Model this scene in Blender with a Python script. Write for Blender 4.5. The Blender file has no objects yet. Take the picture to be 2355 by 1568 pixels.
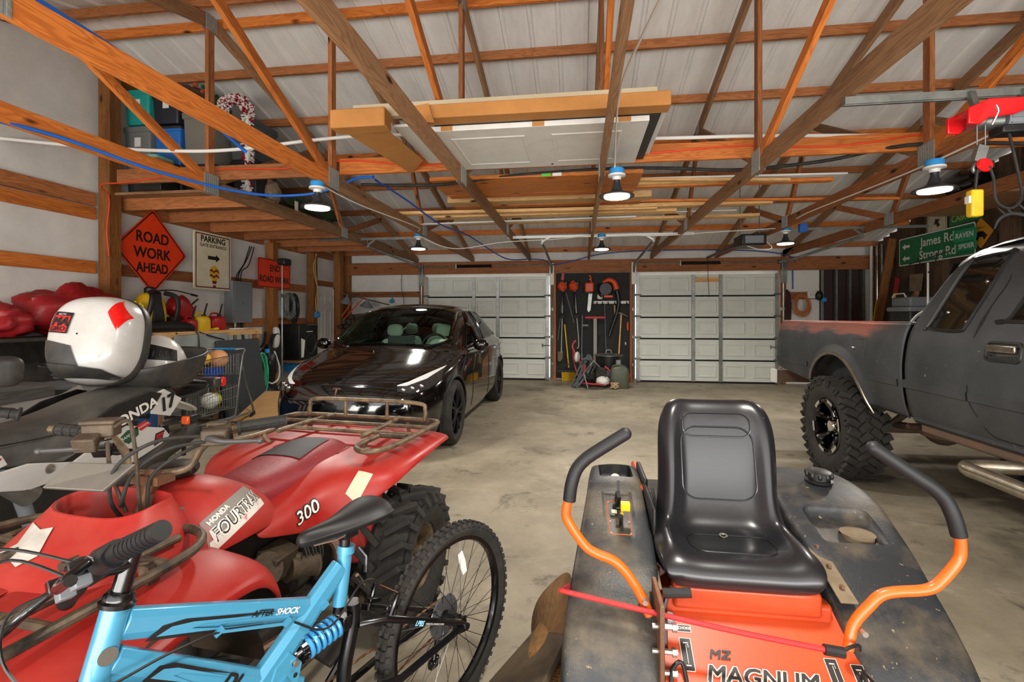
import bpy, bmesh, math, random
from mathutils import Vector, Matrix, Euler, Quaternion
from mathutils.bvhtree import BVHTree
PI = math.pi
rnd = random.Random(7)
R = math.radians
SC = bpy.context.scene
COL = SC.collection

# ------------------------------------------------------------ camera, world, light, exposure
cam_data = bpy.data.cameras.new('camera')
cam_data.sensor_width = 36.0
cam_data.lens = 1128.0 / 2355.0 * 36.0
cam_data.shift_y = -55.0 / 2355.0
cam_data.clip_start = 0.02
camera = bpy.data.objects.new('camera', cam_data)
camera.location = (0, 0, 1.41)
camera.rotation_euler = (R(90), 0, R(7.85))
COL.objects.link(camera)
SC.camera = camera

SC.view_settings.view_transform = 'Standard'
SC.view_settings.look = 'None'
SC.view_settings.gamma = 1.0
SC.view_settings.exposure = 0.45
SC.view_settings.use_curve_mapping = False

world = bpy.data.worlds.new('overcast_sky')
world.use_nodes = True
SC.world = world
wb = world.node_tree.nodes['Background']
wb.inputs['Color'].default_value = (1.0, 0.965, 0.92, 1)
wb.inputs['Strength'].default_value = 1.0

def area_light(name, loc, rot, sx, sy, power, color=(1, .95, .88)):
 d = bpy.data.lights.new(name, 'AREA'); d.shape = 'RECTANGLE'; d.size = sx; d.size_y = sy
 d.energy = power; d.color = color
 o = bpy.data.objects.new(name, d); o.location = loc; o.rotation_euler = rot
 COL.objects.link(o); return o
# added soft fill behind the camera, evens the light; open front is assumed
area_light('added_front_fill', (0.6, -2.4, 1.9), (R(100), 0, 0), 9.0, 3.2, 130, (1, .97, .93))
# added upward fill that brightens the roof, as if bounced from ground outside
area_light('added_roof_fill', (0.4, -3.0, .4), (R(132), 0, 0), 10.0, 2.5, 620, (1, .97, .93))

# ------------------------------------------------------------ helpers
INV = {}
def tag(o, label, cat, group=None, kind=None):
 if label: o['label'] = label
 if cat: o['category'] = cat
 if group: o['group'] = group
 if kind: o['kind'] = kind
 return o
def thing(name, label, cat, loc=(0, 0, 0), rz=0, group=None, kind=None, local=False):
 o = bpy.data.objects.new(name, None); COL.objects.link(o)
 o.empty_display_size = .05
 o.location = loc; o.rotation_euler = (0, 0, rz)
 if not local: INV[o.name] = (Matrix.Translation(Vector(loc)) @ Matrix.Rotation(rz, 4, 'Z')).inverted()
 return tag(o, label, cat, group, kind)
def kids(o): return [c for c in bpy.data.objects if c.parent == o]
def copy_tree(o, parent=None):
 c = o.copy(); COL.objects.link(c)
 if parent: c.parent = parent
 for ch in list(o.children): copy_tree(ch, c)
 return c
def lin(h):
 h = h.lstrip('#'); r = []
 for i in (0, 2, 4):
  c = int(h[i:i + 2], 16) / 255
  r.append(c / 12.92 if c <= .04045 else ((c + .055) / 1.055) ** 2.4)
 return (*r, 1)

class MB:
 def __init__(s): s.v = []; s.f = []; s.m = []; s.cur = 0
 def add(s, vs, fs, T=None):
  n = len(s.v)
  s.v += [tuple(T @ Vector(p)) for p in vs] if T is not None else [tuple(p) for p in vs]
  s.f += [tuple(i + n for i in f) for f in fs]; s.m += [s.cur] * len(fs)
  return s
 def box(s, c, d, rot=None, T=None):
  x, y, z = d[0] / 2, d[1] / 2, d[2] / 2
  vs = [(-x, -y, -z), (x, -y, -z), (x, y, -z), (-x, y, -z), (-x, -y, z), (x, -y, z), (x, y, z), (-x, y, z)]
  A = Matrix.Translation(Vector(c))
  if rot: A = A @ Euler(rot).to_matrix().to_4x4()
  if T is not None: A = T @ A
  return s.add(vs, [(3, 2, 1, 0), (4, 5, 6, 7), (0, 1, 5, 4), (1, 2, 6, 5), (2, 3, 7, 6), (3, 0, 4, 7)], A)
 def b2(s, a, b, T=None):
  return s.box([(a[i] + b[i]) / 2 for i in range(3)], [abs(b[i] - a[i]) for i in range(3)], None, T)
 def beam(s, p, q, w, h, up=(0, 0, 1)):
  A, L = frame(p, q, up)
  return s.box((L / 2, 0, 0), (L, w, h), None, A)
 def tube(s, pts, r, n=8, closed=False, caps=True, sub=0, T=None):
  P = [Vector(p) for p in pts]
  rr = list(r) if isinstance(r, (list, tuple)) else [r] * len(P)
  if sub: P, rr = spline(P, rr, sub, closed)
  N = len(P); vs = []; fs = []; up = None
  for i in range(N):
   if closed: t = P[(i + 1) % N] - P[i - 1]
   else: t = P[min(i + 1, N - 1)] - P[max(i - 1, 0)]
   if t.length < 1e-9: t = Vector((0, 0, 1))
   t.normalize()
   if up is None:
    up = Vector((0, 0, 1)) if abs(t.z) < .9 else Vector((1, 0, 0))
   up = up - t * up.dot(t)
   if up.length < 1e-5: up = t.orthogonal()
   up.normalize(); b = t.cross(up)
   for k in range(n):
    a = 2 * PI * k / n
    vs.append(P[i] + (up * math.cos(a) + b * math.sin(a)) * rr[i])
  for i in range(N if closed else N - 1):
   j = (i + 1) % N
   for k in range(n):
    l = (k + 1) % n
    fs.append((i * n + k, j * n + k, j * n + l, i * n + l)[::-1])
  if caps and not closed:
   fs.append(tuple(range(n))); fs.append(tuple(range(N * n - 1, (N - 1) * n - 1, -1)))
  return s.add(vs, fs, T)
 def lathe(s, prof, n=24, T=None, closed=False, caps=True):
  vs = []; fs = []; K = len(prof)
  for r, z in prof:
   for k in range(n):
    a = 2 * PI * k / n; vs.append((r * math.cos(a), r * math.sin(a), z))
  for i in range(K if closed else K - 1):
   j = (i + 1) % K
   for k in range(n):
    l = (k + 1) % n
    fs.append((i * n + k, i * n + l, j * n + l, j * n + k))
  if not closed and caps:
   if prof[0][0] > 1e-6: fs.append(tuple(range(n))[::-1])
   if prof[-1][0] > 1e-6: fs.append(tuple((K - 1) * n + k for k in range(n)))
  return s.add(vs, fs, T)
 def prism(s, poly, d, T=None, z0=0):
  n = len(poly)
  vs = [(x, y, z0) for x, y in poly] + [(x, y, z0 + d) for x, y in poly]
  fs = [tuple(range(n))[::-1], tuple(range(n, 2 * n))]
  fs += [(i, (i + 1) % n, n + (i + 1) % n, n + i) for i in range(n)]
  return s.add(vs, fs, T)
 def ball(s, c, r, nu=16, nv=10, T=None):
  if not isinstance(r, (list, tuple)): r = (r, r, r)
  vs = []; fs = []
  for j in range(nv + 1):
   b = -PI / 2 + PI * j / nv
   for i in range(nu):
    a = 2 * PI * i / nu
    vs.append((c[0] + r[0] * math.cos(b) * math.cos(a), c[1] + r[1] * math.cos(b) * math.sin(a), c[2] + r[2] * math.sin(b)))
  for j in range(nv):
   for i in range(nu):
    k = (i + 1) % nu
    fs.append((j * nu + i, j * nu + k, (j + 1) * nu + k, (j + 1) * nu + i))
  return s.add(vs, fs, T)
 def grid(s, rows, cu=False, cv=False, T=None, cap=False):
  """rows of points; cu closes each row, cv closes the list of rows, cap fills the first and last row"""
  nv = len(rows); nu = len(rows[0]); vs = [p for r in rows for p in r]; fs = []
  for j in range(nv if cv else nv - 1):
   for i in range(nu if cu else nu - 1):
    k = (i + 1) % nu; l = (j + 1) % nv
    fs.append((j * nu + i, j * nu + k, l * nu + k, l * nu + i))
  if cap:
   fs.append(tuple(range(nu))[::-1]); fs.append(tuple((nv - 1) * nu + i for i in range(nu)))
  return s.add(vs, fs, T)
 def build(s, name, mats, parent=None, smooth=35, bevel=0, sub=0, M=None, seg=2, solid=0, fix=False):
  me = bpy.data.meshes.new(name)
  me.from_pydata(s.v, [], s.f)
  if not isinstance(mats, (list, tuple)): mats = [mats]
  for m in mats: me.materials.append(m)
  if len(mats) > 1: me.polygons.foreach_set('material_index', s.m)
  if fix:
   bm = bmesh.new(); bm.from_mesh(me)
   bmesh.ops.remove_doubles(bm, verts=bm.verts, dist=1e-5)
   bmesh.ops.recalc_face_normals(bm, faces=bm.faces); bm.to_mesh(me); bm.free()
  o = bpy.data.objects.new(name, me); COL.objects.link(o)
  if M is not None: o.matrix_basis = M
  if parent is not None:
   o.parent = parent
   if parent.name in INV: o.matrix_parent_inverse = INV[parent.name]
   elif parent.parent is not None and parent.type != 'EMPTY':
    o.matrix_parent_inverse = parent.matrix_basis.inverted()
  if solid:
   m = o.modifiers.new('solid', 'SOLIDIFY'); m.thickness = solid; m.offset = 0
  if sub:
   m = o.modifiers.new('sub', 'SUBSURF'); m.levels = 0; m.render_levels = sub
  if bevel:
   m = o.modifiers.new('bev', 'BEVEL'); m.width = bevel; m.segments = seg; m.limit_method = 'ANGLE'; m.angle_limit = R(40)
  if smooth:
   me.shade_smooth()
   if smooth < 180: me.set_sharp_from_angle(angle=R(smooth))
  return o
def one(name, mb, mats, label, cat, group=None, kind=None, **k):
 return tag(mb.build(name, mats, None, **k), label, cat, group, kind)
def frame(p, q, up=(0, 0, 1)):
 p = Vector(p); q = Vector(q); x = q - p; L = x.length; x.normalize(); up = Vector(up)
 if abs(x.dot(up)) > .98: up = Vector((0, 1, 0)) if abs(x.y) < .9 else Vector((1, 0, 0))
 y = up.cross(x).normalized(); z = x.cross(y)
 A = Matrix((x, y, z)).transposed().to_4x4(); A.translation = p
 return A, L
def spline(P, rr, sub, closed=False):
 N = len(P); out = []; ro = []
 for i in range(N if closed else N - 1):
  g = (lambda k: P[k % N]) if closed else (lambda k: P[max(0, min(N - 1, k))])
  a, b, c, d = g(i - 1), g(i), g(i + 1), g(i + 2); r0 = rr[i]; r1 = rr[(i + 1) % N]
  for k in range(sub):
   t = k / sub
   out.append(.5 * ((2 * b) + (c - a) * t + (2 * a - 5 * b + 4 * c - d) * t * t + (3 * b - a - 3 * c + d) * t ** 3))
   ro.append(r0 + (r1 - r0) * t)
 if not closed: out.append(P[-1]); ro.append(rr[-1])
 return out, ro
def lerp(a, b, t): return a + (b - a) * t
def interp(tab, x):
 if x <= tab[0][0]: return tab[0][1]
 for (a, fa), (b, fb) in zip(tab, tab[1:]):
  if x <= b: return lerp(fa, fb, (x - a) / (b - a))
 return tab[-1][1]
def sinterp(tab, x):
 """smooth (Catmull-Rom / Hermite) interpolation of a table"""
 n = len(tab)
 if x <= tab[0][0]: return tab[0][1]
 if x >= tab[-1][0]: return tab[-1][1]
 for i in range(n - 1):
  x0, y0 = tab[i]; x1, y1 = tab[i + 1]
  if x <= x1:
   m = (y1 - y0) / (x1 - x0)
   ml = (y0 - tab[i - 1][1]) / (x0 - tab[i - 1][0]) if i else m
   mr = (tab[i + 2][1] - y1) / (tab[i + 2][0] - x1) if i + 2 < n else m
   t0 = 0 if ml * m <= 0 else 2 * ml * m / (ml + m)
   t1 = 0 if mr * m <= 0 else 2 * mr * m / (mr + m)
   h = x1 - x0; t = (x - x0) / h
   return (2 * t ** 3 - 3 * t * t + 1) * y0 + (t ** 3 - 2 * t * t + t) * h * t0 + (-2 * t ** 3 + 3 * t * t) * y1 + (t ** 3 - t * t) * h * t1
def rrect(w, h, r, n=4):
 pts = []
 for cx, cy, a0 in ((w / 2 - r, h / 2 - r, 0), (-w / 2 + r, h / 2 - r, 90), (-w / 2 + r, -h / 2 + r, 180), (w / 2 - r, -h / 2 + r, 270)):
  for k in range(n + 1):
   a = R(a0 + 90 * k / n); pts.append((cx + r * math.cos(a), cy + r * math.sin(a)))
 return pts
def TR(loc=(0, 0, 0), rot=(0, 0, 0), sc=None):
 A = Matrix.Translation(Vector(loc)) @ Euler(rot).to_matrix().to_4x4()
 if sc: A = A @ Matrix.Diagonal((*sc, 1))
 return A
def axes(o, x, y, z=None):
 x = Vector(x).normalized(); y = Vector(y); y = (y - x * y.dot(x)).normalized(); z = x.cross(y)
 A = Matrix((x, y, z)).transposed().to_4x4(); A.translation = Vector(o); return A
_TXT = {}
def text_geo(s, size=1.0, bold=0.0, shear=0.0, width=1.0, depth=0.0, align='CENTER', space=1.0):
 """flat lettering centred on the origin in XY"""
 c = bpy.data.curves.new('lettering', 'FONT'); c.body = s; c.size = size; c.shear = shear
 c.align_x = align; c.align_y = 'CENTER'; c.extrude = depth; c.resolution_u = 3; c.space_character = space
 o = bpy.data.objects.new('lettering', c); COL.objects.link(o)
 dg = bpy.context.evaluated_depsgraph_get(); me = bpy.data.meshes.new_from_object(o.evaluated_get(dg))
 vs = [(v.co.x * width, v.co.y, v.co.z) for v in me.vertices]; fs = [tuple(p.vertices) for p in me.polygons]
 bpy.data.objects.remove(o); bpy.data.curves.remove(c); bpy.data.meshes.remove(me)
 if bold:                                                     # heavier strokes: the same flat glyphs laid side by side
  n = len(vs); V0 = vs; vs = []; F0 = fs; fs = []
  for k, (a, b) in enumerate(((-1, -1), (1, -1), (1, 1), (-1, 1), (0, 0))): vs += [(x + a * bold, y + b * bold, z + k * .00022) for x, y, z in V0]; fs += [tuple(i + n * k for i in f) for f in F0]
 return vs, fs
def letter(mb, s, T, size, **k):
 vs, fs = text_geo(s, size, **k); mb.add(vs, fs, T); return mb
def bvh_of(*objs):
 vs = []; fs = []; dg = bpy.context.evaluated_depsgraph_get()
 for o in objs:
  e = o.evaluated_get(dg); me = e.to_mesh(); n = len(vs); M = o.matrix_basis
  vs += [M @ v.co for v in me.vertices]; fs += [tuple(i + n for i in p.vertices) for p in me.polygons]; e.to_mesh_clear()
 return BVHTree.FromPolygons(vs, fs)
def drape(pts, bvh, d, off=.002, far=3.0):
 """push points along direction d on to a surface"""
 d = Vector(d).normalized(); out = []; P = [Vector(p) for p in pts]
 H = [bvh.ray_cast(p - d * far, d)[0] for p in P]
 last = next((h for h in H if h is not None), None)
 for p, h in zip(P, H):
  if h is not None: last = h
  out.append(p if last is None else p + d * ((last - p).dot(d) - off))
 return out
def bake(o):
 """apply an object's modifiers to its mesh"""
 for m in o.modifiers:
  if m.type == 'SUBSURF': m.levels = m.render_levels
 dg = bpy.context.evaluated_depsgraph_get(); dg.update()
 me = bpy.data.meshes.new_from_object(o.evaluated_get(dg)); o.modifiers.clear(); o.data = me
 return o
def cut(o, cutters):
 """carve the cutters out of o"""
 for c in cutters:
  m = o.modifiers.new('cut', 'BOOLEAN'); m.operation = 'DIFFERENCE'; m.object = c; m.solver = 'EXACT'
 bake(o)
 for c in cutters: bpy.data.objects.remove(c)
 return o

# ------------------------------------------------------------ materials
def mat(name, col, rough=.5, metal=0, col2=None, scale=6, amt=.5, bump=0, bscale=60, coat=0, stretch=(1, 1, 1), spots=None, emit=0, alpha=None, trans=0, ior=1.45, spec=.5, contrast=.25, var=0, rvar=0, coord='Object', detail=6):
 m = bpy.data.materials.new(name); m.use_nodes = True; nt = m.node_tree; N = nt.nodes; L = nt.links
 b = N['Principled BSDF']; c1 = lin(col)
 b.inputs['Base Color'].default_value = c1; b.inputs['Roughness'].default_value = rough; b.inputs['Metallic'].default_value = metal
 b.inputs['Coat Weight'].default_value = coat; b.inputs['Specular IOR Level'].default_value = spec
 b.inputs['Transmission Weight'].default_value = trans; b.inputs['IOR'].default_value = ior
 if emit: b.inputs['Emission Color'].default_value = c1; b.inputs['Emission Strength'].default_value = emit
 if col2 or bump or spots:
  tc = N.new('ShaderNodeTexCoord'); mp = N.new('ShaderNodeMapping'); mp.inputs['Scale'].default_value = stretch
  L.new(tc.outputs[coord], mp.inputs[0])
 last = None
 if col2:
  nz = N.new('ShaderNodeTexNoise'); nz.inputs['Scale'].default_value = scale; nz.inputs['Detail'].default_value = detail; nz.inputs['Roughness'].default_value = .65
  rp = N.new('ShaderNodeMapRange'); rp.inputs[1].default_value = 1 - amt - contrast; rp.inputs[2].default_value = 1 - amt + contrast
  L.new(mp.outputs[0], nz.inputs['Vector']); L.new(nz.outputs[0], rp.inputs[0])
  mx = N.new('ShaderNodeMix'); mx.data_type = 'RGBA'; mx.inputs[6].default_value = c1; mx.inputs[7].default_value = lin(col2)
  L.new(rp.outputs[0], mx.inputs[0]); last = mx.outputs[2]
  if rvar:
   rr = N.new('ShaderNodeMapRange'); rr.inputs[3].default_value = rough; rr.inputs[4].default_value = rough + rvar
   L.new(rp.outputs[0], rr.inputs[0]); L.new(rr.outputs[0], b.inputs['Roughness'])
 if spots:
  nz = N.new('ShaderNodeTexNoise'); nz.inputs['Scale'].default_value = spots[1]; nz.inputs['Detail'].default_value = 3
  rp = N.new('ShaderNodeMapRange'); rp.inputs[1].default_value = spots[2]; rp.inputs[2].default_value = spots[2] + .05
  L.new(mp.outputs[0], nz.inputs['Vector']); L.new(nz.outputs[0], rp.inputs[0])
  mx = N.new('ShaderNodeMix'); mx.data_type = 'RGBA'; mx.inputs[7].default_value = lin(spots[0]); mx.inputs[6].default_value = c1
  if last: L.new(last, mx.inputs[6])
  L.new(rp.outputs[0], mx.inputs[0]); last = mx.outputs[2]
 if var:
  oi = N.new('ShaderNodeObjectInfo'); mr = N.new('ShaderNodeMapRange'); mr.inputs[3].default_value = 1 - var; mr.inputs[4].default_value = 1 + var
  hs = N.new('ShaderNodeHueSaturation'); L.new(oi.outputs['Random'], mr.inputs[0]); L.new(mr.outputs[0], hs.inputs['Value'])
  hs.inputs['Color'].default_value = c1
  if last: L.new(last, hs.inputs['Color'])
  last = hs.outputs[0]
 if last: L.new(last, b.inputs['Base Color'])
 if bump:
  nz = N.new('ShaderNodeTexNoise'); nz.inputs['Scale'].default_value = bscale; nz.inputs['Detail'].default_value = 4
  bp = N.new('ShaderNodeBump'); bp.inputs['Strength'].default_value = bump; bp.inputs['Distance'].default_value = .01
  L.new(mp.outputs[0], nz.inputs['Vector']); L.new(nz.outputs[0], bp.inputs['Height']); L.new(bp.outputs[0], b.inputs['Normal'])
 return m
def wood_mat(name, c1, c2, dark, knots=True, rough=.6, var=.25, gscale=1.0):
 """long grain runs along the object's local x axis"""
 m = bpy.data.materials.new(name); m.use_nodes = True; nt = m.node_tree; N = nt.nodes; L = nt.links
 b = N['Principled BSDF']; b.inputs['Roughness'].default_value = rough; b.inputs['Specular IOR Level'].default_value = .3
 tc = N.new('ShaderNodeTexCoord'); oi = N.new('ShaderNodeObjectInfo')
 off = N.new('ShaderNodeVectorMath'); off.operation = 'MULTIPLY_ADD'; off.inputs[1].default_value = (1, 1, 1)
 cv = N.new('ShaderNodeCombineXYZ'); k = N.new('ShaderNodeMath'); k.operation = 'MULTIPLY'; k.inputs[1].default_value = 37.0
 L.new(oi.outputs['Random'], k.inputs[0])
 for i in range(3): L.new(k.outputs[0], cv.inputs[i])
 L.new(tc.outputs['Object'], off.inputs[0]); L.new(cv.outputs[0], off.inputs[2])
 mp = N.new('ShaderNodeMapping'); mp.inputs['Scale'].default_value = (.9 * gscale, 9 * gscale, 9 * gscale); L.new(off.outputs[0], mp.inputs[0])
 n1 = N.new('ShaderNodeTexNoise'); n1.inputs['Scale'].default_value = 1.6; n1.inputs['Detail'].default_value = 2; n1.inputs['Distortion'].default_value = .4; L.new(mp.outputs[0], n1.inputs['Vector'])
 w = N.new('ShaderNodeMath'); w.operation = 'MULTIPLY'; w.inputs[1].default_value = 60; L.new(n1.outputs[0], w.inputs[0])
 sn = N.new('ShaderNodeMath'); sn.operation = 'SINE'; L.new(w.outputs[0], sn.inputs[0])
 g = N.new('ShaderNodeMapRange'); g.inputs[1].default_value = -.2; g.inputs[2].default_value = 1.4; g.inputs[4].default_value = .75; L.new(sn.outputs[0], g.inputs[0])
 mx = N.new('ShaderNodeMix'); mx.data_type = 'RGBA'; mx.inputs[6].default_value = lin(c1); mx.inputs[7].default_value = lin(c2); L.new(g.outputs[0], mx.inputs[0])
 n2 = N.new('ShaderNodeTexNoise'); n2.inputs['Scale'].default_value = .8; n2.inputs['Detail'].default_value = 5; L.new(mp.outputs[0], n2.inputs['Vector'])
 d = N.new('ShaderNodeMapRange'); d.inputs[1].default_value = .5; d.inputs[2].default_value = .8; d.inputs[4].default_value = .7; L.new(n2.outputs[0], d.inputs[0])
 m2 = N.new('ShaderNodeMix'); m2.data_type = 'RGBA'; m2.inputs[7].default_value = lin(dark); L.new(mx.outputs[2], m2.inputs[6]); L.new(d.outputs[0], m2.inputs[0])
 last = m2.outputs[2]
 if knots:
  mk = N.new('ShaderNodeMapping'); mk.inputs['Scale'].default_value = (1.9, 5, 5); L.new(off.outputs[0], mk.inputs[0])
  vo = N.new('ShaderNodeTexVoronoi'); vo.inputs['Scale'].default_value = 1.0; L.new(mk.outputs[0], vo.inputs['Vector'])
  kr = N.new('ShaderNodeMapRange'); kr.inputs[1].default_value = .13; kr.inputs[2].default_value = .05; L.new(vo.outputs['Distance'], kr.inputs[0])
  m3 = N.new('ShaderNodeMix'); m3.data_type = 'RGBA'; m3.inputs[7].default_value = lin('2a1206'); L.new(last, m3.inputs[6]); L.new(kr.outputs[0], m3.inputs[0]); last = m3.outputs[2]
 hs = N.new('ShaderNodeHueSaturation'); mr = N.new('ShaderNodeMapRange'); mr.inputs[3].default_value = 1 - var; mr.inputs[4].default_value = 1 + var
 L.new(oi.outputs['Random'], mr.inputs[0]); L.new(mr.outputs[0], hs.inputs['Value']); L.new(last, hs.inputs['Color'])
 L.new(hs.outputs[0], b.inputs['Base Color'])
 bp = N.new('ShaderNodeBump'); bp.inputs['Strength'].default_value = .25; bp.inputs['Distance'].default_value = .004; L.new(sn.outputs[0], bp.inputs['Height']); L.new(bp.outputs[0], b.inputs['Normal'])
 return m
W_ORANGE = wood_mat('orange_pine', 'd07a36', 'a2511f', '843d14')
W_BROWN = wood_mat('brown_treated_pine', 'a5683e', '794720', '583216')
W_GREY = wood_mat('weathered_pine', '9c7552', '765338', '573c28')
W_POST = wood_mat('dark_treated_post', '8d5a2c', '6b3f1a', '4a2b12')
W_PALE = wood_mat('pale_lumber', 'd9ae76', 'bd8c52', '9a6d3c')
BARN = wood_mat('old_barn_board', '6b4327', '4a2c19', '2f1c10', rough=.85, var=.4)
M_BLACK = mat('black_plastic', '141414', .42, col2='2a2927', scale=9, amt=.35)
M_BLACKD = mat('dusty_black_plastic', '1e1d1b', .5, col2='6b6150', scale=5, amt=.38, contrast=.22, bump=.15, bscale=90)
M_GLOSSBLK = mat('gloss_black_paint', '050505', .12, coat=.6)
M_RUBBER = mat('black_rubber', '1b1a19', .75, col2='3b3731', scale=12, amt=.4, bump=.1)
M_STEEL = mat('galvanised_steel', '9da09c', .4, .85, col2='6d706c', scale=8, amt=.45)
M_CHROME = mat('chrome', 'd8d8d6', .12, 1)
M_WHITE = mat('white_plastic', 'd9d8d2', .45)
M_GREYP = mat('grey_painted_metal', '73787c', .45)
M_DARK = mat('dark_mottled_metal', '1c1a18', .7, col2='40382e', scale=10, amt=.4)  # near-black base mottled with brown, for dark metal and other dark parts
M_RUST = mat('rusty_steel', '5b5148', .5, .4, col2='7c4a25', scale=14, amt=.5, bump=.2)
M_BOLT = mat('bolt_steel', 'a9a49b', .35, .8)
M_BRED = mat('red_plastic', 'b01f1c', .4, col2='8c1512', scale=7)
M_YEL = mat('yellow_plastic', 'e0b81c', .45, col2='b08a12', scale=8, amt=.35)
M_BLUE = mat('blue_plastic', '2f8fd0', .4)
# ------------------------------------------------------------ setting: floor, walls, roof
XL, XR, YB, YF = -5.56, 6.0, 11.08, -1.9
RIDGE = 4.55
def zr(y): return 2.80 + .265 * (11 - max(y, 2 * RIDGE - y))      # top of the truss top chords
def concrete():
 m = bpy.data.materials.new('stained_concrete'); m.use_nodes = True; nt = m.node_tree; N = nt.nodes; L = nt.links; b = N['Principled BSDF']
 tc = N.new('ShaderNodeTexCoord')
 def noise(s, det, st=(1, 1, 1), dis=0):
  mp = N.new('ShaderNodeMapping'); mp.inputs['Scale'].default_value = st; L.new(tc.outputs['Object'], mp.inputs[0])
  n = N.new('ShaderNodeTexNoise'); n.inputs['Scale'].default_value = s; n.inputs['Detail'].default_value = det; n.inputs['Roughness'].default_value = .7; n.inputs['Distortion'].default_value = dis
  L.new(mp.outputs[0], n.inputs['Vector']); return n.outputs[0]
 def rng(o, a, c, d=1.0):
  r = N.new('ShaderNodeMapRange'); r.inputs[1].default_value = a; r.inputs[2].default_value = c; r.inputs[4].default_value = d; L.new(o, r.inputs[0]); return r.outputs[0]
 def mix(f, a, c):
  x = N.new('ShaderNodeMix'); x.data_type = 'RGBA'; L.new(f, x.inputs[0])
  if isinstance(a, str): x.inputs[6].default_value = lin(a)
  else: L.new(a, x.inputs[6])
  x.inputs[7].default_value = lin(c); return x.outputs[2]
 c = mix(rng(noise(.9, 8), .35, .7), 'a09681', '716858')
 c = mix(rng(noise(.55, 7, (1, 1.3, 1), .4), .54, .68, .85), c, '5f574b')
 c = mix(rng(noise(2.6, 6, (1, 1, 1), .7), .57, .68, .7), c, '40382f')
 c = mix(rng(noise(3.4, 4), .62, .74, .5), c, 'b3a994')
 c = mix(rng(noise(26, 2), .72, .78, .7), c, '3a3128')
 c = mix(rng(noise(5, 7, (.35, 2.2, 1)), .6, .7, .45), c, '5a5145')
 L.new(c, b.inputs['Base Color'])
 r = N.new('ShaderNodeMapRange'); r.inputs[3].default_value = .45; r.inputs[4].default_value = .8; L.new(noise(2, 5), r.inputs[0]); L.new(r.outputs[0], b.inputs['Roughness'])
 bp = N.new('ShaderNodeBump'); bp.inputs['Strength'].default_value = .12; bp.inputs['Distance'].default_value = .01; L.new(noise(30, 6), bp.inputs['Height']); L.new(bp.outputs[0], b.inputs['Normal'])
 return m
def struct(name, mb, m, label=None, **k):
 o = mb.build(name, m, None, **k); o['kind'] = 'structure'; o['category'] = name.split('_')[0]
 if label: o['label'] = label
 return o
M_INSUL = mat('white_foil_insulation', 'e6e4df', .5, col2='c9c6c0', scale=3, amt=.35, stretch=(2.2, .5, .5), bump=.35, bscale=9)
M_INSULW = mat('white_wall_insulation', 'dedcd7', .5, col2='c6c3bc', scale=2.5, amt=.4, bump=.3, bscale=7)
struct('floor', MB().b2((-6.2, -3.2, -.15), (6.6, 11.3, 0)), concrete(), 'stained grey concrete slab of the barn')
# roof: ribbed sheets laid up both slopes
def roof(ys):
 mb = MB(); xs = []; x = XL - .1; rr = random.Random(3)
 while x < XR + .15:
  xs += [(x, 0), (x + .19, .002), (x + .205, .02), (x + .235, .02), (x + .25, 0)]; x += .29
 low = [[(x, y, zr(y) + .135 - h + rr.uniform(-.004, .004)) for x, h in xs] for y in ys]
 mb.grid(low); mb.grid([[(x, y, zr(y) + .19) for x, h in xs[::5]] for y in ys])
 return mb
struct('ceiling', roof([RIDGE, 6.2, 7.8, 9.4, 11.2]), M_INSUL, 'white foil insulated roof slope falling to the garage doors', smooth=20)
struct('ceiling', roof([-1.95, -.4, 1.2, 2.9, RIDGE]), M_INSUL, 'white foil insulated roof slope on the near side of the ridge', smooth=20)
def gable(x, t):
 pts = [(-1.95, -.05), (11.2, -.05), (11.2, zr(11.2) + .15), (RIDGE, zr(RIDGE) + .15), (-1.95, zr(-1.95) + .15)]
 return MB().prism(pts, t, axes((x, 0, 0), (0, 1, 0), (0, 0, 1)))
struct('wall_left', gable(XL - .1, .1), M_INSULW, 'white insulated gable wall with pine girts')
# right wall: old barn boards and rusty tin behind the pickup
def right_wall():
 mb = MB(); y = -1.9; rr = random.Random(5)
 while y < 11.1:
  w = rr.choice([.14, .18, .2, .23]); e = min(y + w - .008, 11.1)
  mb.b2((XR, y, 0), (XR + .03 + rr.uniform(0, .012), e, min(zr(y), zr(e)) + .115)); y += w
 return mb.prism([(-1.9, 0), (11.1, 0), (11.1, zr(11.1) + .1), (RIDGE, zr(RIDGE) + .1), (-1.9, zr(-1.9) + .1)], .02, axes((XR + .05, 0, 0), (0, 1, 0), (0, 0, 1)))
def per_island(m):
 """vary brightness board by board"""
 nt = m.node_tree; N = nt.nodes; L = nt.links
 hs = [n for n in N if n.type == 'HUE_SAT'][0]; g = N.new('ShaderNodeNewGeometry'); mr = N.new('ShaderNodeMapRange')
 mr.inputs[3].default_value = .45; mr.inputs[4].default_value = 1.5
 L.new(g.outputs['Random Per Island'], mr.inputs[0]); L.new(mr.outputs[0], hs.inputs['Value']); return m
BARN_X = wood_mat('old_barn_boards_upright', '665140', '463527', '291c13', rough=.85)
for n in BARN_X.node_tree.nodes:
 if n.type == 'MAPPING': n.inputs['Scale'].default_value = (9, 9, .9) if n.inputs['Scale'].default_value[0] < 1 else (5, 5, 1.2)
struct('wall_right', right_wall(), per_island(BARN_X), 'dark wall of weathered upright barn boards')
def back_wall():
 mb = MB(); t = .06
 for a, b, z0, z1 in ((XL, -3.55, 0, 2.95), (-3.55, -.66, 2.34, 2.95), (-.66, 1.2, 0, 2.95), (1.2, 4.14, 2.34, 2.95), (4.14, XR, 0, 2.95)):
  mb.b2((a, YB, z0), (b, YB + t, z1))
 return mb
struct('wall_back', back_wall(), M_INSULW, 'white insulated wall around the two garage doors')

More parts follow.
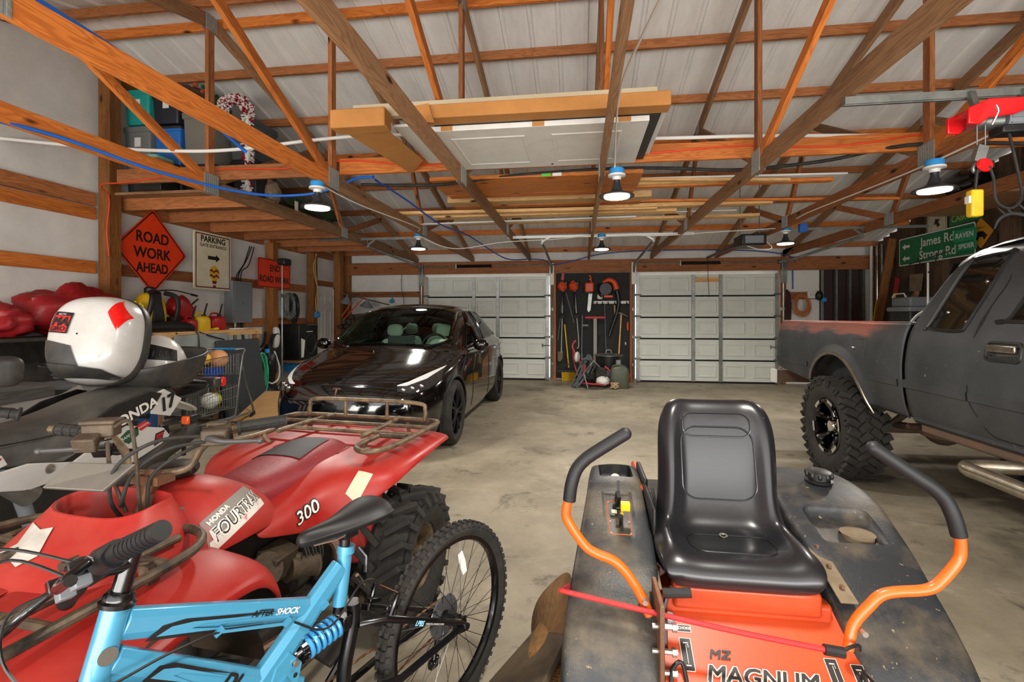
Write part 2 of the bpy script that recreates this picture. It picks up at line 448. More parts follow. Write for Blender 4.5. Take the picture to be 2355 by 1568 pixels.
# ------------------------------------------------------------ timber frame
def timber(name, p, q, w, h, m, parent=None, up=(0, 0, 1), bev=.003):
 A, L = frame(p, q, up)
 mb = MB().box((0, 0, 0), (L, w, h)); B = A @ Matrix.Translation((L / 2, 0, 0))
 return mb.build(name, m, parent, smooth=0, bevel=bev, seg=1, M=B)
def tmb(name, p, q, w, h, m, label, cat, group=None, **k):
 return tag(timber(name, p, q, w, h, m, None, **k), label, cat, group)
ORD = ['first', 'second', 'third', 'fourth', 'fifth', 'sixth', 'seventh', 'eighth', 'ninth', 'tenth', 'eleventh', 'twelfth', 'thirteenth', 'fourteenth']
M_PLATE = mat('toothed_truss_plate', 'a9aba6', .5, .2, col2='7d807a', scale=40, amt=.5, stretch=(6, 1, 1))
def make_truss():
 t = thing('roof_truss', 'x', 'roof truss', (0, RIDGE, 2.68), group='roof trusses', local=True)
 y0 = RIDGE
 def bm(n, p, q, h, m):
  A, L = frame((0, p[0] - y0, p[1] - 2.68), (0, q[0] - y0, q[1] - 2.68))
  return MB().box((0, 0, 0), (L, .04, h)).build(n, m, t, smooth=0, bevel=.003, seg=1, M=A @ Matrix.Translation((L / 2, 0, 0)))
 zc = 2.75
 bm('bottom_chord', (-1.85, zc), (RIDGE, zc), .14, W_ORANGE); bm('bottom_chord', (RIDGE, zc), (10.98, zc), .14, W_GREY)
 for s in (-1, 1):
  Y = lambda d: RIDGE + s * d
  bm('top_chord', (Y(0), zr(RIDGE) - .07), (Y(6.55), zr(Y(6.55)) - .07), .13, W_GREY)
  bm('web', (Y(.06), 2.8), (Y(2.15), zr(Y(2.15)) - .09), .088, W_ORANGE if s < 0 else W_GREY)
  bm('web', (Y(2.15), zr(Y(2.15)) - .09), (Y(2.85), 2.78), .088, W_BROWN)
  bm('web', (Y(2.9), 2.78), (Y(4.35), zr(Y(4.35)) - .1), .088, W_BROWN)
 bm('king_post', (RIDGE, 2.8), (RIDGE, zr(RIDGE) - .1), .088, W_BROWN)
 def plate(y, z, w, h):
  for sx in (-1, 1):
   mb = MB().box((sx * .0225, y - y0, z - 2.68), (.004, w, h))
   for k in range(7): mb.box((sx * .025, y - y0 - w / 2 + w * (k + .5) / 7, z - 2.68), (.004, w / 15, h * .96))
   mb.build('gusset_plate', M_PLATE, t, smooth=0)
 plate(RIDGE, 2.77, .2, .2); plate(RIDGE, zr(RIDGE) - .1, .15, .16)
 for s in (-1, 1):
  plate(RIDGE + s * 2.87, 2.76, .2, .16); plate(RIDGE + s * 2.15, zr(RIDGE + s * 2.15) - .08, .16, .12)
 plate(-.2, 2.75, .22, .14)
 return t
truss = make_truss()
for i, x in enumerate((-3.75, -2.42, -1.11, .2, 1.55, 2.9, 4.25)):
 o = truss if i == 0 else copy_tree(truss)
 o.location = (x, RIDGE, 2.68)
 if i not in (0, 1):
  for c in o.children:
   if c.name.startswith('bottom') : c.material_slots[0].link = 'OBJECT'; c.material_slots[0].material = W_GREY if i < 5 else W_BROWN
 o['label'] = ('sawn pine roof truss along the front edge of the storage loft', 'pine roof truss with the blue air hose hung under its bright orange bottom chord', 'pine roof truss crossing the left part of the stored white door panel', 'pine roof truss crossing the right part of the stored white door panel', 'pine roof truss crossing the right end of the bright orange beam', 'pine roof truss carrying the white lamp wires, left of the red hoist', 'pine roof truss in front of the green road signs')[i]
py = [-.9, 0, .9, 1.8, 2.68, 3.55, 4.38, 4.74, 5.41, 6.29, 7.16, 8.04, 8.91, 9.9, 10.85]
for i, y in enumerate(py):
 if y < .5: continue
 s = -1 if y > RIDGE else 1
 zz = zr(y) + .052
 n = len(py) - i
 lab = ('pine purlin under the roof sheets, %s up from the back wall' % ORD[n - 1]) if y > RIDGE else 'pine purlin of the near roof slope, %s down from the ridge' % ORD[6 - i]
 tmb('purlin', (-5.55, y, zz), (5.98, y, zz), .04, .10, [W_BROWN, W_ORANGE, W_BROWN][i % 3] if y > 4.5 else W_BROWN, lab, 'purlin', 'roof purlins')
# long beams lying over the truss bottom chords
tmb('long_beam', (-4.95, 4.68, 2.925), (-2.45, 4.72, 2.925), .04, .15, W_BROWN, 'brown beam over the trusses at the loft, orange cord on it', 'beam')
tmb('long_beam', (-2.4, 4.68, 2.925), (2.98, 4.68, 2.925), .04, .16, W_ORANGE, 'bright orange pine beam over the trusses behind the white door panel', 'beam')
tmb('long_beam', (2.95, 4.62, 2.9), (5.95, 4.62, 2.9), .04, .14, W_ORANGE, 'orange beam behind the red hoist at the right', 'beam')
# left wall posts, girts
for y, h, lab in ((5.02, zr(5.02), 'tall dark square post left of the orange diamond sign'), (8.05, 2.72, 'square post behind the small orange road sign'), (9.38, 2.72, 'square post at the left of the white door'), (10.5, 2.95, 'square post at the right of the white door')):
 tmb('timber_post', (-5.42, y, 0), (-5.42, y, h), .15, .15, W_POST, lab, 'post', 'left wall posts', up=(0, 1, 0))
tmb('timber_post', (-5.45, 10.98, 0), (-5.45, 10.98, 2.95), .14, .14, W_POST, 'corner post in the back left corner of the barn', 'post', up=(0, 1, 0))
for a, b in ((-1.8, 4.94), (5.1, 7.97), (8.13, 9.3), (9.46, 10.42), (10.58, 10.9)):
 for z, hh in ((2.76, .15), (2.6, .14), (1.98, .14), (1.32, .14), (.62, .14)):
  if a > 9.4 and a < 10 and z < 2.1: continue
  if a > 5 and z == 2.6 : continue
  where = {-1.8: 'left of the tall dark post', 5.1: 'behind the orange diamond sign', 8.13: 'behind the speaker', 9.46: 'above the white door', 10.58: 'in the back left corner'}[a]
  hh2 = {2.76: 'top', 2.6: 'second from top', 1.98: 'eye-level', 1.32: 'waist-height', .62: 'lowest'}[z]
  tmb('girt', (XL + .027, a, z), (XL + .027, b, z), .04, hh, W_BROWN if z > 2.65 or a > 5 else W_ORANGE, '%s pine girt on the left wall %s' % (hh2, where), 'girt', 'left wall girts')
tmb('girt', (XL + .02, 9.46, 2.13), (XL + .02, 10.42, 2.13), .05, .13, W_BROWN, 'head girt just over the white door on the left wall', 'girt', 'left wall girts')
for s, y1, w in ((1, 11.1, 'back'), (-1, -1.9, 'front')):
 tmb('gable_rafter', (XL + .06, RIDGE, zr(RIDGE) - .02), (XL + .06, y1, zr(y1) - .02), .04, .16, W_POST, 'dark gable rafter on the left wall, %s slope' % w, 'rafter')
# back wall framing
tmb('header_beam', (XL + .1, 10.93, 2.53), (XR - .05, 10.93, 2.53), .05, .28, W_BROWN, 'long brown header beam over both garage doors', 'header beam')
for i, x in enumerate((-.57, 1.13)):
 tmb('jamb_post', (x, 10.98, 0), (x, 10.98, 2.39), .09, .12, W_BROWN, 'pine jamb at the %s of the black tool panel' % ('left', 'right')[i], 'jamb', up=(0, 1, 0))
tmb('jamb_post', (-3.62, 10.98, 0), (-3.62, 10.98, 2.39), .1, .1, W_POST, 'jamb at the left of the left garage door', 'jamb', up=(0, 1, 0))
tmb('jamb_post', (4.22, 10.98, 0), (4.22, 10.98, 2.39), .1, .1, W_POST, 'jamb at the right of the right garage door', 'jamb', up=(0, 1, 0))
for z, a in ((1.94, -5.4), (1.3, -5.4), (.65, -5.4)):
 tmb('girt', (a, 11.05, z), (-3.68, 11.05, z), .05, .13, W_BROWN, 'pine girt on the back wall left of the garage door, %s' % ('upper', 'middle', 'lower')[int((1.94 - z) / .6)], 'girt', 'back wall girts')
tmb('girt', (4.28, 11.05, 1.86), (4.95, 11.05, 1.86), .05, .15, W_BROWN, 'short pine girt behind the orange cord coil', 'girt')

# ------------------------------------------------------------ doors
M_DOOR = mat('pale_green_white_steel_door', 'd8dcd4', .5, col2='c8ccc2', scale=2, amt=.35)
M_GAP = mat('black_door_joint', '0d0d0d', .8)
def garage_door(name, x0, x1, struts, label):
 t = thing(name, label, 'door', ((x0 + x1) / 2, 10.95, 0), kind='structure')
 zs = [.02, .48, .94, 1.40, 1.86, 2.34]; n = 5; w = (x1 - x0)
 cols = [x0] + [s for s in struts] + [x1]
 for k in range(n):
  mb = MB().b2((x0, 10.96, zs[k] + .02), (x1, 11.0, zs[k + 1] - .012))
  pans = []
  a, b, c, d = cols
  for u0, u1, m in ((a, b, 2), (b, c, 1), (c, d, 2)):
   pw = (u1 - u0) / m
   for j in range(m): pans.append((u0 + pw * j + pw * .13, u0 + pw * (j + 1) - pw * .13))
  z0, z1 = zs[k] + .09, zs[k + 1] - .08
  for p0, p1 in pans:
   f = .022; cx = (p0 + p1) / 2; cz = (z0 + z1) / 2; W = p1 - p0; H = z1 - z0
   ring = lambda q, y: [(p0 + q, y, z0 + q), (p1 - q, y, z0 + q), (p1 - q, y, z1 - q), (p0 + q, y, z1 - q)]
   mb.grid([ring(0, 10.959), ring(f, 10.947), ring(f * 1.7, 10.947), ring(f * 2.7, 10.956)][::-1], cu=True)
   mb.add(ring(f * 2.7, 10.9555), [(0, 1, 2, 3)])
  sec = mb.build('door_section', M_DOOR, t, smooth=0)
  if k: MB().b2((x0 + .02, 10.952, zs[k] - .012), (x1 - .02, 10.97, zs[k] + .02)).build('joint_seal', M_GAP, t, smooth=0)
 MB().b2((x0, 10.955, 0), (x1, 10.99, .035)).build('bottom_seal', M_GAP, t, smooth=0)
 for s in struts:
  m = MB().b2((s - .035, 10.925, .03), (s + .035, 10.952, 2.32))
  for k in range(40): m.box((s + .018, 10.9245, .08 + k * .056), (.01, .003, .018))
  m.build('centre_stile', M_STEEL, t, smooth=0)
 for sx in (x0 + .03, x1 - .03):
  MB().b2((sx - .035, 10.935, .03), (sx + .035, 10.952, 2.33)).build('end_stile', M_STEEL, t, smooth=0)
  for z in zs[:-1]:
   MB().b2((sx - .05, 10.9, z + .0), (sx + .05, 10.936, z + .06)).tube([(sx - .07, 10.905, z + .03), (sx + .07, 10.905, z + .03)], .018).build('roller_hinge', M_STEEL, t, smooth=30)
 return t
D1 = garage_door('door_1', -3.53, -.68, (-2.385, -1.832), 'left sectional garage door behind the black car')
D2 = garage_door('door_2', 1.22, 4.13, (2.411, 2.971), 'right sectional garage door with a wooden patch in its top panel')
MB().b2((2.45, 10.935, 2.16), (2.935, 10.955, 2.26)).build('wooden_patch', W_PALE, D2, smooth=0)
MB().tube([(-.82, 10.93, .78), (-.66, 10.92, .78)], .012).tube([(-.82, 10.93, .74), (-.82, 10.92, .82)], .01).build('latch', M_STEEL, D1)
MB().tube([(3.97, 10.93, .78), (4.12, 10.92, .78)], .012).tube([(3.97, 10.93, .74), (3.97, 10.92, .82)], .01).build('latch', M_STEEL, D2)
# door tracks
def track(x, y1, z1, label):
 r = .3; pts = [(x, 10.88, .05), (x, 10.88, 2.25)]
 for k in range(1, 8):
  a = PI / 2 * k / 8; pts.append((x, 10.88 - r * (1 - math.cos(a)), 2.25 + r * math.sin(a)))
 pts += [(x, 10.55, 2.56), (x, y1, z1)]
 t = thing('door_track', label, 'door track', (x, 10.88, 0), group='garage door tracks')
 MB().tube(pts, .026, 8).build('rail', M_STEEL, t)
 for z in (.35, .95, 1.55): MB().b2((x - .03, 10.86, z), (x + .03, 10.96, z + .06)).build('bracket', M_STEEL, t)
 MB().b2((x - .05, 10.83, 2.12), (x + .05, 10.9, 2.6)).build('flag_bracket', M_WHITE if abs(x) < 2 else M_STEEL, t, bevel=.004)
 return t
track(-3.6, 8.0, 2.62, 'steel garage door track behind the black car, far left')
track(-.61, 8.0, 2.62, 'steel garage door track left of the tool panel')
track(1.16, 8.0, 2.62, 'steel garage door track right of the tool panel')
track(4.2, 8.0, 2.62, 'steel garage door track beside the pickup bed')
def spring_shaft(x0, x1, xs, label):
 t = thing('spring_shaft', label, 'spring shaft', ((x0 + x1) / 2, 10.86, 2.56))
 MB().tube([(x0, 10.86, 2.56), (x1, 10.86, 2.56)], .013).build('shaft', M_STEEL, t)
 mb = MB()
 n = int((xs[1] - xs[0]) / .012); pts = []
 for k in range(n * 8):
  a = 2 * PI * k / 8; pts.append((xs[0] + .012 * k / 8, 10.86 + .03 * math.cos(a), 2.56 + .03 * math.sin(a)))
 mb.tube(pts, .0065, 4); mb.build('torsion_spring', M_BLACK, t)
 MB().b2((xs[0] - .04, 10.83, 2.5), (xs[0] - .01, 10.9, 2.62)).build('anchor_bracket', M_STEEL, t)
 for x in (x0 + .08, x1 - .08):
  T = axes((x - .03, 10.86, 2.56), (0, 1, 0), (0, 0, 1))
  MB().lathe([(.013, 0), (.05, 0), (.042, .008), (.042, .045), (.05, .053), (.013, .053)], 20, T).build('cable_drum', M_STEEL, t)
spring_shaft(-3.65, -.55, (-2.75, -1.95), 'shaft with black torsion spring over the left garage door')
spring_shaft(1.1, 4.2, (2.15, 2.95), 'shaft with black torsion spring over the right garage door')
# perforated angle iron hangers
M_ANGLE = mat('white_perforated_angle', 'c9cac6', .4, .5)
def angle_iron(name, p, q, m, label, drops=()):
 t = thing(name, label, 'hanger', p)
 A, L = frame(p, q)
 mb = MB().box((L / 2, 0, 0), (L, .004, .04), None, A).box((L / 2, .02, .02), (L, .04, .004), None, A)
 k = .02
 while k < L: mb.box((k, -.003, 0), (.016, .002, .011), None, A); k += .04
 mb.cur = 0; mb.build('bar', m, t, smooth=0)
 for x, y, z in drops:
  MB().beam((x, y, p[2]), (x, y, z), .006, .035).build('drop', m, t, smooth=0)
  MB().beam((x + .14 * (1 if x < .3 else -1), y, p[2]), (x, y, z + .04), .006, .03).build('brace', m, t, smooth=0)
 return t
angle_iron('angle_iron_hanger', (-1.17, 8.0, 2.72), (1.78, 8.0, 2.72), M_ANGLE, 'white perforated angle iron across the trusses between the doors', [(-.61, 8.0, 2.6), (1.16, 8.0, 2.6)])
angle_iron('angle_iron_hanger', (-4.5, 8.0, 2.75), (-2.7, 8.0, 2.75), M_STEEL, 'grey perforated angle iron above the car at left', [(-3.6, 8.0, 2.6)])
angle_iron('angle_iron_hanger', (2.7, 8.0, 2.75), (5.1, 8.0, 2.75), M_STEEL, 'grey perforated angle iron above the pickup at right', [(4.2, 8.0, 2.6)])
# the white six-panel door in the left wall
def man_door():
 t = thing('door_3', 'white six-panel door in the left wall beside the black speaker', 'door', (-5.48, 9.92, 0), kind='structure')
 x = -5.5
 MB().b2((x - .02, 9.49, .02), (x + .02, 10.35, 2.03)).build('door_leaf', M_WHITE, t, smooth=0, bevel=.003)
 for y0, y1 in ((9.58, 9.87), (9.97, 10.26)):
  for z0, z1 in ((.2, .78), (.9, 1.58), (1.68, 1.9)):
   mb = MB()
   rg = lambda q, d: [(x + .02 + d, y0 + q, z0 + q), (x + .02 + d, y1 - q, z0 + q), (x + .02 + d, y1 - q, z1 - q), (x + .02 + d, y0 + q, z1 - q)]
   mb.grid([rg(0, .001), rg(.02, .012), rg(.035, .012), rg(.06, .002)], cu=True); mb.add(rg(.06, .002), [(0, 1, 2, 3)])
   mb.build('moulded_panel', M_WHITE, t, smooth=0)
 MB().b2((x - .03, 9.46, 0), (x + .03, 9.49, 2.07)).b2((x - .03, 10.35, 0), (x + .03, 10.38, 2.07)).b2((x - .03, 9.46, 2.03), (x + .03, 10.38, 2.07)).build('door_frame', M_WHITE, t, smooth=0)
 T = axes((x + .02, 9.56, .95), (0, 1, 0), (0, 0, 1))
 MB().lathe([(.001, .07), (.025, .065), (.03, .05), (.022, .035), (.012, .028), (.012, .008), (.032, .006), (.032, 0)], 20, T).build('door_knob', M_BLACK, t)
 for z in (.3, 1.05, 1.8): MB().tube([(x + .025, 10.355, z), (x + .025, 10.355, z + .1)], .008).build('hinge', M_STEEL, t)
man_door()
# ------------------------------------------------------------ wheels shared by the vehicles
M_TYRE = mat('worn_tyre_rubber', '1d1c1b', .8, col2='3a362f', scale=9, amt=.4, bump=.15, bscale=120)
M_RIMBLK = mat('satin_black_wheel', '17171a', .35, .3)
def wheel_T(c, steer=0, side=1):
 # local z = axle, pointing outwards (side=-1 faces -X, +1 faces +X)
 return Matrix.Translation(Vector(c)) @ Matrix.Rotation(steer, 4, 'Z') @ axes((0, 0, 0), (0, side, 0), (0, 0, 1))
def tyre_profile(Ro, Ri, W, crown=.012):
 h = W / 2
 return [(Ri, -h * .78), (Ri + (Ro - Ri) * .25, -h * .96), (Ri + (Ro - Ri) * .6, -h), (Ro - .03, -h * .93), (Ro - crown, -h * .8), (Ro, -h * .4), (Ro, 0), (Ro, h * .4), (Ro - crown, h * .8), (Ro - .03, h * .93), (Ri + (Ro - Ri) * .6, h), (Ri + (Ro - Ri) * .25, h * .96), (Ri, h * .78)]

# ------------------------------------------------------------ black electric hatchback
CX, CY0 = -2.30, 4.38
ST = [  # s, bow, ring of (half width, height) from the underside to the roof centre
 (0.00, .36, [(0,.26),(.45,.26),(.58,.29),(.66,.40),(.66,.50),(.60,.575),(.50,.605),(.38,.62),(.26,.63),(.13,.635),(0,.64)]),
 (0.05, .40, [(0,.21),(.58,.21),(.72,.25),(.80,.38),(.80,.54),(.73,.665),(.60,.70),(.45,.715),(.30,.725),(.15,.73),(0,.735)]),
 (0.20, .36, [(0,.18),(.66,.18),(.82,.22),(.88,.38),(.885,.57),(.82,.735),(.68,.79),(.50,.81),(.33,.82),(.16,.825),(0,.83)]),
 (0.50, .24, [(0,.17),(.70,.17),(.87,.22),(.925,.38),(.935,.60),(.885,.80),(.75,.865),(.56,.89),(.37,.90),(.18,.905),(0,.91)]),
 (0.90, .14, [(0,.17),(.75,.17),(.90,.22),(.955,.40),(.96,.64),(.925,.86),(.80,.935),(.60,.965),(.40,.98),(.20,.985),(0,.99)]),
 (1.18, .14, [(0,.17),(.75,.17),(.90,.22),(.955,.40),(.962,.66),(.935,.90),(.845,.985),(.68,1.02),(.47,1.04),(.24,1.05),(0,1.055)]),
 (1.34, .16, [(0,.17),(.75,.17),(.90,.22),(.955,.40),(.962,.66),(.94,.91),(.875,.995),(.82,1.06),(.74,1.115),(.40,1.155),(0,1.165)]),
 (1.75, .14, [(0,.17),(.75,.17),(.90,.22),(.955,.40),(.962,.66),(.945,.92),(.88,1.01),(.80,1.19),(.70,1.335),(.37,1.39),(0,1.405)]),
 (2.15, .08, [(0,.17),(.75,.17),(.90,.22),(.955,.40),(.962,.66),(.945,.92),(.885,1.02),(.785,1.28),(.64,1.47),(.34,1.535),(0,1.55)]),
 (2.55, 0, [(0,.17),(.75,.17),(.90,.22),(.955,.40),(.96,.66),(.945,.93),(.885,1.03),(.78,1.31),(.61,1.525),(.33,1.585),(0,1.60)]),
 (3.20, 0, [(0,.17),(.75,.17),(.90,.22),(.955,.40),(.962,.68),(.95,.95),(.885,1.05),(.77,1.31),(.59,1.52),(.31,1.58),(0,1.595)]),
 (3.75, 0, [(0,.18),(.75,.18),(.90,.24),(.96,.42),(.97,.70),(.955,.97),(.875,1.08),(.75,1.27),(.56,1.44),(.3,1.495),(0,1.51)]),
 (4.15, -.05, [(0,.22),(.74,.22),(.89,.28),(.95,.46),(.96,.72),(.93,.99),(.83,1.085),(.71,1.19),(.53,1.30),(.28,1.345),(0,1.36)]),
 (4.50, -.14, [(0,.28),(.70,.28),(.85,.33),(.92,.5),(.93,.74),(.89,.97),(.78,1.05),(.65,1.085),(.48,1.11),(.25,1.125),(0,1.13)]),
 (4.68, -.24, [(0,.34),(.62,.34),(.76,.4),(.86,.54),(.87,.74),(.82,.92),(.70,1.0),(.56,1.02),(.42,1.035),(.22,1.045),(0,1.05)]),
 (4.76, -.3, [(0,.45),(.5,.45),(.62,.48),(.72,.58),(.73,.72),(.68,.84),(.58,.9),(.46,.92),(.34,.93),(.17,.935),(0,.94)]),
]
CAR_TX = [[(s, st[j][0]) for s, _, st in ST] for j in range(11)]
CAR_TZ = [[(s, st[j][1]) for s, _, st in ST] for j in range(11)]
CAR_B = [(s, b) for s, b, _ in ST]
def car_pt(s, r, side=1, off=0):
 X = [(j, sinterp(CAR_TX[j], s)) for j in range(11)]; Z = [(j, sinterp(CAR_TZ[j], s)) for j in range(11)]
 x = crom(X, r); z = crom(Z, r)
 y = s + sinterp(CAR_B, s) * (x / .96) ** 2
 return (CX + side * x, CY0 + y, z)
def crom(T, r):
 i = max(0, min(len(T) - 2, int(r))); t = r - i
 p = lambda k: T[max(0, min(len(T) - 1, k))][1]
 a, b, c, d = p(i - 1), p(i), p(i + 1), p(i + 2)
 if i == 0: a = 2 * b - c if abs(b) > 1e-6 else -c if False else b
 if i == len(T) - 2: d = c if False else b
 return .5 * ((2 * b) + (c - a) * t + (2 * a - 5 * b + 4 * c - d) * t * t + (3 * b - a - 3 * c + d) * t ** 3)
WS = [(1.24, 10.0), (1.24, 8.12), (2.12, 8.12), (2.12, 10.0)]
SIDE = [(1.62, 6.22), (2.36, 7.75), (3.2, 7.78), (3.98, 7.45), (4.02, 6.9), (3.86, 6.28)]
def inpoly(p, poly):
 x, y = p; c = False; n = len(poly)
 for i in range(n):
  x1, y1 = poly[i]; x2, y2 = poly[(i + 1) % n]
  if (y1 > y) != (y2 > y) and x < (x2 - x1) * (y - y1) / (y2 - y1) + x1: c = not c
 return c
M_CARPAINT = mat('black_car_paint', '070708', .10, coat=1.0, spots=('8f8678', 70, .73), spec=.6)
def thin_glass(name, tint, k=.1):
 m = bpy.data.materials.new(name); m.use_nodes = True; nt = m.node_tree; N = nt.nodes; L = nt.links
 N.remove(N['Principled BSDF']); tr = N.new('ShaderNodeBsdfTransparent'); tr.inputs[0].default_value = lin(tint)
 gl = N.new('ShaderNodeBsdfGlossy'); gl.inputs['Roughness'].default_value = .02; fr = N.new('ShaderNodeFresnel'); fr.inputs[0].default_value = 1.3
 mx = N.new('ShaderNodeMixShader'); L.new(fr.outputs[0], mx.inputs[0]); L.new(tr.outputs[0], mx.inputs[1]); L.new(gl.outputs[0], mx.inputs[2]); L.new(mx.outputs[0], N['Material Output'].inputs[0]); return m
M_GLASS = thin_glass('clear_car_glass', 'd8f0e2')
M_TINT = thin_glass('dark_tinted_glass', '3f4a44'); M_TINTOP = mat('limo_tinted_glass', '0d100f', .05, spec=.6)
M_SEAT = mat('white_vegan_leather', 'd3d9cf', .5)
M_CABIN = mat('black_cabin_trim', '101112', .6)
M_LAMP = mat('clear_headlamp_white', 'c6c9c9', .2)
M_LENS = mat('dark_headlamp_lens', '2a2b2c', .05, coat=1)
def build_car():
 t = thing('car', 'glossy black electric hatchback with white seats parked facing the camera', 'car', (CX, 6.7, 0))
 ss = []; s = 0
 while s < 4.7601: ss.append(min(s, 4.76)); s += .02 if s < .3 else .034
 ss.append(4.76)
 nr = 61; rs = [10 * k / (nr - 1) for k in range(nr)]
 vs = []; fs = []; W = 2 * nr - 1
 for s in ss:
  row = [car_pt(s, r, 1) for r in rs]
  vs += [(2 * CX - p[0], p[1], p[2]) for p in row[:0:-1]][::1] and [(2 * CX - p[0], p[1], p[2]) for p in row][: nr - 1] + row[::-1]
 W = nr - 1 + nr
 for a in range(len(ss) - 1):
  sm = (ss[a] + ss[a + 1]) / 2
  for k in range(W - 1):
   r = rs[k] + 10 / (nr - 1) / 2 if k < nr - 1 else rs[2 * (nr - 1) - k] - 10 / (nr - 1) / 2
   if inpoly((sm, min(r, 9.99)), WS) or (2.3 < sm < 4.0 and r > 8.4) or inpoly((sm, r), SIDE): continue
   fs.append((a * W + k, a * W + k + 1, (a + 1) * W + k + 1, (a + 1) * W + k))
 for a in range(len(ss) - 1): fs.append((a * W + W - 1, a * W, (a + 1) * W, (a + 1) * W + W - 1))
 fs.append(tuple(range(W))[::-1]); fs.append(tuple((len(ss) - 1) * W + k for k in range(W)))
 mb = MB(); mb.add(vs, fs)
 body = mb.build('body', [M_CARPAINT], t, smooth=50, fix=True)
 ay = (CY0 + .93, CY0 + 3.82)
 # wheel wells: dark drums set into the body, carved by removing body faces inside the arch
 bm = bmesh.new(); bm.from_mesh(body.data); kill = []
 for f in bm.faces:
  c = f.calc_center_median()
  for y in ay:
   if abs(c.x - CX) > .6 and (c.y - y) ** 2 + (c.z - .36) ** 2 < .395 ** 2: kill.append(f); break
 bmesh.ops.delete(bm, geom=kill, context='FACES'); bm.to_mesh(body.data); bm.free()
 bv = bvh_of(body)
 for y in ay:
  for sd in (-1, 1):
   T = axes((CX + sd * .6, y, .36), (0, sd, 0), (0, 0, 1))
   T = Matrix.Translation(Vector((CX + sd * .62, y, .36))) @ axes((0, 0, 0), (0, 1, 0), (0, 0, 1))
   pts = []
   arc = [R(-25 + 230 * k / 40) for k in range(41)]
   edge = drape([(CX + sd * 1.3, y + .40 * math.cos(a), .36 + .40 * math.sin(a)) for a in arc], bv, (-sd, 0, 0), -.004)
   MB().tube(edge, .016, 6).build('wheel_arch_trim', M_BLACK, t)
   rows = [[(CX + sd * .55, y + .40 * math.cos(a), .36 + .40 * math.sin(a)) for a in arc], edge]
   MB().grid(rows).build('wheel_well', M_CABIN, t)
 # glass
 def patch(name, poly_fn, n, m, mt, off, both=True):
  for sd in ((-1, 1) if both else (1,)):
   MB().grid([[poly_fn(i / n, j / m, sd, off) for i in range(n + 1)] for j in range(m + 1)]).build(name, mt, t, smooth=180)
 rows = []
 for j in range(13):
  s = lerp(1.22, 2.14, j / 12); row = [car_pt(s, r, -1, 0) for r in [8.05 + 1.95 * k / 12 for k in range(13)]]
  row += [(2 * CX - p[0], p[1], p[2]) for p in row[-2::-1]]
  rows.append([(p[0], p[1] - .004, p[2] + .004) for p in row])
 wsh = MB().grid(rows).build('windshield', M_GLASS, t, smooth=180)
 rows = []
 for j in range(17):
  row = [car_pt(lerp(2.26, 4.04, j / 16), 8.3 + 1.7 * k / 8, -1) for k in range(9)]; rows.append(row + [(2 * CX - p[0], p[1], p[2]) for p in row[-2::-1]])
 MB().grid([[(a, b, c + .003) for a, b, c in r] for r in rows]).build('glass_roof', M_TINT, t, smooth=180)
 def side_fn(u, v, sd, off):
  s0 = lerp(1.58, 3.9, u); lo = 6.2
  hi = interp([(1.58, 6.24), (2.36, 7.8), (3.2, 7.82), (3.95, 7.5)], s0)
  p = car_pt(s0, lerp(lo, hi, v), sd); return (p[0] + sd * off, p[1], p[2] + off * .4)
 patch('side_glass', side_fn, 40, 8, M_TINT, .004)
 for sd in (-1, 1):
  edge = [side_fn(k / 30, 0, sd, .006) for k in range(31)] + [side_fn(1 - k / 30, 1, sd, .006) for k in range(31)]
  MB().tube(edge, .009, 5, closed=True).build('window_trim', M_GLOSSBLK, t)
  MB().tube([side_fn(.5, v / 6, sd, .006) for v in range(7)], .022, 6).build('door_pillar', M_GLOSSBLK, t)
  MB().tube([car_pt(lerp(1.2, 2.16, k / 12), 8.06, sd) for k in range(13)], .02, 6).build('windshield_pillar', M_CARPAINT, t)
  # mirror
  m = MB().ball((CX + sd * 1.06, CY0 + 1.72, 1.06), (.10, .06, .075), 14, 10).tube([(CX + sd * .9, CY0 + 1.72, 1.0), (CX + sd * 1.02, CY0 + 1.72, 1.04)], .025, 6)
  m.build('wing_mirror', M_GLOSSBLK, t)
  # headlamp
  inn = [(.54, .738), (.62, .735), (.76, .785), (.85, .865)]; low = [(.555, .69), (.66, .66), (.80, .69), (.875, .76)]
  up = [(.535, .745), (.62, .77), (.73, .825), (.855, .885)]
  for nm, A, B, mt in (('headlamp', inn, low, M_LENS), ('daytime_lamp', up, inn, M_LAMP)):
   g = []
   for k in range(13):
    q = k / 12 * 3; i = min(2, int(q)); f = q - i
    a = [lerp(A[i][d], A[i + 1][d], f) for d in (0, 1)]; b = [lerp(B[i][d], B[i + 1][d], f) for d in (0, 1)]
    g.append([(CX + sd * lerp(a[0], b[0], v / 5), CY0 - .5, lerp(a[1], b[1], v / 5)) for v in range(6)])
   flat = drape([p for r in g for p in r], bv, (0, 1, 0), .006)
   MB().grid([flat[k * 6:(k + 1) * 6] for k in range(13)]).build(nm, mt, t, smooth=180)
  mb = MB()
  for k in range(3):
   c = drape([(CX + sd * (.60 + .07 * k), CY0 - .5, .70 + .012 * k)], bv, (0, 1, 0), .012)[0]
   mb.ball(c, (.026, .008, .018), 10, 8)
  mb.build('projector_lens', M_CHROME, t)
  # door seams and flush handles
  for s0 in (1.66, 2.75, 3.7):
   pts = drape([(CX + sd * 1.3, CY0 + s0 + .06 * math.sin(z * 2), z) for z in [.3 + .72 * k / 14 for k in range(15)]], bv, (-sd, 0, 0), .001)
   MB().tube(pts, .004, 4).build('door_seam', M_GAP, t)
  for s0 in (2.4, 3.35):
   pts = drape([(CX + sd * 1.3, CY0 + s0 + .1 * k, .93) for k in range(3)], bv, (-sd, 0, 0), .004)
   MB().tube(pts, .014, 6).build('door_handle', M_GLOSSBLK, t)
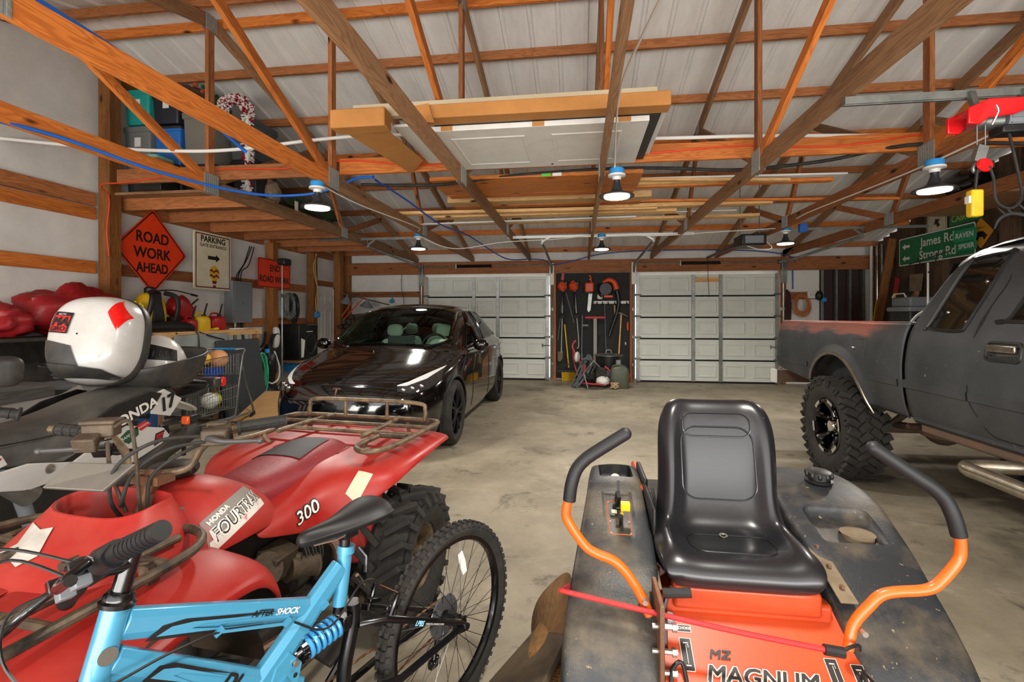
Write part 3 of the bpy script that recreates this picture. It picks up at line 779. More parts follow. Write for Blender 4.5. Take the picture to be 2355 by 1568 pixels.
 # lower grille, bumper lines, hood shut line
 g = drape([(CX + x, CY0 - .6, z) for z in (.27, .33, .39) for x in [-.62 + .062 * k for k in range(21)]], bv, (0, 1, 0), .004)
 MB().grid([g[k * 21:(k + 1) * 21] for k in range(3)]).build('lower_grille', M_BLACK, t)
 for sd in (-1, 1):
  pts = [car_pt(lerp(.28, 1.2, k / 14), 6.15 - .0 * k, sd) for k in range(15)]
  MB().tube(pts, .005, 4).build('bonnet_seam', M_GAP, t)
 pts = drape([(CX + x, CY0 - .5, .755 - .06 * (x / .6) ** 2) for x in [-.6 + .06 * k for k in range(21)]], bv, (0, 1, 0), .001)
 MB().tube(pts, .004, 4).build('bonnet_seam', M_GAP, t)
 # chrome T-shaped badge on the nose
 badge = [(-.045, .035), (-.02, .043), (.02, .043), (.045, .035), (.04, .026), (.012, .031), (0, -.04), (-.012, .031), (-.04, .026)]
 fl = drape([(CX + x, CY0 - .5, .69 + z) for x, z in badge], bv, (0, 1, 0), .006)
 MB().add(fl + [fl[6]], [(8, 0, 1), (8, 1, 7), (7, 1, 2, 5), (5, 2, 3), (5, 3, 4), (7, 5, 6)]).build('badge', M_CHROME, t, smooth=0)
 # wheels
 for y in ay:
  for sd in (-1, 1):
   T = wheel_T((CX + sd * .845, y, .36), 0, sd)
   MB().lathe(tyre_profile(.36, .245, .25), 48, T, True).build('tyre', M_TYRE, t)
   mb = MB().lathe([(.245, -.1), (.23, -.06), (.235, .095), (.247, .105), (.25, .098)], 48, T, False, False).lathe([(.05, .03), (.23, .03)], 24, T)
   wh = mb.build('rim', M_RIMBLK, t)
   for k in range(10):
    a = 2 * PI * (k // 2) / 5 + (.17 if k % 2 else -.17)
    c, s_ = math.cos(a), math.sin(a)
    MB().tube([(0.035 * c, .035 * s_, .085), (.12 * math.cos(a * 1.0), .12 * math.sin(a), .1), (.235 * math.cos(a + (.04 if k % 2 else -.04)), .235 * math.sin(a + (.04 if k % 2 else -.04)), .095)], [.016, .014, .018], 6, T=T).build('spoke', M_RIMBLK, wh)
   MB().lathe([(.045, .07), (.04, .105), (.001, .11)], 16, T).build('hub_cap', M_BLACK, wh)
 # cabin
 MB().b2((CX - .75, CY0 + 1.25, .3), (CX + .75, CY0 + 4.2, .36)).b2((CX - .72, CY0 + 4.1, .36), (CX + .72, CY0 + 4.16, 1.0)).build('cabin_floor', M_CABIN, t, smooth=0)
 MB().grid([[(CX + x, CY0 + y, z - .02 * abs(x)) for x in (-.78, -.4, 0, .4, .78)] for y, z in ((1.22, .98), (1.5, 1.02), (1.8, 1.0), (1.85, .8))]).build('dashboard', M_CABIN, t)
 MB().box((CX - .02, CY0 + 1.8, 1.06), (.37, .02, .21), (R(-10), 0, 0)).build('touch_screen', mat('dark_screen', '20262a', .1), t, bevel=.006)
 T = TR((CX + .37, CY0 + 1.98, 1.02), (R(68), 0, 0))
 MB().tube([(.17 * math.cos(2 * PI * k / 28), .17 * math.sin(2 * PI * k / 28), 0) for k in range(28)], .016, 8, closed=True, T=T).box((0, 0, -.01), (.3, .035, .03), None, T).box((0, -.06, -.01), (.035, .12, .03), None, T).build('steering_wheel', M_CABIN, t)
 def seat(x, y, w):
  rows = []
  for z, d, ww, th in ((.5, .12, .5, .14), (.75, .02, .56, .15), (.98, -.06 + .14, .5, .12), (1.12, .13, .36, .1)):
   rows.append([(x + w * ww / .56 * .5 * math.cos(a) * (abs(math.cos(a)) ** -.4 if abs(math.cos(a)) > .05 else 1), y + d + th * .5 * math.sin(a), z) for a in [2 * PI * k / 20 for k in range(20)]])
  s_ = MB().grid(rows, cu=True, cap=True).build('seat_back', M_SEAT, t, sub=1)
  MB().grid([[(x + w * .24 * q * math.cos(a), y + .14 + .05 * q * math.sin(a), z) for a in [2 * PI * k / 16 for k in range(16)]] for z, q in ((1.13, .7), (1.17, 1), (1.27, .98), (1.31, .6))], cu=True, cap=True).build('headrest', M_SEAT, t, sub=1)
  MB().box((x, y - .2, .5), (w, .5, .16)).build('seat_cushion', M_SEAT, t, bevel=.05, seg=3)
 seat(CX - .37, CY0 + 2.35, .54); seat(CX + .37, CY0 + 2.35, .54)
 for x in (-.45, 0, .45): seat(CX + x, CY0 + 3.3, .46)
 MB().box((CX + .62, CY0 + 1.52, 1.12), (.085, .004, .05), (R(-55), 0, R(-8))).build('windshield_sticker', M_WHITE, t, smooth=0)
 MB().box((CX, CY0 + 1.97, 1.37), (.2, .03, .06)).build('rear_view_mirror', M_CABIN, t, bevel=.01)
 # wipers
 for a, b in (((-.7, 1.36, 1.05), (-.05, 1.28, 1.085)), ((-.05, 1.26, 1.075), (.55, 1.33, 1.06))):
  MB().tube([(CX + a[0], CY0 + a[1], a[2] + .01), (CX + b[0], CY0 + b[1], b[2] + .015)], .009, 5).build('wiper', M_BLACK, t)
build_car()
# ------------------------------------------------------------ lifted pickup truck
PX = 3.12
def truck_x(z):
 return sinterp([(.66, .79), (.72, .825), (.80, .85), (.93, .868), (1.05, .872), (1.2, .858), (1.3, .835), (1.36, .81), (1.5, .765), (1.78, .67), (1.84, .62)], z)
def truck_paint():
 m = mat('faded_black_truck_paint', '3f4143', .48, col2='26282a', scale=3.5, amt=.5, bump=.04, bscale=40, spots=('6f675c', 30, .72))
 nt = m.node_tree; N = nt.nodes; L = nt.links; b = N['Principled BSDF']; src = b.inputs['Base Color'].links[0].from_socket
 tc = N.new('ShaderNodeTexCoord'); sp = N.new('ShaderNodeSeparateXYZ'); L.new(tc.outputs['Object'], sp.inputs[0])
 mp = N.new('ShaderNodeMapping'); mp.inputs['Scale'].default_value = (1, 1.6, 9); L.new(tc.outputs['Object'], mp.inputs[0])
 n = N.new('ShaderNodeTexNoise'); n.inputs['Scale'].default_value = 1.5; n.inputs['Detail'].default_value = 7; L.new(mp.outputs[0], n.inputs[0])
 h = N.new('ShaderNodeMapRange'); h.inputs[1].default_value = 1.16; h.inputs[2].default_value = 1.34; h.inputs[3].default_value = -.35; h.inputs[4].default_value = .25; L.new(sp.outputs[2], h.inputs[0])
 y = N.new('ShaderNodeMapRange'); y.inputs[1].default_value = 3.9; y.inputs[2].default_value = 4.3; L.new(sp.outputs[1], y.inputs[0])
 a = N.new('ShaderNodeMath'); a.operation = 'ADD'; L.new(n.outputs[0], a.inputs[0]); L.new(h.outputs[0], a.inputs[1])
 f = N.new('ShaderNodeMapRange'); f.inputs[1].default_value = .55; f.inputs[2].default_value = .72; f.inputs[4].default_value = .85; L.new(a.outputs[0], f.inputs[0])
 g = N.new('ShaderNodeMath'); g.operation = 'MULTIPLY'; L.new(f.outputs[0], g.inputs[0]); L.new(y.outputs[0], g.inputs[1])
 x = N.new('ShaderNodeMix'); x.data_type = 'RGBA'; x.inputs[7].default_value = lin('8f5140'); L.new(src, x.inputs[6]); L.new(g.outputs[0], x.inputs[0]); L.new(x.outputs[2], b.inputs['Base Color'])
 return m
M_TRUCK = truck_paint()
M_FRAME = mat('rusty_muddy_frame', '4a443d', .8, col2='6b4a33', scale=7, amt=.45, bump=.3)
M_PITTED = mat('pitted_chrome', 'b9b3a6', .28, .9, col2='8a7a62', scale=18, amt=.45)
def side_panel(y0, y1, z0, z1, ny, nz, sd, inset=0):
 return [[(PX + sd * (truck_x(lerp(z0, z1, j / nz)) - inset), lerp(y0, y1, i / ny), lerp(z0, z1, j / nz)) for i in range(ny + 1)] for j in range(nz + 1)]
def strip(mb, path, w, t):
 pass
def build_truck():
 t = thing('pickup_truck', 'lifted matte black pickup truck with rusty bed side at the right', 'pickup truck', (PX, 3.6, 0))
 AY = (4.72, 1.62)
 # bed: two walls with wheel arch openings, floor, front wall, tailgate
 for sd in (-1, 1):
  mb = MB(); ny, nz = 90, 26; y0, y1, z0, z1 = 3.80, 6.02, .70, 1.365
  P = side_panel(y0, y1, z0, z1, ny, nz, sd)
  vs = [p for r in P for p in r]; fs = []
  def zlow(y): return sinterp([(3.8, .70), (4.1, .71), (5.2, .78), (5.7, .83), (6.02, .86)], y)
  vs = [(x, y, z) for x, y, z in vs]
  for j in range(nz + 1):
   for i in range(ny + 1):
    y = lerp(y0, y1, i / ny); z = lerp(zlow(y), z1, j / nz)
    a = math.sqrt(max(0, .475 ** 2 - (y - AY[0]) ** 2))
    if abs(y - AY[0]) < .475:
     zz = .60 + a
     if zz > zlow(y): z = lerp(zz, z1, j / nz)
    flare = .03 * max(0, 1 - abs(math.hypot(y - AY[0], z - .6) - .475) / .09)
    vs[j * (ny + 1) + i] = (PX + sd * (truck_x(z) + flare - .012 * max(0, (y - 5.9) / .12)), y, z)
  for j in range(nz):
   for i in range(ny):
    fs.append((j * (ny + 1) + i, j * (ny + 1) + i + 1, (j + 1) * (ny + 1) + i + 1, (j + 1) * (ny + 1) + i))
  mb.add(vs, fs if sd > 0 else [f[::-1] for f in fs])
  wall = mb.build('bed_side', M_TRUCK, t, smooth=40, solid=.01)
  MB().b2((PX + sd * .72, 3.80, 1.355), (PX + sd * .80, 6.02, 1.375)).b2((PX + sd * .72, 3.8, .85), (PX + sd * .735, 6.02, 1.36)).build('bed_rail', M_TRUCK, t, smooth=0, bevel=.006)
  if sd < 0:
   A0 = [R(6 + 148 * k / 30) for k in range(31)]
   rim = []
   for q, ox in ((.478, .034), (.50, .036), (.503, .028), (.478, .02)):
    rim.append([(PX + sd * (truck_x(.6 + .49 * math.sin(a)) + ox), AY[0] - q * math.cos(a), .6 + q * math.sin(a)) for a in A0])
   MB().grid(rim, cv=True).build('arch_trim', M_PITTED, t)
   # fuel flap
   y, z = 4.36, 1.13
   q = rrect(.19, .2, .03); pts = [(PX + sd * (truck_x(z + b) + .004), y + a, z + b) for a, b in q]
   MB().add(pts, [tuple(range(len(pts)))]).tube(pts, .004, 4, closed=True).build('fuel_flap', M_TRUCK, t, smooth=0)
   MB().ball((PX + sd * (truck_x(z) + .006), y + .05, z + .03), .014, 10, 8).build('fuel_lock', M_CHROME, t)
 MB().b2((PX - .73, 3.80, .85), (PX + .73, 6.0, .88)).b2((PX - .73, 3.80, .85), (PX + .73, 3.83, 1.36)).build('bed_floor', M_TRUCK, t, smooth=0)
 MB().b2((PX - .80, 5.98, .86), (PX + .80, 6.03, 1.36)).build('tailgate', M_TRUCK, t, bevel=.01)
 # wells
 for y in AY:
  for sd in (-1, 1):
   A0 = [R(14 + 152 * k / 24) for k in range(25)]
   MB().grid([[(PX + sd * q, y - .5 * math.cos(a), .6 + .5 * math.sin(a)) for a in A0] for q in (.45, .84)]).build('wheel_well', M_DARK, t)
 # cab: roof, sides
 def cab_loft():
  mb = MB(); prof = []
  # roof line along y
  top = [(3.76, 1.36), (3.72, 1.5), (3.52, 1.80), (3.42, 1.86), (3.2, 1.89), (2.4, 1.9), (2.15, 1.87), (1.92, 1.74), (1.42, 1.36)]
  return top
 top = cab_loft()
 zt = lambda y: interp(sorted(top), y)
 for sd in (-1, 1):
  mb = MB(); ys = [3.76 - (3.76 - .8) * i / 100 for i in range(101)]; vs = []; nz = 30
  for i, y in enumerate(ys):
   ztop = min(1.83, zt(y) - .03) if y > 1.44 else interp([(.8, 1.12), (1.44, 1.30)], y)
   zl = .68 if y > 1.9 else .70
   if abs(y - AY[1]) < .475: zl = max(zl, .60 + math.sqrt(.475 ** 2 - (y - AY[1]) ** 2))
   for j in range(nz + 1):
    z = lerp(zl, ztop, j / nz)
    vs.append((PX + sd * (truck_x(z) - .06 * max(0, (1.1 - y) / .3)), y, z))
  fs = [(i * (nz + 1) + j, i * (nz + 1) + j + 1, (i + 1) * (nz + 1) + j + 1, (i + 1) * (nz + 1) + j) for i in range(100) for j in range(nz)]
  mb.add(vs, fs if sd > 0 else [f[::-1] for f in fs])
  mb.build('cab_side', M_TRUCK, t, smooth=40, solid=.008)
 rf = []
 for y, z in top:
  w = truck_x(max(min(1.83, z - .03), .7)); e = .035
  rf.append([(PX + q * w, y, z - .03 + (.03 if abs(q) < .9 else .02 if abs(q) < .98 else 0)) for q in (-1, -.97, -.85, -.4, 0, .4, .85, .97, 1)])
 MB().grid(rf).build('roof', M_TRUCK, t, smooth=50, sub=1)
 MB().b2((PX - .8, 3.735, .72), (PX + .8, 3.76, 1.40)).build('cab_rear_wall', M_TRUCK, t, smooth=0)
 MB().grid([[(PX + q * .7, y, z) for q in (-1, 1)] for y, z in ((3.705, 1.5), (3.565, 1.76))]).build('rear_window', M_TINTOP, t)
 MB().grid([[(PX + q * (.78 - .1 * k), y - .012, z + .012) for q in (-1, 0, 1)] for k, (y, z) in enumerate(((1.46, 1.39), (1.9, 1.72)))]).build('windshield', M_TINTOP, t)
 MB().grid([[(PX + q * .8, y, z + .02 * (1 - q * q)) for q in (-1, -.5, 0, .5, 1)] for y, z in ((1.44, 1.30), (1.1, 1.24), (.8, 1.12))]).build('bonnet', M_TRUCK, t)
 MB().b2((PX - .8, .74, .75), (PX + .8, .82, 1.14)).build('grille_panel', M_BLACK, t, bevel=.02)
 MB().b2((PX - .86, .58, .62), (PX + .86, .72, .80)).build('front_bumper', M_PITTED, t, bevel=.02)
 # side windows, seams, mouldings, handles
 for sd in (-1, 1):
  sx = lambda z, o=.006: PX + sd * (truck_x(z) + o)
  def win(name, poly, mt=M_TINTOP):
   n = len(poly); cx = sum(p[0] for p in poly) / n; cz = sum(p[1] for p in poly) / n
   P3, _ = spline([Vector((0, a, b)) for a, b in poly], [1] * n, 6, True)
   P = [(p.y, p.z) for p in P3]
   rings = []
   for q in (1, .75, .5, .25, .02):
    rings.append([(sx(cz + (b - cz) * q, .005), cx + (a - cx) * q, cz + (b - cz) * q) for a, b in P])
   g = MB().grid(rings, cu=True).build(name, mt, t, smooth=180)
   MB().tube([(sx(b, .004), a, b) for a, b in P], .013, 6, closed=True).build('window_seal', M_BLACK, g)
   return g
  w1 = win('quarter_window', [(3.60, 1.335), (3.605, 1.36), (3.45, 1.74), (3.40, 1.775), (3.20, 1.785), (3.155, 1.76), (3.28, 1.40), (3.33, 1.325)])
  for y, z in ((3.48, 1.44), (3.25, 1.62), (3.30, 1.38)):
   MB().ball((sx(z, .006), y, z), .011, 8, 6).build('window_stud', M_CHROME, w1)
  win('door_window', [(3.00, 1.385), (3.005, 1.41), (2.86, 1.72), (2.8, 1.765), (2.3, 1.775), (2.2, 1.74), (1.82, 1.42), (1.85, 1.38)])
  def seam(pts, r=.006, m=M_GAP):
   MB().tube([(sx(z, .001), y, z) for y, z in pts], r, 5, sub=3).build('door_seam', m, t)
  seam([(3.13, 1.79), (3.1, 1.62), (3.16, 1.48), (3.2, 1.3), (3.205, 1.0), (3.19, .9), (3.09, .76), (3.0, .74)])
  seam([(3.0, .74), (2.4, .735), (1.98, .735), (1.93, .8), (1.93, 1.2), (1.86, 1.38)])
  for y0, y1 in ((3.78, 3.21), (3.195, 1.94), (4.2, 3.84), (5.98, 5.24)):
   mb = MB(); rows = []
   for z, o in ((.915, 0), (.92, .012), (.965, .014), (.975, 0)):
    rows.append([(sx(z, o), y, z) for y in (y0, y1)])
   mb.grid(rows).build('side_moulding', M_TRUCK, t)
  MB().tube([(sx(.7, -.0), y, .71) for y in (3.74, 3.0, 2.0)], .02, 6).build('sill_edge', M_TRUCK, t)
  if sd < 0:
   y, z = 2.98, 1.22
   h = MB(); q = rrect(.22, .10, .025); pts = [(sx(z + b, .005), y + a, z + b) for a, b in q]
   h.add(pts, [tuple(range(len(pts)))]).tube(pts, .008, 5, closed=True)
   hb = h.build('handle_recess', M_BLACK, t)
   MB().box((sx(z + .018, .02), y, z + .018), (.016, .185, .04)).build('door_handle', M_PITTED, t, bevel=.006)
   MB().lathe([(.012, 0), (.012, .012), (.001, .013)], 12, axes((sx(z - .03, .004), y + .075, z - .03), (0, 1, 0), (0, 0, 1))).build('door_lock', M_CHROME, t)
   MB().ball((PX - .98, 1.78, 1.43), (.1, .05, .08)).build('wing_mirror', M_BLACK, t)
 # rear bumper
 MB().b2((PX - .86, 6.04, .66), (PX + .86, 6.16, .80)).build('rear_bumper', M_FRAME, t, bevel=.01)
 MB().b2((PX - .88, 6.03, .655), (PX - .86, 6.17, .805)).build('bumper_end', M_WHITE, t)
 # chassis
 for sd in (-1, 1):
  MB().b2((PX + sd * .38, .8, .60), (PX + sd * .46, 6.0, .72)).build('chassis_rail', M_FRAME, t, bevel=.01)
  MB().tube([(PX + sd * .5, 5.35, .6), (PX + sd * .5, 4.72, .5), (PX + sd * .5, 4.0, .58)], .03, 6, sub=6).build('leaf_spring', M_FRAME, t)
  MB().tube([(PX + sd * .42, 4.3, .75), (PX + sd * .55, 4.62, .42)], .03, 8).build('shock_absorber', M_FRAME, t)
 for sd in (-1, 1): MB().b2((PX + sd * .8, 1.95, .62), (PX + sd * .5, 3.72, .70)).build('inner_sill', M_FRAME, t, bevel=.015)
 for y in AY:
  MB().tube([(PX - .75, y, .44), (PX + .75, y, .44)], .045, 10).ball((PX, y, .44), (.15, .14, .14), 14, 10).build('axle', M_FRAME, t)
 MB().tube([(PX, 4.72, .46), (PX, 2.6, .58)], .035, 8).build('drive_shaft', M_FRAME, t)
 MB().tube([(PX - .3, 2.2, .56), (PX - .32, 3.6, .55), (PX - .55, 3.95, .55), (PX - .55, 4.1, .55)], .03, 8, sub=4).build('exhaust', M_FRAME, t)
 # tube step
 MB().tube([(PX - .45, 2.86, .63), (PX - .78, 2.94, .61), (PX - .97, 3.03, .585), (PX - 1.02, 2.99, .58), (PX - 1.02, 2.85, .58), (PX - 1.02, 2.2, .58), (PX - .98, 2.1, .58), (PX - .5, 2.15, .62)], .038, 12, sub=5).build('tube_step', M_PITTED, t)
 MB().b2((PX - .62, 2.78, .5), (PX - .6, 2.88, .66)).build('step_bracket', M_RUST, t)
 # wheels with mud tread
 M_MACH = mat('machined_wheel_face', 'cfcdc6', .3, .8)
 for y in AY:
  for sd in (-1, 1):
   T = wheel_T((PX + sd * .81, y, .44), 0, sd); Ro, W = .425, .31
   MB().lathe(tyre_profile(Ro, .245, W, .02), 60, T, True).build('tyre', M_TYRE, t)
   mb = MB(); n = 34
   for k in range(n):
    a = 2 * PI * k / n
    for z, tw, lw, dz, da in ((-.118, .5, .052, .085, 0), (-.045, -.7, .05, .085, .45), (.045, .7, .05, .085, 0), (.118, -.5, .052, .085, .45)):
     b = a + da * 2 * PI / n
     A = T @ Matrix.Rotation(b, 4, 'Z') @ Matrix.Translation((Ro + .004, 0, z)) @ Matrix.Rotation(tw, 4, 'X')
     mb.box((0, 0, 0), (.03, lw, dz), None, A)
    for z in (-1, 1):
     A = T @ Matrix.Rotation(a + .4 * (k % 2) * 2 * PI / n, 4, 'Z') @ Matrix.Translation((Ro - .035, 0, z * (W / 2 - .008))) @ Matrix.Rotation(z * .25, 4, 'Y')
     mb.box((0, 0, 0), (.06, .03, .022), None, A)
   mb.build('tread', M_TYRE, t, smooth=0)
   rim = MB().lathe([(.248, -.12), (.235, -.1), (.2, -.02), (.215, .12), (.235, .135), (.25, .13)], 48, T, False, False).build('rim', M_GLOSSBLK, t)
   MB().lathe([(.05, -.02), (.21, -.05)], 32, T).build('rim_disc', M_GAP, rim)
   for k in range(6):
    a = 2 * PI * k / 6 + .2
    rr_ = [[(q * math.cos(a + d), q * math.sin(a + d), z) for d in [(-.2 + .4 * i / 8) for i in range(9)]] for q, z in ((.213, .137), (.242, .139))]
    MB().grid(rr_, T=T).build('machined_flat', M_MACH, rim)
    a += .5
    MB().tube([(.06 * math.cos(a), .06 * math.sin(a), .045), (.14 * math.cos(a), .14 * math.sin(a), .06), (.225 * math.cos(a), .225 * math.sin(a), .11)], [.03, .026, .03], 8, T=T).build('spoke', M_GLOSSBLK, rim)
   MB().lathe([(.055, .03), (.055, .085), (.045, .1), (.001, .102)], 24, T).build('hub', M_CHROME, rim)
   mb = MB()
   for k in range(6):
    a = 2 * PI * k / 6; mb.lathe([(.011, .05), (.011, .095), (.001, .1)], 8, T @ Matrix.Translation((.085 * math.cos(a), .085 * math.sin(a), 0)))
   mb.build('wheel_nuts', M_CHROME, rim)
build_truck()
# ------------------------------------------------------------ zero-turn mower
M_ORG = mat('orange_mower_paint', 'c4451a', .42, col2='9f3814', scale=5, amt=.4, coat=.3, spots=('8a7150', 40, .74))
M_ORGT = mat('orange_tube_paint', 'd25c14', .38, coat=.3)
M_SEATV = mat('black_seat_vinyl', '17171a', .3, spec=.6, coat=.15, spots=('9a9384', 75, .76))
M_DUST = mat('dusty_tan_steel', '85755c', .75, col2='5a4c38', scale=9, amt=.5, bump=.2)
M_MUD = mat('caked_mud_deck', '8a6234', .9, col2='4a3721', scale=8, amt=.5, bump=.8, bscale=50)
M_FENDER = mat('grass_dusted_black_plastic', '222427', .48, col2='7f7056', scale=3.0, amt=.33, contrast=.22, bump=.12, bscale=120, spots=('8a7a5a', 55, .70), detail=8)
M_GRIP = mat('black_foam_grip', '17181a', .55)
def build_mower():
 mx = .49
 t = thing('riding_mower', 'orange zero-turn riding mower with a black vinyl seat in the right foreground', 'riding mower', (mx, 1.9, 0))
 X = lambda r: mx + r
 # ---- seat
 prof = [(1.600, .565, .18, 0, .5), (1.572, .585, .215, 0, .7), (1.575, .622, .235, .004, .9), (1.61, .642, .243, .012, 1), (1.68, .640, .248, .024, 1), (1.76, .630, .246, .034, 1), (1.83, .632, .238, .046, 1), (1.88, .665, .222, .055, 1), (1.915, .735, .212, .055, 1), (1.938, .83, .212, .048, 1), (1.957, .93, .214, .04, 1), (1.975, 1.01, .207, .026, 1), (1.993, 1.06, .186, .012, .95), (2.02, 1.082, .155, .004, .8), (2.045, 1.06, .12, 0, .5)]
 rows = []
 for i, (y, z, hw, bol, q) in enumerate(prof):
  a = prof[max(0, i - 1)]; b = prof[min(len(prof) - 1, i + 1)]
  d = Vector((0, b[0] - a[0], b[1] - a[1])).normalized(); nrm = Vector((0, -d.z, d.y))
  row = []
  for k in range(40):
   an = 2 * PI * k / 40; c, s_ = math.cos(an), math.sin(an)
   u = math.copysign(abs(c) ** .55, c)
   if s_ >= 0: h = .016 * q * s_ ** .5 + bol * math.exp(-((abs(u) - .80) / .17) ** 2) * min(1, (1.0 - abs(u)) / .12 + .35)
   else: h = -.055 * q * abs(s_) ** .5
   p = Vector((.01 + .012 * max(0, min(1, (z - .66) / .2)) + mx + hw * u, y, z)) + nrm * h
   row.append(tuple(p))
  rows.append(row)
 seat = MB().grid(rows, cu=True, cap=True).build('seat', M_SEATV, t, sub=2, smooth=180)
 sv = bvh_of(bake(seat))
 def piping(pts, d, r=.0035, name='seat_piping', off=.001):
  MB().tube(drape(pts, sv, d, off, 1.0), r, 6, closed=True).build(name, M_SEATV, seat)
 q = rrect(.26, .255, .055, 6); piping([(X(.02) + a * (1 + .0 * b), 1.4, .865 + b) for a, b in q], (0, 1, 0))
 q = rrect(.245, .085, .035, 6); piping([(X(.022) + a, 1.4, 1.0 + b - .12 * a * a * 4 * 0) for a, b in q], (0, 1, 0))
 piping([(X(.01) + a, 1.72 + b, .9) for a, b in rrect(.27, .15, .05, 6)], (0, 0, -1), .0025)
 T = axes(drape([(X(.005), 1.79, .9)], sv, (0, 0, -1), .001, .5)[0], (1, 0, 0), (0, 1, .15))
 MB().lathe([(.013, .001), (.014, .004), (.009, .004), (.008, .001)], 20, T, True).build('drain_ring', M_BOLT, seat)
 MB().grid([[(X(.01) + q * math.cos(a), 1.79 + q * .9 * math.sin(a) * .8, z) for a in [2 * PI * k / 24 for k in range(24)]] for z, q in ((.52, .2), (.56, .24), (.585, .235))], cu=True, cap=True).build('seat_pan', M_BLACK, t)
 for x in (-.2, .22):
  MB().tube([(X(x), 1.60, .56), (X(x), 1.63, .47)], .009, 8).tube([(X(x) - .02, 1.62, .49), (X(x) + .025, 1.62, .49)], .011, 8).build('seat_hinge', M_BOLT, t)
 # ---- fenders
 def fender(rel, name):
  rows = []
  for y, xi, xo, zt, zb, rr_ in rel:
   pts = [(xi, zb), (xi, lerp(zb, zt, .5)), (xi, zt - rr_), (xi, zt - rr_ * .3), (lerp(xi, xo, .12), zt), (lerp(xi, xo, .5), zt + .004), (lerp(xi, xo, .86), zt - .004), (xo, zt - rr_ * .45), (xo + (xo - xi) * .02, zt - rr_ * 1.4), (xo + (xo - xi) * .03, lerp(zb, zt, .45)), (xo, zb)]
   rows.append([(X(a), y, b) for a, b in pts])
  return MB().grid(rows, cu=True, cap=True).build(name, M_FENDER, t, sub=2, smooth=180, fix=True)
 L_ = [(2.385, -.27, -.40, .60, .42, .02), (2.37, -.24, -.425, .70, .40, .03), (2.33, -.235, -.435, .735, .40, .025), (2.13, -.235, -.45, .738, .40, .022), (2.07, -.235, -.455, .728, .38, .022), (2.03, -.235, -.46, .705, .38, .02), (1.85, -.235, -.48, .672, .35, .025), (1.70, -.235, -.50, .632, .32, .03), (1.60, -.24, -.515, .592, .3, .03), (1.545, -.245, -.525, .55, .28, .03), (1.51, -.245, -.535, .515, .2, .04), (1.46, -.245, -.54, .47, .12, .05), (1.41, -.25, -.54, .38, .12, .06), (1.375, -.26, -.53, .25, .12, .05), (1.365, -.28, -.5, .14, .11, .02)]
 R_ = [(2.45, .30, .55, .60, .42, .02), (2.43, .27, .60, .70, .40, .03), (2.38, .265, .63, .735, .40, .03), (2.16, .265, .635, .745, .40, .03), (2.02, .265, .635, .725, .40, .03), (1.93, .265, .625, .69, .40, .035), (1.80, .27, .61, .655, .38, .04), (1.70, .275, .60, .60, .35, .045), (1.62, .28, .60, .55, .3, .045), (1.565, .285, .60, .50, .25, .04), (1.53, .29, .60, .47, .2, .04), (1.48, .295, .60, .42, .12, .05), (1.43, .30, .59, .33, .12, .06), (1.40, .31, .57, .2, .11, .03)]
 lf = fender(L_, 'left_fender'); rf = fender(R_, 'right_fender')
 def cutter(mb, m=M_FENDER, **k): return mb.build('cutter', m, None, **k)
 bake(lf); bake(rf)
 c1 = cutter(MB().box((X(-.335), 2.215, .75), (.14, .19, .16)), bevel=.02, seg=3); bake(c1)
 c2 = cutter(MB().box((X(-.345), 1.87, .725), (.135, .30, .11), (R(11), 0, 0)), bevel=.022, seg=3); bake(c2)
 cut(lf, [c1, c2])
 c3 = cutter(MB().lathe([(.052, -.1), (.055, .1)], 28, TR((X(.47), 1.86, .68))))
 c4 = cutter(MB().box((X(.44), 1.87, .715), (.23, .19, .13), (R(14), 0, 0)), bevel=.035, seg=4); bake(c4)
 cut(rf, [c4, c3])
 for o in (lf, rf): o.data.shade_smooth(); o.data.set_sharp_from_angle(angle=R(38))
 MB().lathe([(.001, -.035), (.05, -.035), (.05, .0), (.054, .002)], 28, TR((X(.47), 1.86, .655))).build('cup_holder', M_DUST, rf)
 MB().b2((X(-.235), 2.05, .55), (X(-.215), 2.3, .752)).build('fender_lip', M_BLACK, lf, bevel=.008)
 MB().b2((X(-.235), 1.78, .58), (X(-.222), 2.12, .735)).build('fender_lip', M_BLACK, lf, bevel=.006)
 # fuel cap
 mb = MB(); T = TR((X(.47), 2.14, .745), (R(4), 0, 0))
 mb.lathe([(.05, 0), (.052, .008), (.04, .012), (.04, .018), (.046, .02), (.046, .04), (.035, .045), (.001, .045)], 30, T)
 for k in range(10):
  a = 2 * PI * k / 10; mb.ball((.044 * math.cos(a), .044 * math.sin(a), .03), (.009, .009, .013), 8, 6, T)
 mb.build('fuel_cap', M_BLACK, rf)
 # ---- control panel
 PT = TR((X(-.345), 1.862, .655), (R(11), 0, 0))
 cp = MB().prism(rrect(.085, .215, .012), .012, PT, .0).build('control_panel', M_DUST, lf, bevel=.002)
 MB().tube([PT @ Vector((a, b, .0125)) for a, b in rrect(.079, .208, .01)], .0013, 4, closed=True).build('panel_border', M_ORGT, cp)
 MB().prism(rrect(.03, .04, .004), .006, PT @ Matrix.Translation((-.016, .02, .012))).build('hour_meter', M_BLACK, cp)
 MB().prism(rrect(.02, .022, .002), .002, PT @ Matrix.Translation((-.016, .024, .018))).build('meter_display', mat('meter_display', 'a8a68e', .2), cp)
 MB().lathe([(.02, .012), (.02, .018), (.012, .022), (.001, .022)], 20, PT @ Matrix.Translation((.0, .065, 0))).build('ignition_switch', M_BLACK, cp)
 MB().box((0, .07, .045), (.014, .03, .05), (R(20), 0, R(12)), PT).box((.004, .09, .075), (.01, .012, .06), (R(-30), 0, 0), PT).build('ignition_key', M_BLACK, cp)
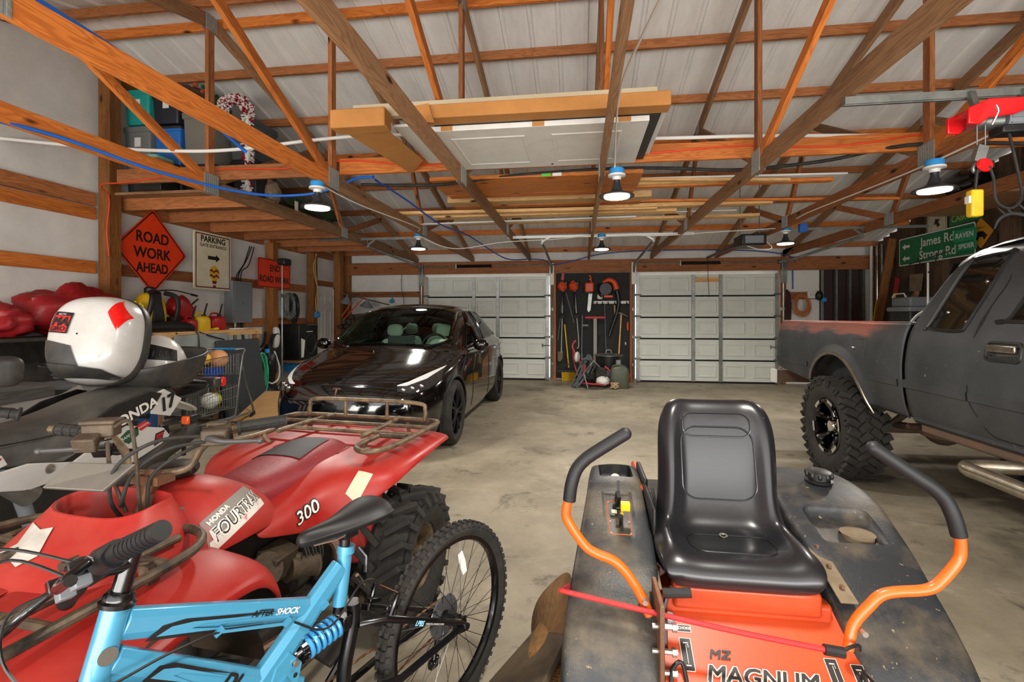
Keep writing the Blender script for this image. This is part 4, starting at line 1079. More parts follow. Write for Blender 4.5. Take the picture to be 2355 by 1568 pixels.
 MB().tube([PT @ Vector(p) for p in ((.012, .02, .012), (.012, .01, .04), (.016, .0, .055))], .005, 6).box((.022, .0, .058), (.034, .022, .03), None, PT).build('choke_lever', M_YEL, cp, bevel=.005)
 MB().box((.004, -.055, .0125), (.012, .06, .003), None, PT).build('throttle_slot', M_GAP, cp)
 MB().tube([PT @ Vector(p) for p in ((.004, -.04, .012), (.002, -.055, .04), (-.002, -.06, .055))], [.005, .006, .01], 8).build('throttle_lever', M_BLACK, cp)
 mb = MB()
 for a, b in ((-.034, .095), (.034, .095), (-.034, -.03), (.034, -.03), (-.034, -.098), (.034, -.098)): mb.lathe([(.004, .012), (.003, .015), (.001, .0155)], 8, PT @ Matrix.Translation((a, b, 0)))
 mb.build('panel_screws', M_BOLT, cp)
 # ---- frame, panels
 MB().b2((X(-.22), 1.62, .2), (X(.25), 2.35, .50)).build('engine_frame', M_ORG, t, bevel=.01)
 MB().b2((X(-.245), 2.05, .25), (X(-.21), 2.42, .72)).build('rear_guard', M_ORG, t, bevel=.01)
 n = Vector((0, -.534, .845)); d = Vector((0, -.845, -.534)); O = Vector((X(0), 1.62, .5))
 P = lambda x, s, h=0: tuple(O + Vector((x, 0, 0)) + d * s + n * h)
 PLT = axes(P(0, 0, 0), (1, 0, 0), -d)                      # x right, y up the slope, z out of the plate
 pl = MB().add([P(-.275, -.02), P(.30, -.02), P(.312, .45), P(-.287, .45), P(-.275, -.02, -.02), P(.30, -.02, -.02), P(.312, .45, -.02), P(-.287, .45, -.02)], [(3, 2, 1, 0)[::-1], (4, 5, 6, 7)[::-1], (0, 1, 5, 4)[::-1], (1, 2, 6, 5)[::-1], (2, 3, 7, 6)[::-1], (3, 0, 4, 7)[::-1]]).build('front_panel', M_ORG, t, smooth=0, bevel=.006, fix=True)
 MB().b2((X(-.28), .72, .16), (X(.31), 1.24, .27)).build('foot_plate', M_ORG, t, bevel=.01)
 MB().b2((X(-.235), 1.60, .46), (X(.27), 1.66, .535)).build('seat_crossbar', M_ORG, t, bevel=.012)
 MB().b2((X(-.20), 1.585, .50), (X(.235), 1.64, .575)).build('seat_crossbar', M_ORG, t, bevel=.012)
 dk = MB();
 for s_, x0, z0 in ((-1, -.255, .0), (1, .285, -.0)):
  MB().box((X(x0 + .018 * s_), 1.70, .60), (.075 if s_ < 0 else .05, .26, .008), (R(17), 0, 0)).build('side_plate', M_DUST, t, bevel=.003)
  mb = MB()
  for y, z in ((1.62, .585), (1.70, .61), (1.78, .634)): mb.lathe([(.008, -.002), (.008, .006), (.001, .007)], 6, TR((X(x0 + .018 * s_), y, z)))
  mb.build('plate_bolts', M_RUST, t)
  if s_ > 0: continue
  MB().box((X(x0 - .008), 1.48, .47), (.014, .16, .28)).build('lever_bracket', M_RUST, t, bevel=.003)
  mb = MB()
  for z in (.40, .46, .53): mb.tube([(X(x0 - .03), 1.44, z), (X(x0 + .04), 1.44, z)], .008, 8).lathe([(.013, 0), (.013, .012), (.001, .013)], 6, axes((X(x0 + .025), 1.44, z), (0, 1, 0), (0, 0, 1)))
  mb.build('bracket_bolts', M_BOLT, t)
 MB().tube([(X(-.245), 1.46, .44), (X(-.24), 1.5, .56), (X(-.23), 1.51, .595)], .007, 6).tube([(X(-.245), 1.505, .59), (X(-.165), 1.50, .60)], .014, 10).build('parking_brake', M_BLACK, t)
 MB().lathe([(.018, 0), (.018, .012), (.014, .016), (.001, .016)], 20, PLT @ Matrix.Translation((-.215, -.052, 0))).build('round_knob', M_GREYP, t)
 # decals on the front panel
 M_DEC = mat('black_decal', '23201f', .5); M_DECW = mat('pale_decal', 'c9c2b4', .5)
 def word(s_, x, sdn, size, m, **k):
  mb = MB(); letter(mb, s_, PLT @ Matrix.Translation((x, -sdn, .0035)), size, **k); return mb.build('lettering', m, pl, smooth=0)
 for dx, dy in ((-.002, .002), (.002, -.002), (.002, .002), (-.002, -.002)): word('MAGNUM', .013 + dx, .196 + dy, .060, M_DECW, bold=.0016, shear=.25, width=1.12)
 mb = MB(); letter(mb, 'MAGNUM', PLT @ Matrix.Translation((.013, -.196, .0042)), .060, bold=.0012, shear=.25, width=1.12); mb.build('lettering', M_DEC, pl, smooth=0)
 word('MZ', -.088, .143, .032, M_DEC, bold=.0012, shear=.25, width=1.3)
 def label(x, sdn, w, h, txt, size=.01, ty=0):
  MB().prism(rrect(w + .004, h + .004, .002), .001, PLT @ Matrix.Translation((x, -sdn, .001))).build('decal_border', M_DECW, pl, smooth=0)
  MB().prism(rrect(w, h, .002), .0016, PLT @ Matrix.Translation((x, -sdn, .001))).build('decal', M_DEC, pl, smooth=0)
  if txt:
   mb = MB(); letter(mb, txt, PLT @ Matrix.Translation((x, -sdn + ty, .0035)), size, bold=.0004); mb.build('lettering', M_DECW, pl, smooth=0)
 label(-.175, .077, .037, .018, 'CHOKE', .0105)
 for x, sdn in ((-.178, .148), (.217, .17), (.283, .18)):
  label(x, sdn, .03, .085, '')
  mb = MB(); mb.box((0, 0, 0), (.0016, .05, .0008), None, PLT @ Matrix.Translation((x, -sdn, .0035)))
  for k in (-.03, .03): mb.box((0, k, 0), (.014, .003, .0008), None, PLT @ Matrix.Translation((x, -sdn, .0035)))
  letter(mb, 'S' if x < 0 else '1', PLT @ Matrix.Translation((x + .006, -sdn + .022, .0035)), .012); mb.build('lettering', M_DECW, pl, smooth=0)
 MB().tube([P(.283, .17, .0), P(.283, .165, .03), P(.29, .2, .05)], .006, 6).build('panel_lever', M_BLACK, t)
 MB().tube([P(-.235, .24, 0), P(-.23, .2, .02), P(-.20, .18, .02), P(-.19, .24, 0)], .006, 8, sub=4).build('panel_hoop', M_BLACK, t)
 # ---- steering levers
 for sd, pts in ((-1, [(-.285, 1.49, .53), (-.315, 1.50, .592), (-.36, 1.5, .655), (-.395, 1.5, .682), (-.44, 1.5, .698), (-.475, 1.5, .72), (-.522, 1.5, .785), (-.531, 1.5, .82), (-.52, 1.5, .868)]),
     (1, [(.255, 1.49, .48), (.275, 1.50, .545), (.315, 1.5, .60), (.345, 1.5, .632), (.385, 1.5, .645), (.454, 1.5, .655), (.49, 1.5, .675), (.535, 1.5, .735), (.545, 1.5, .77), (.541, 1.5, .825)])):
  lev = MB().tube([(X(a), b, c) for a, b, c in pts], .0145, 12, sub=4).build('steering_lever', M_ORGT, t)
  g = [(-.521, 1.5, .853), (-.515, 1.5, .90), (-.50, 1.505, .945), (-.475, 1.51, .975), (-.44, 1.515, 1.0), (-.352, 1.53, 1.054)] if sd < 0 else [(.541, 1.5, .81), (.528, 1.5, .86), (.51, 1.505, .905), (.482, 1.51, .936), (.445, 1.515, .962), (.342, 1.53, 1.036)]
  g = [(X(a), b, c) for a, b, c in g]
  MB().tube(g, .0195, 14, sub=4).ball(g[-1], .0195, 14, 8).build('lever_grip', M_GRIP, lev)
  MB().tube([(X(sd * .30 + (-.01 if sd > 0 else 0)), 1.47, .575 if sd < 0 else .535), (X(sd * .30 + (-.01 if sd > 0 else 0)), 1.53, .575 if sd < 0 else .535)], .008, 8).build('lever_bolt', M_BOLT, lev)
 # ---- deck, discharge chute, wheels
 MB().grid([[(X(-.45 + q * -.26 * math.cos(a) * .9), 1.72 + .34 * q * math.sin(a), z) for a in [2 * PI * k / 28 for k in range(28)]] for z, q in ((.08, 1), (.2, 1.0), (.25, .92), (.27, .7))], cu=True, cap=True).build('mower_deck', M_MUD, t, smooth=60)
 MB().b2((X(-.5), 1.0, .08), (X(.6), 1.75, .19)).build('mower_deck', M_DARK, t, bevel=.03)
 MB().grid([[(-.03, 1.98, .42), (-.11, 2.02, .33), (-.19, 2.05, .22), (-.2, 2.05, .1)], [(-.02, 1.8, .40), (-.09, 1.82, .33), (-.17, 1.9, .22), (-.18, 1.9, .1)], [(-.02, 1.66, .36), (-.05, 1.68, .31), (-.1, 1.72, .22), (-.12, 1.75, .1)]]).build('chute_guard', M_MUD, t, solid=.02, sub=2, smooth=60)
 MB().add([(-.15, 1.90, .21), (-.015, 1.75, .33), (-.13, 1.38, .30), (-.37, 1.47, .17)], [(0, 1, 2, 3)]).build('discharge_chute', M_DUSTCHUTE, t, smooth=0, solid=.022, bevel=.004)
 for sd, x in ((-1, -.39), (1, .45)):
  T = wheel_T((X(x), 1.98, .27), 0, sd)
  MB().lathe(tyre_profile(.27, .15, .2), 36, T, True).build('rear_tyre', M_TYRE, t)
  MB().lathe([(.15, -.05), (.14, .03), (.05, .05), (.001, .05)], 24, T).build('rear_rim', M_ORG, t)
  T = wheel_T((X(sd * .42), .85, .15), 0, sd)
  MB().lathe(tyre_profile(.15, .08, .12), 30, T, True).build('front_tyre', M_TYRE, t)
  MB().lathe([(.08, -.05), (.07, .03), (.001, .03)], 20, T).build('front_rim', M_ORG, t)
  MB().b2((X(sd * .34), .80, .17), (X(sd * .30), .92, .36)).b2((X(sd * .28), .78, .30), (X(sd * .46), .92, .36)).build('caster_fork', M_ORG, t, bevel=.006)
 MB().b2((X(-.3), 2.0, .3), (X(.3), 2.5, .62)).build('engine', M_DARK, t, bevel=.04)
 MB().tube([(X(-.21), 2.05, .7), (X(-.20), 1.98, .6), (X(-.215), 1.92, .54)], .006, 6).tube([(X(-.20), 2.04, .72), (X(-.185), 1.97, .62), (X(-.19), 1.9, .54)], .006, 6).build('cable_loom', M_GREYP, t)
M_DUSTCHUTE = mat('dusty_rubber_chute', '5d4c35', .8, col2='2e261c', scale=6, amt=.5, bump=.3)
build_mower()
for i, (x, y, z) in enumerate(((.49 - .335, 2.20, .70), (.49 - .365, 2.175, .695))):
 mb = MB().ball((x, y, z), .0215, 18, 12)
 one('golf_ball', mb, mat('golf_ball_' + 'ab'[i], 'efe6d4', .4, bump=.2, bscale=200) if i == 0 else M_WHITE, ['cream ball lying in the pocket of the mower fender', 'white ball half hidden in the mower fender pocket'][i], 'ball', 'balls in the mower pocket', smooth=180)
def bungee():
 t = thing('bungee_cord', 'red bungee cord stretched across the front of the mower seat', 'cord', (.5, 1.48, .55))
 a, b = (-.045, 1.49, .575), (.70, 1.44, .50)
 MB().tube([(-.035, 1.58, .55), (-.047, 1.52, .57), (-.035, 1.495, .577), (.2, 1.465, .555), (.45, 1.445, .528), (.66, 1.44, .505)], .0075, 10, sub=5).build('cord', mat('red_cord', 'b02424', .6, bump=.3, bscale=150), t)
 MB().tube([(.66, 1.44, .505), (.71, 1.44, .50)], .014, 10).tube([(.70, 1.44, .50), (.73, 1.45, .51), (.762, 1.47, .505), (.775, 1.49, .48)], .005, 6, sub=4).build('hook', M_BLACK, t)
bungee()
# ------------------------------------------------------------ red quad bike
M_RED = mat('dusty_red_plastic', '9c0e0c', .36, col2='b04438', scale=2.6, amt=.42, contrast=.25, spots=('8f5a48', 34, .74), rvar=.3)
M_REDS = mat('faded_maroon_vinyl', '8f2a30', .5, col2='6f2026', scale=5, amt=.45, bump=.1, spots=('b8685f', 26, .72))
M_TAPE = mat('black_tape', '1a191b', .6, bump=.15, bscale=18)
M_RACK = mat('worn_black_rack_tube', '2b2925', .5, .3, col2='7d6a52', scale=16, amt=.40, bump=.15)
M_RACKR = mat('rust_worn_rack_tube', '463a30', .5, .3, col2='97805f', scale=18, amt=.42, bump=.2)
M_ENG = mat('dirty_aluminium', '5a4c3c', .6, .3, col2='342b21', scale=12, amt=.5, bump=.3)
M_ALU = mat('dull_aluminium', '7f7c75', .45, .6, col2='6a665c', scale=6, amt=.4)
M_DECG = mat('grey_decal', '85807a', .5, col2='a8443c', scale=9, amt=.35, contrast=.1)
M_DECWH = mat('torn_white_decal', 'd8d4cb', .5, col2='b5322b', scale=16, amt=.40, contrast=.06)
def build_atv():
 t = thing('quad_bike', 'red four-wheeler with racks and a maroon seat in the left foreground', 'quad bike', (-1.30, 1.65, 0), R(-6), local=True)
 def mirror(rows):
  """rows of half sections from the centre line outwards -> full rows"""
  out = []
  for b, pts in rows:
   h = [(x, b + (o[0] if o else 0), z) for x, z, *o in pts]
   out.append([(-x, y, z) for x, y, z in h[:0:-1]] + h)
  return out
 # rear fender
 rf = [(-.10, [(0, .70), (.10, .70), (.17, .69), (.21, .68), (.225, .67), (.23, .655)]),
   (.05, [(0, .72), (.10, .72), (.18, .71), (.235, .69), (.25, .655), (.25, .61)]),
   (.18, [(0, .74), (.12, .74), (.20, .735), (.255, .705), (.27, .65), (.27, .57)]),
   (.28, [(0, .77), (.14, .77), (.24, .765), (.31, .745), (.36, .70), (.37, .62)]),
   (.36, [(0, .785), (.16, .785), (.30, .785), (.41, .765), (.47, .735), (.485, .69)]),
   (.50, [(0, .79), (.2, .79), (.34, .795), (.45, .785), (.50, .765), (.51, .735)]),
   (.80, [(0, .795), (.2, .795), (.34, .80), (.46, .795), (.51, .785), (.52, .765)]),
   (.98, [(0, .80), (.2, .80), (.34, .80), (.45, .79), (.50, .78), (.505, .76)]),
   (1.03, [(0, .78), (.2, .78), (.33, .775), (.43, .765), (.47, .755), (.475, .74)])]
 rfo = MB().grid(mirror(rf)).build('rear_fender', M_RED, t, sub=2, solid=.006, smooth=60)
 for sd in (-1, 1):
  MB().grid([[(sd * .25, .40, z), (sd * .285, .385, z), (sd * .34, .40, z), (sd * .36, .46, z), (sd * .355, .53, z)] for z in (.70, .6, .45, .34)]).build('mud_flap', M_RED, t, sub=1, solid=.006)
  MB().grid([[(sd * .24, b, z) for z in (.14, .24, .34, .40)] for b in (.42, .5, .62, .78)]).build('foot_well', M_DARK, t, sub=1, solid=.01)
  MB().tube([(sd * .22, -.30, .24), (sd * .36, -.24, .24), (sd * .38, .3, .24), (sd * .24, .42, .26)], .014, 8, sub=4).build('nerf_bar', M_RACK, t)
  MB().b2((sd * .36, -.02, .25), (sd * .24, .10, .275)).build('foot_peg', M_DARK, t, bevel=.006)
 # seat
 st = [(-.03, .10, .755, .70), (.03, .125, .80, .70), (.12, .15, .805, .695), (.25, .165, .815, .72), (.40, .175, .83, .75), (.52, .175, .835, .78), (.60, .16, .83, .785), (.63, .13, .80, .785)]
 rows = []
 for b, w, zt, zl in st:
  h = [(0, zt), (w * .4, zt - .002), (w * .72, zt - .014), (w * .93, zt - .04), (w * 1.0, lerp(zt, zl, .6)), (w * 1.0, zl)]
  rows.append([(-x, b, z) for x, z in h[:0:-1]] + [(x, b, z) for x, z in h])
 seat = MB().grid(rows, cap=True).build('seat', M_REDS, t, sub=2, smooth=60)
 bake(seat); sv = bvh_of(seat)
 g = drape([(lerp(-.16, .10 - .03 * j / 8, i / 10), lerp(.29, .545, j / 8), 1.2) for j in range(9) for i in range(11)], sv, (0, 0, -1), .004)
 MB().grid([g[j * 11:(j + 1) * 11] for j in range(9)]).build('seat_patch', M_TAPE, t, smooth=180)
 MB().tube([(.16, .46, .79), (.20, .475, .775), (.20, .44, .75), (.17, .42, .75)], .006, 6, sub=4).build('seat_latch', M_BLACK, t)
 # tank cover
 tk = [(-.34, [(0, .80), (.06, .80), (.12, .785), (.17, .75), (.20, .71), (.20, .67)]),
   (-.30, [(0, .865), (.07, .86), (.13, .84), (.19, .79), (.235, .74), (.24, .69)]),
   (-.22, [(0, .89), (.075, .885), (.14, .865), (.20, .81), (.25, .755), (.255, .695)]),
   (-.12, [(0, .875), (.07, .87), (.135, .85), (.195, .80), (.245, .745), (.25, .69)]),
   (-.03, [(0, .825), (.06, .825), (.115, .815), (.165, .78), (.215, .73), (.225, .675)]),
   (.05, [(0, .77), (.05, .77), (.10, .765), (.14, .745), (.18, .71), (.195, .665)])]
 tank = MB().grid(mirror(tk)).build('tank_cover', M_RED, t, sub=2, solid=.006, smooth=60)
 T = TR((-.02, -.19, .888), (R(-2), 0, 0), (1.3, 1.3, 1.1)); mb = MB().lathe([(.05, 0), (.053, .006), (.053, .026), (.046, .032), (.001, .034)], 30, T)
 for k in range(14):
  a = 2 * PI * k / 14; mb.ball((.052 * math.cos(a), .052 * math.sin(a), .016), (.006, .006, .013), 6, 6, T)
 mb.build('fuel_cap', M_BLACK, t)
 bake(tank); bv = bvh_of(tank)
 # decals on the tank side and the seat panel
 nrm = Vector((.78, -.05, .62)).normalized()
 def decal(poly, m, name, org, off=.002, d=-nrm, n=10):
  (a, b, c, e) = [Vector(p) for p in poly]; pts = []
  for j in range(n + 1):
   for i in range(n + 1):
    pts.append(org @ ((a.lerp(b, i / n)).lerp(e.lerp(c, i / n), j / n)))
  q = drape(pts, bv, d, off, .5)
  return MB().grid([q[j * (n + 1):(j + 1) * (n + 1)] for j in range(n + 1)]).build(name, m, tank, smooth=180)
 org = axes((.235, -.19, .80), (0.05, 1, .42), Vector((-.62, 0, .78)))
 decal([(-.13, -.035, 0), (.16, -.045, 0), (.15, .035, 0), (-.10, .045, 0)], M_DECG, 'side_decal', org)
 decal([(-.13, -.05, 0), (.15, -.06, 0), (.16, -.035, 0), (-.12, -.02, 0)], M_DECWH, 'side_decal', org, .003)
 def words(s, org, x, y, size, m, par, bvx, d, off, **k):
  vs, fs = text_geo(s, size, **k)
  q = [p - Vector(d).normalized() * v[2] for p, v in zip(drape([org @ Vector((v[0] + x, v[1] + y, 0)) for v in vs], bvx, d, off, .5), vs)]
  MB().add(q, fs).build('lettering', m, par, smooth=0)
 M_INK = mat('black_ink', '1c1718', .5)
 words('FOURTRAX', org, .02, -.018, .058, M_DECW2, tank, bv, -nrm, .0035, bold=.003, shear=.2, width=.86)
 words('FOURTRAX', org, .022, -.018, .058, M_INK, tank, bv, -nrm, .0045, bold=.0, shear=.2, width=.86)
 words('HONDA', org, -.045, .024, .022, M_DECW2, tank, bv, -nrm, .0035, bold=.001, width=1.1)
 bake(rfo); rb = bvh_of(rfo); o2 = axes((.27, .115, .665), (0.12, 1, .25), (0, 0, 1))
 words('300', o2, 0, 0, .062, M_INK, rfo, rb, (-1, 0, 0), .003, bold=.004, shear=.3, width=1.15)
 words('300', o2, 0, 0, .062, M_DECW2, rfo, rb, (-1, 0, 0), .0045, bold=.0005, shear=.3, width=1.15)
 n3 = Vector((.5, -.12, .85)).normalized(); o3 = axes(Vector((.385, .30, .745)), (.95, .3, -.5), n3.cross(Vector((.95, .3, -.5))))
 q = drape([o3 @ Vector((lerp(-.03, .03, i / 6), lerp(-.045, .045, j / 8), 0)) for j in range(9) for i in range(7)], rb, -n3, .004, .3)
 MB().grid([q[j * 7:j * 7 + 7] for j in range(9)]).build('warning_label', mat('pale_label', 'cfc4a8', .5), rfo, smooth=180)
 # front fenders
 for sd in (-1, 1):
  rows = []
  for b, zi, zt, lip, xo in ((-.23, .62, .60, .50, .44), (-.25, .70, .68, .56, .455), (-.30, .735, .725, .645, .465), (-.38, .75, .75, .69, .475), (-.55, .755, .755, .695, .48), (-.75, .735, .735, .665, .475), (-.92, .69, .69, .60, .45), (-1.0, .62, .62, .52, .40)):
   rows.append([(sd * .0, b, zi), (sd * .16, b, zi), (sd * .27, b, zt), (sd * .37, b, zt - .01), (sd * (xo - .03), b, zt - .035), (sd * xo, b, lip + .01), (sd * (xo - .006), b, lip - .012)])
  MB().grid(rows).build('front_fender', M_RED, t, sub=2, solid=.006, smooth=60)
  MB().grid([[(sd * x, -.62 + .30 * math.cos(a), .38 + .33 * math.sin(a)) for a in [R(10 + 150 * k / 12) for k in range(13)]] for x in (.2, .46)]).build('inner_fender', M_RUSTW, t)
 # headlamp cowl with its open instrument well
 cw = []
 for z, w, b0, b1 in ((.68, .25, -.70, -.25), (.745, .24, -.67, -.26), (.81, .21, -.59, -.28), (.86, .176, -.52, -.30), (.878, .168, -.495, -.31), (.884, .166, -.49, -.312), (.886, .162, -.485, -.315), (.884, .158, -.48, -.318), (.872, .155, -.475, -.32), (.78, .13, -.45, -.34)):
  row = []
  for k in range(28):
   a = 2 * PI * k / 28; c, s_ = math.cos(a), math.sin(a)
   row.append((w * math.copysign(abs(c) ** .6, c), (b0 + b1) / 2 + (b1 - b0) / 2 * math.copysign(abs(s_) ** .7, s_), z - .02 * (1 if s_ < 0 else 0) * abs(s_)))
  cw.append(row)
 cowl = MB().grid(cw, cu=True).build('front_cowl', M_RED, t, sub=2, smooth=70)
 bake(cowl); cb = bvh_of(cowl)
 MB().grid([[(q * .13 * math.cos(2 * PI * k / 16), -.395 + q * .06 * math.sin(2 * PI * k / 16), .79) for k in range(16)] for q in (1, .02)], cu=True).build('instrument_well', M_BLACK, t)
 stk = [(-.13, .02), (-.06, .055), (.0, .04), (.035, .05), (.055, .015), (.075, -.02), (.04, -.05), (-.01, -.035), (-.06, -.06), (-.10, -.04), (-.14, -.03)]
 so = axes((-.085, -.60, .835), (1, 0, 0), (0, .6, .8)); q = drape([so @ Vector((x, y, 0)) for x, y in stk] + [so @ Vector((-.03, 0, 0))], cb, (0, .85, -.5), .004)
 n = len(stk); MB().add(q, [(i, (i + 1) % n, n) for i in range(n)]).build('torn_sticker', mat('white_sticker', 'd5d0c8', .5, col2='a9a49b', scale=20), cowl, smooth=180)
 MB().lathe([(.012, 0), (.014, .006), (.001, .01)], 10, axes(drape([(.13, -.30, 1.0)], cb, (0, 0, -1), 0)[0], (1, 0, 0), (0, 1, 0))).build('cowl_bolt', M_BOLT, cowl)
 # racks
 def rack(z, segs, m, name, r=.0115, extra=()):
  rt = MB()
  for pts in segs: rt.tube([(x, b, z + (h[0] if h else 0)) for x, b, *h in pts], r, 10, sub=5 if len(pts) > 2 else 0)
  return rt.build(name, m, t)
 for sd in (-1, 1):
  rack(.795, [[(sd * .354, -1.05), (sd * .354, -.70), (sd * .345, -.48), (sd * .30, -.385), (sd * .22, -.345), (sd * .14, -.365), (sd * .105, -.44), (sd * .10, -.60)]], M_RACK, 'front_rack_loop', .0125)
  rack(.795, [[(sd * .235, -.40), (sd * .235, -1.05)]], M_RACK, 'front_rack_rail', .0115)
  MB().b2((sd * .28, -.55, .72), (sd * .31, -.52, .795)).build('rack_bracket', M_RACK, t)
  MB().add([(sd * .15, -.56, .775), (sd * .30, -.54, .80), (sd * .30, -.51, .80), (sd * .17, -.50, .775)], [(0, 1, 2, 3)]).build('rack_gusset', M_RACK, t, solid=.004, smooth=0)
 for b in (-.52, -.78, -1.02): rack(.793, [[(-.35, b), (.35, b)]], M_RACK, 'front_rack_bar', .0105)
 for sd in (-1, 1):
  rack(.845, [[(sd * .12, 1.0), (sd * .40, .99), (sd * .452, .93), (sd * .455, .80), (sd * .45, .52), (sd * .42, .38), (sd * .36, .35), (sd * .30, .40), (sd * .285, .50), (sd * .29, .60)]], M_RACKR, 'rear_rack_loop', .0125)
  rack(.85, [[(sd * .23, .56), (sd * .22, .80), (sd * .20, 1.0)]], M_RACKR, 'rear_rack_rail', .012)
  MB().tube([(sd * .285, .52, .845), (sd * .25, .53, .80)], .01, 8).build('rack_stay', M_RACKR, t)
  MB().tube([(sd * .3, .9, .845), (sd * .3, .92, .79)], .01, 8).build('rack_stay', M_RACKR, t)
 for b, w in ((.66, .44), (.82, .455), (.99, .41)): rack(.847, [[(-w, b), (w, b)]], M_RACKR, 'rear_rack_bar', .0105)
 rack(.845, [[(.29, .62), (.43, .62)]], M_RACK, 'rear_rack_bar', .012); rack(.845, [[(-.29, .62), (-.43, .62)]], M_RACK, 'rear_rack_bar', .012)
 MB().tube([(-.36, .985, .845), (-.36, .99, .90), (-.32, .99, .935), (0, .99, .94), (.32, .99, .935), (.36, .99, .90), (.36, .985, .845)], .0115, 10, sub=5).build('rear_rack_back', M_RACKR, t)
 for x in (-.13, .13): MB().tube([(x, .99, .85), (x, .99, .935)], .01, 8).build('rear_rack_post', M_RACKR, t)
 # handlebar, turned
 HB = TR((.035, -.275, .955), (0, 0, R(26)))
 hp = lambda pts: [HB @ Vector(p) for p in pts]
 MB().tube(hp([(-.36, .10, .10), (-.18, .05, .085), (-.11, .01, .04), (-.07, -.02, -.02), (.07, -.02, -.02), (.11, .01, .04), (.18, .05, .085), (.34, .10, .095)]), .0115, 10, sub=6).build('handlebar', M_RACKR, t)
 for sd in (-1, 1):
  a, b = (sd * .205, .058, .088), (sd * .335, .098, .097)
  g = MB().tube(hp([a, b]), .0175, 14)
  for k in range(6):
   q = Vector(a).lerp(Vector(b), k / 5); q2 = Vector(a).lerp(Vector(b), k / 5 + .03); g.tube(hp([q, q2]), .0195, 14)
  g.tube(hp([Vector(a).lerp(Vector(b), -.06), Vector(a).lerp(Vector(b), 0)]), .026, 14)
  for k in range(6):
   o = Vector((0, .0185 * math.cos(k * PI / 3), .0185 * math.sin(k * PI / 3))); g.tube(hp([Vector(a) + o, Vector(b) + o]), .0025, 4)
  g.build('handlebar_grip', M_RUBBER, t)
  MB().tube(hp([(sd * .13, -.02, .075), (sd * .16, -.05, .075), (sd * .20, -.065, .07), (sd * .29, -.055, .066)]), [.012, .011, .008, .007], 8, sub=4).ball(HB @ Vector((sd * .295, -.054, .066)), .011, 10, 8).build('brake_lever', mat('dark_lever', '4a4947', .45, .3), t)
 MB().tube(hp([(.13, .005, .075), (.19, .025, .085)]), .027, 14).box((.155, -.01, .075), (.075, .055, .05), None, HB).box((.145, .03, .105), (.06, .03, .02), None, HB).build('throttle_housing', M_ENG, t, bevel=.006)
 MB().box((-.155, -.02, .115), (.085, .05, .04), None, HB).box((-.155, -.02, .14), (.095, .06, .014), None, HB).box((-.175, -.05, .085), (.06, .05, .045), (R(20), 0, 0), HB).build('brake_master_cylinder', M_ENG, t, bevel=.005)
 for pts in ([(-.12, -.03, .12), (-.05, -.09, .15), (-.02, -.12, .08), (-.02, -.10, -.05), (-.02, -.08, -.16)], [(.13, -.02, .08), (.03, -.10, .09), (-.06, -.13, .03), (-.09, -.1, -.08), (-.06, -.05, -.18)], [(.14, -.03, .065), (.05, -.08, .06), (-.03, -.11, .0), (-.07, -.09, -.10)], [(.13, .0, .06), (.06, -.05, .03), (0, -.08, -.03), (.0, -.08, -.16)], [(-.13, -.04, .08), (-.10, -.08, .0), (-.06, -.08, -.12)]):
  MB().tube(hp(pts), .0055, 8, sub=6).build('control_cable', M_RUBBER if pts[0][0] > 0 else M_ENG, t)
 MB().tube([(.035, -.30, .94), (.035, -.38, .70)], .024, 12).b2((-.02, -.34, .905), (.09, -.28, .93)).build('steering_stem', M_RUST, t)
 MB().add([(-.155, -.475, .925), (.04, -.455, .925), (.075, -.39, .985), (-.125, -.425, .985)], [(0, 1, 2, 3)]).build('instrument_plate', M_ALU, t, solid=.012, smooth=0, bevel=.003)
 MB().box((-.13, -.33, 1.0), (.05, .04, .035), (R(30), 0, R(20))).tube([(-.13, -.33, .99), (-.06, -.28, .985)], .01).build('handlebar_switch', M_BLACK, t, bevel=.005)
 # engine, exhaust, boots
 MB().tube([(.02, .05, .40), (.16, .05, .40)], .11, 24).b2((-.15, -.2, .25), (.15, .22, .42)).build('engine_block', M_ENG, t, bevel=.012)
 MB().tube([(.12, -.02, .48), (.24, -.06, .54)], .05, 16).tube([(.14, .02, .55), (.25, .10, .50)], .022, 12).box((.2, .02, .52), (.09, .12, .11), (0, R(20), 0)).tube([(.22, .06, .48), (.27, .16, .46)], .045, 16).build('carburettor', M_ENG, t, bevel=.006)
 mb = MB()
 for k in range(6): mb.tube([(.22 + .012 * k * .5, .12 + .012 * k, .50), (.222 + .012 * k * .5, .126 + .012 * k, .50)], .055 - .004 * (k % 2), 18)
 mb.build('rubber_boot', M_RUBBER, t)
 MB().tube([(.24, .26, .52), (.30, .26, .47), (.32, .22, .36), (.28, .12, .27), (.2, -.05, .24)], .02, 10, sub=5).build('exhaust_pipe', M_RUST, t)
 MB().b2((-.2, -.75, .22), (.2, .8, .30)).build('frame', M_DARK, t, bevel=.02)
 MB().b2((-.16, -.30, .30), (.16, .45, .66)).build('air_box', M_DARK, t, bevel=.03)
 MB().tube([(-.4, .62, .30), (.4, .62, .30)], .035, 10).tube([(-.38, -.62, .28), (.38, -.62, .28)], .025, 10).build('axle', M_DARK, t)
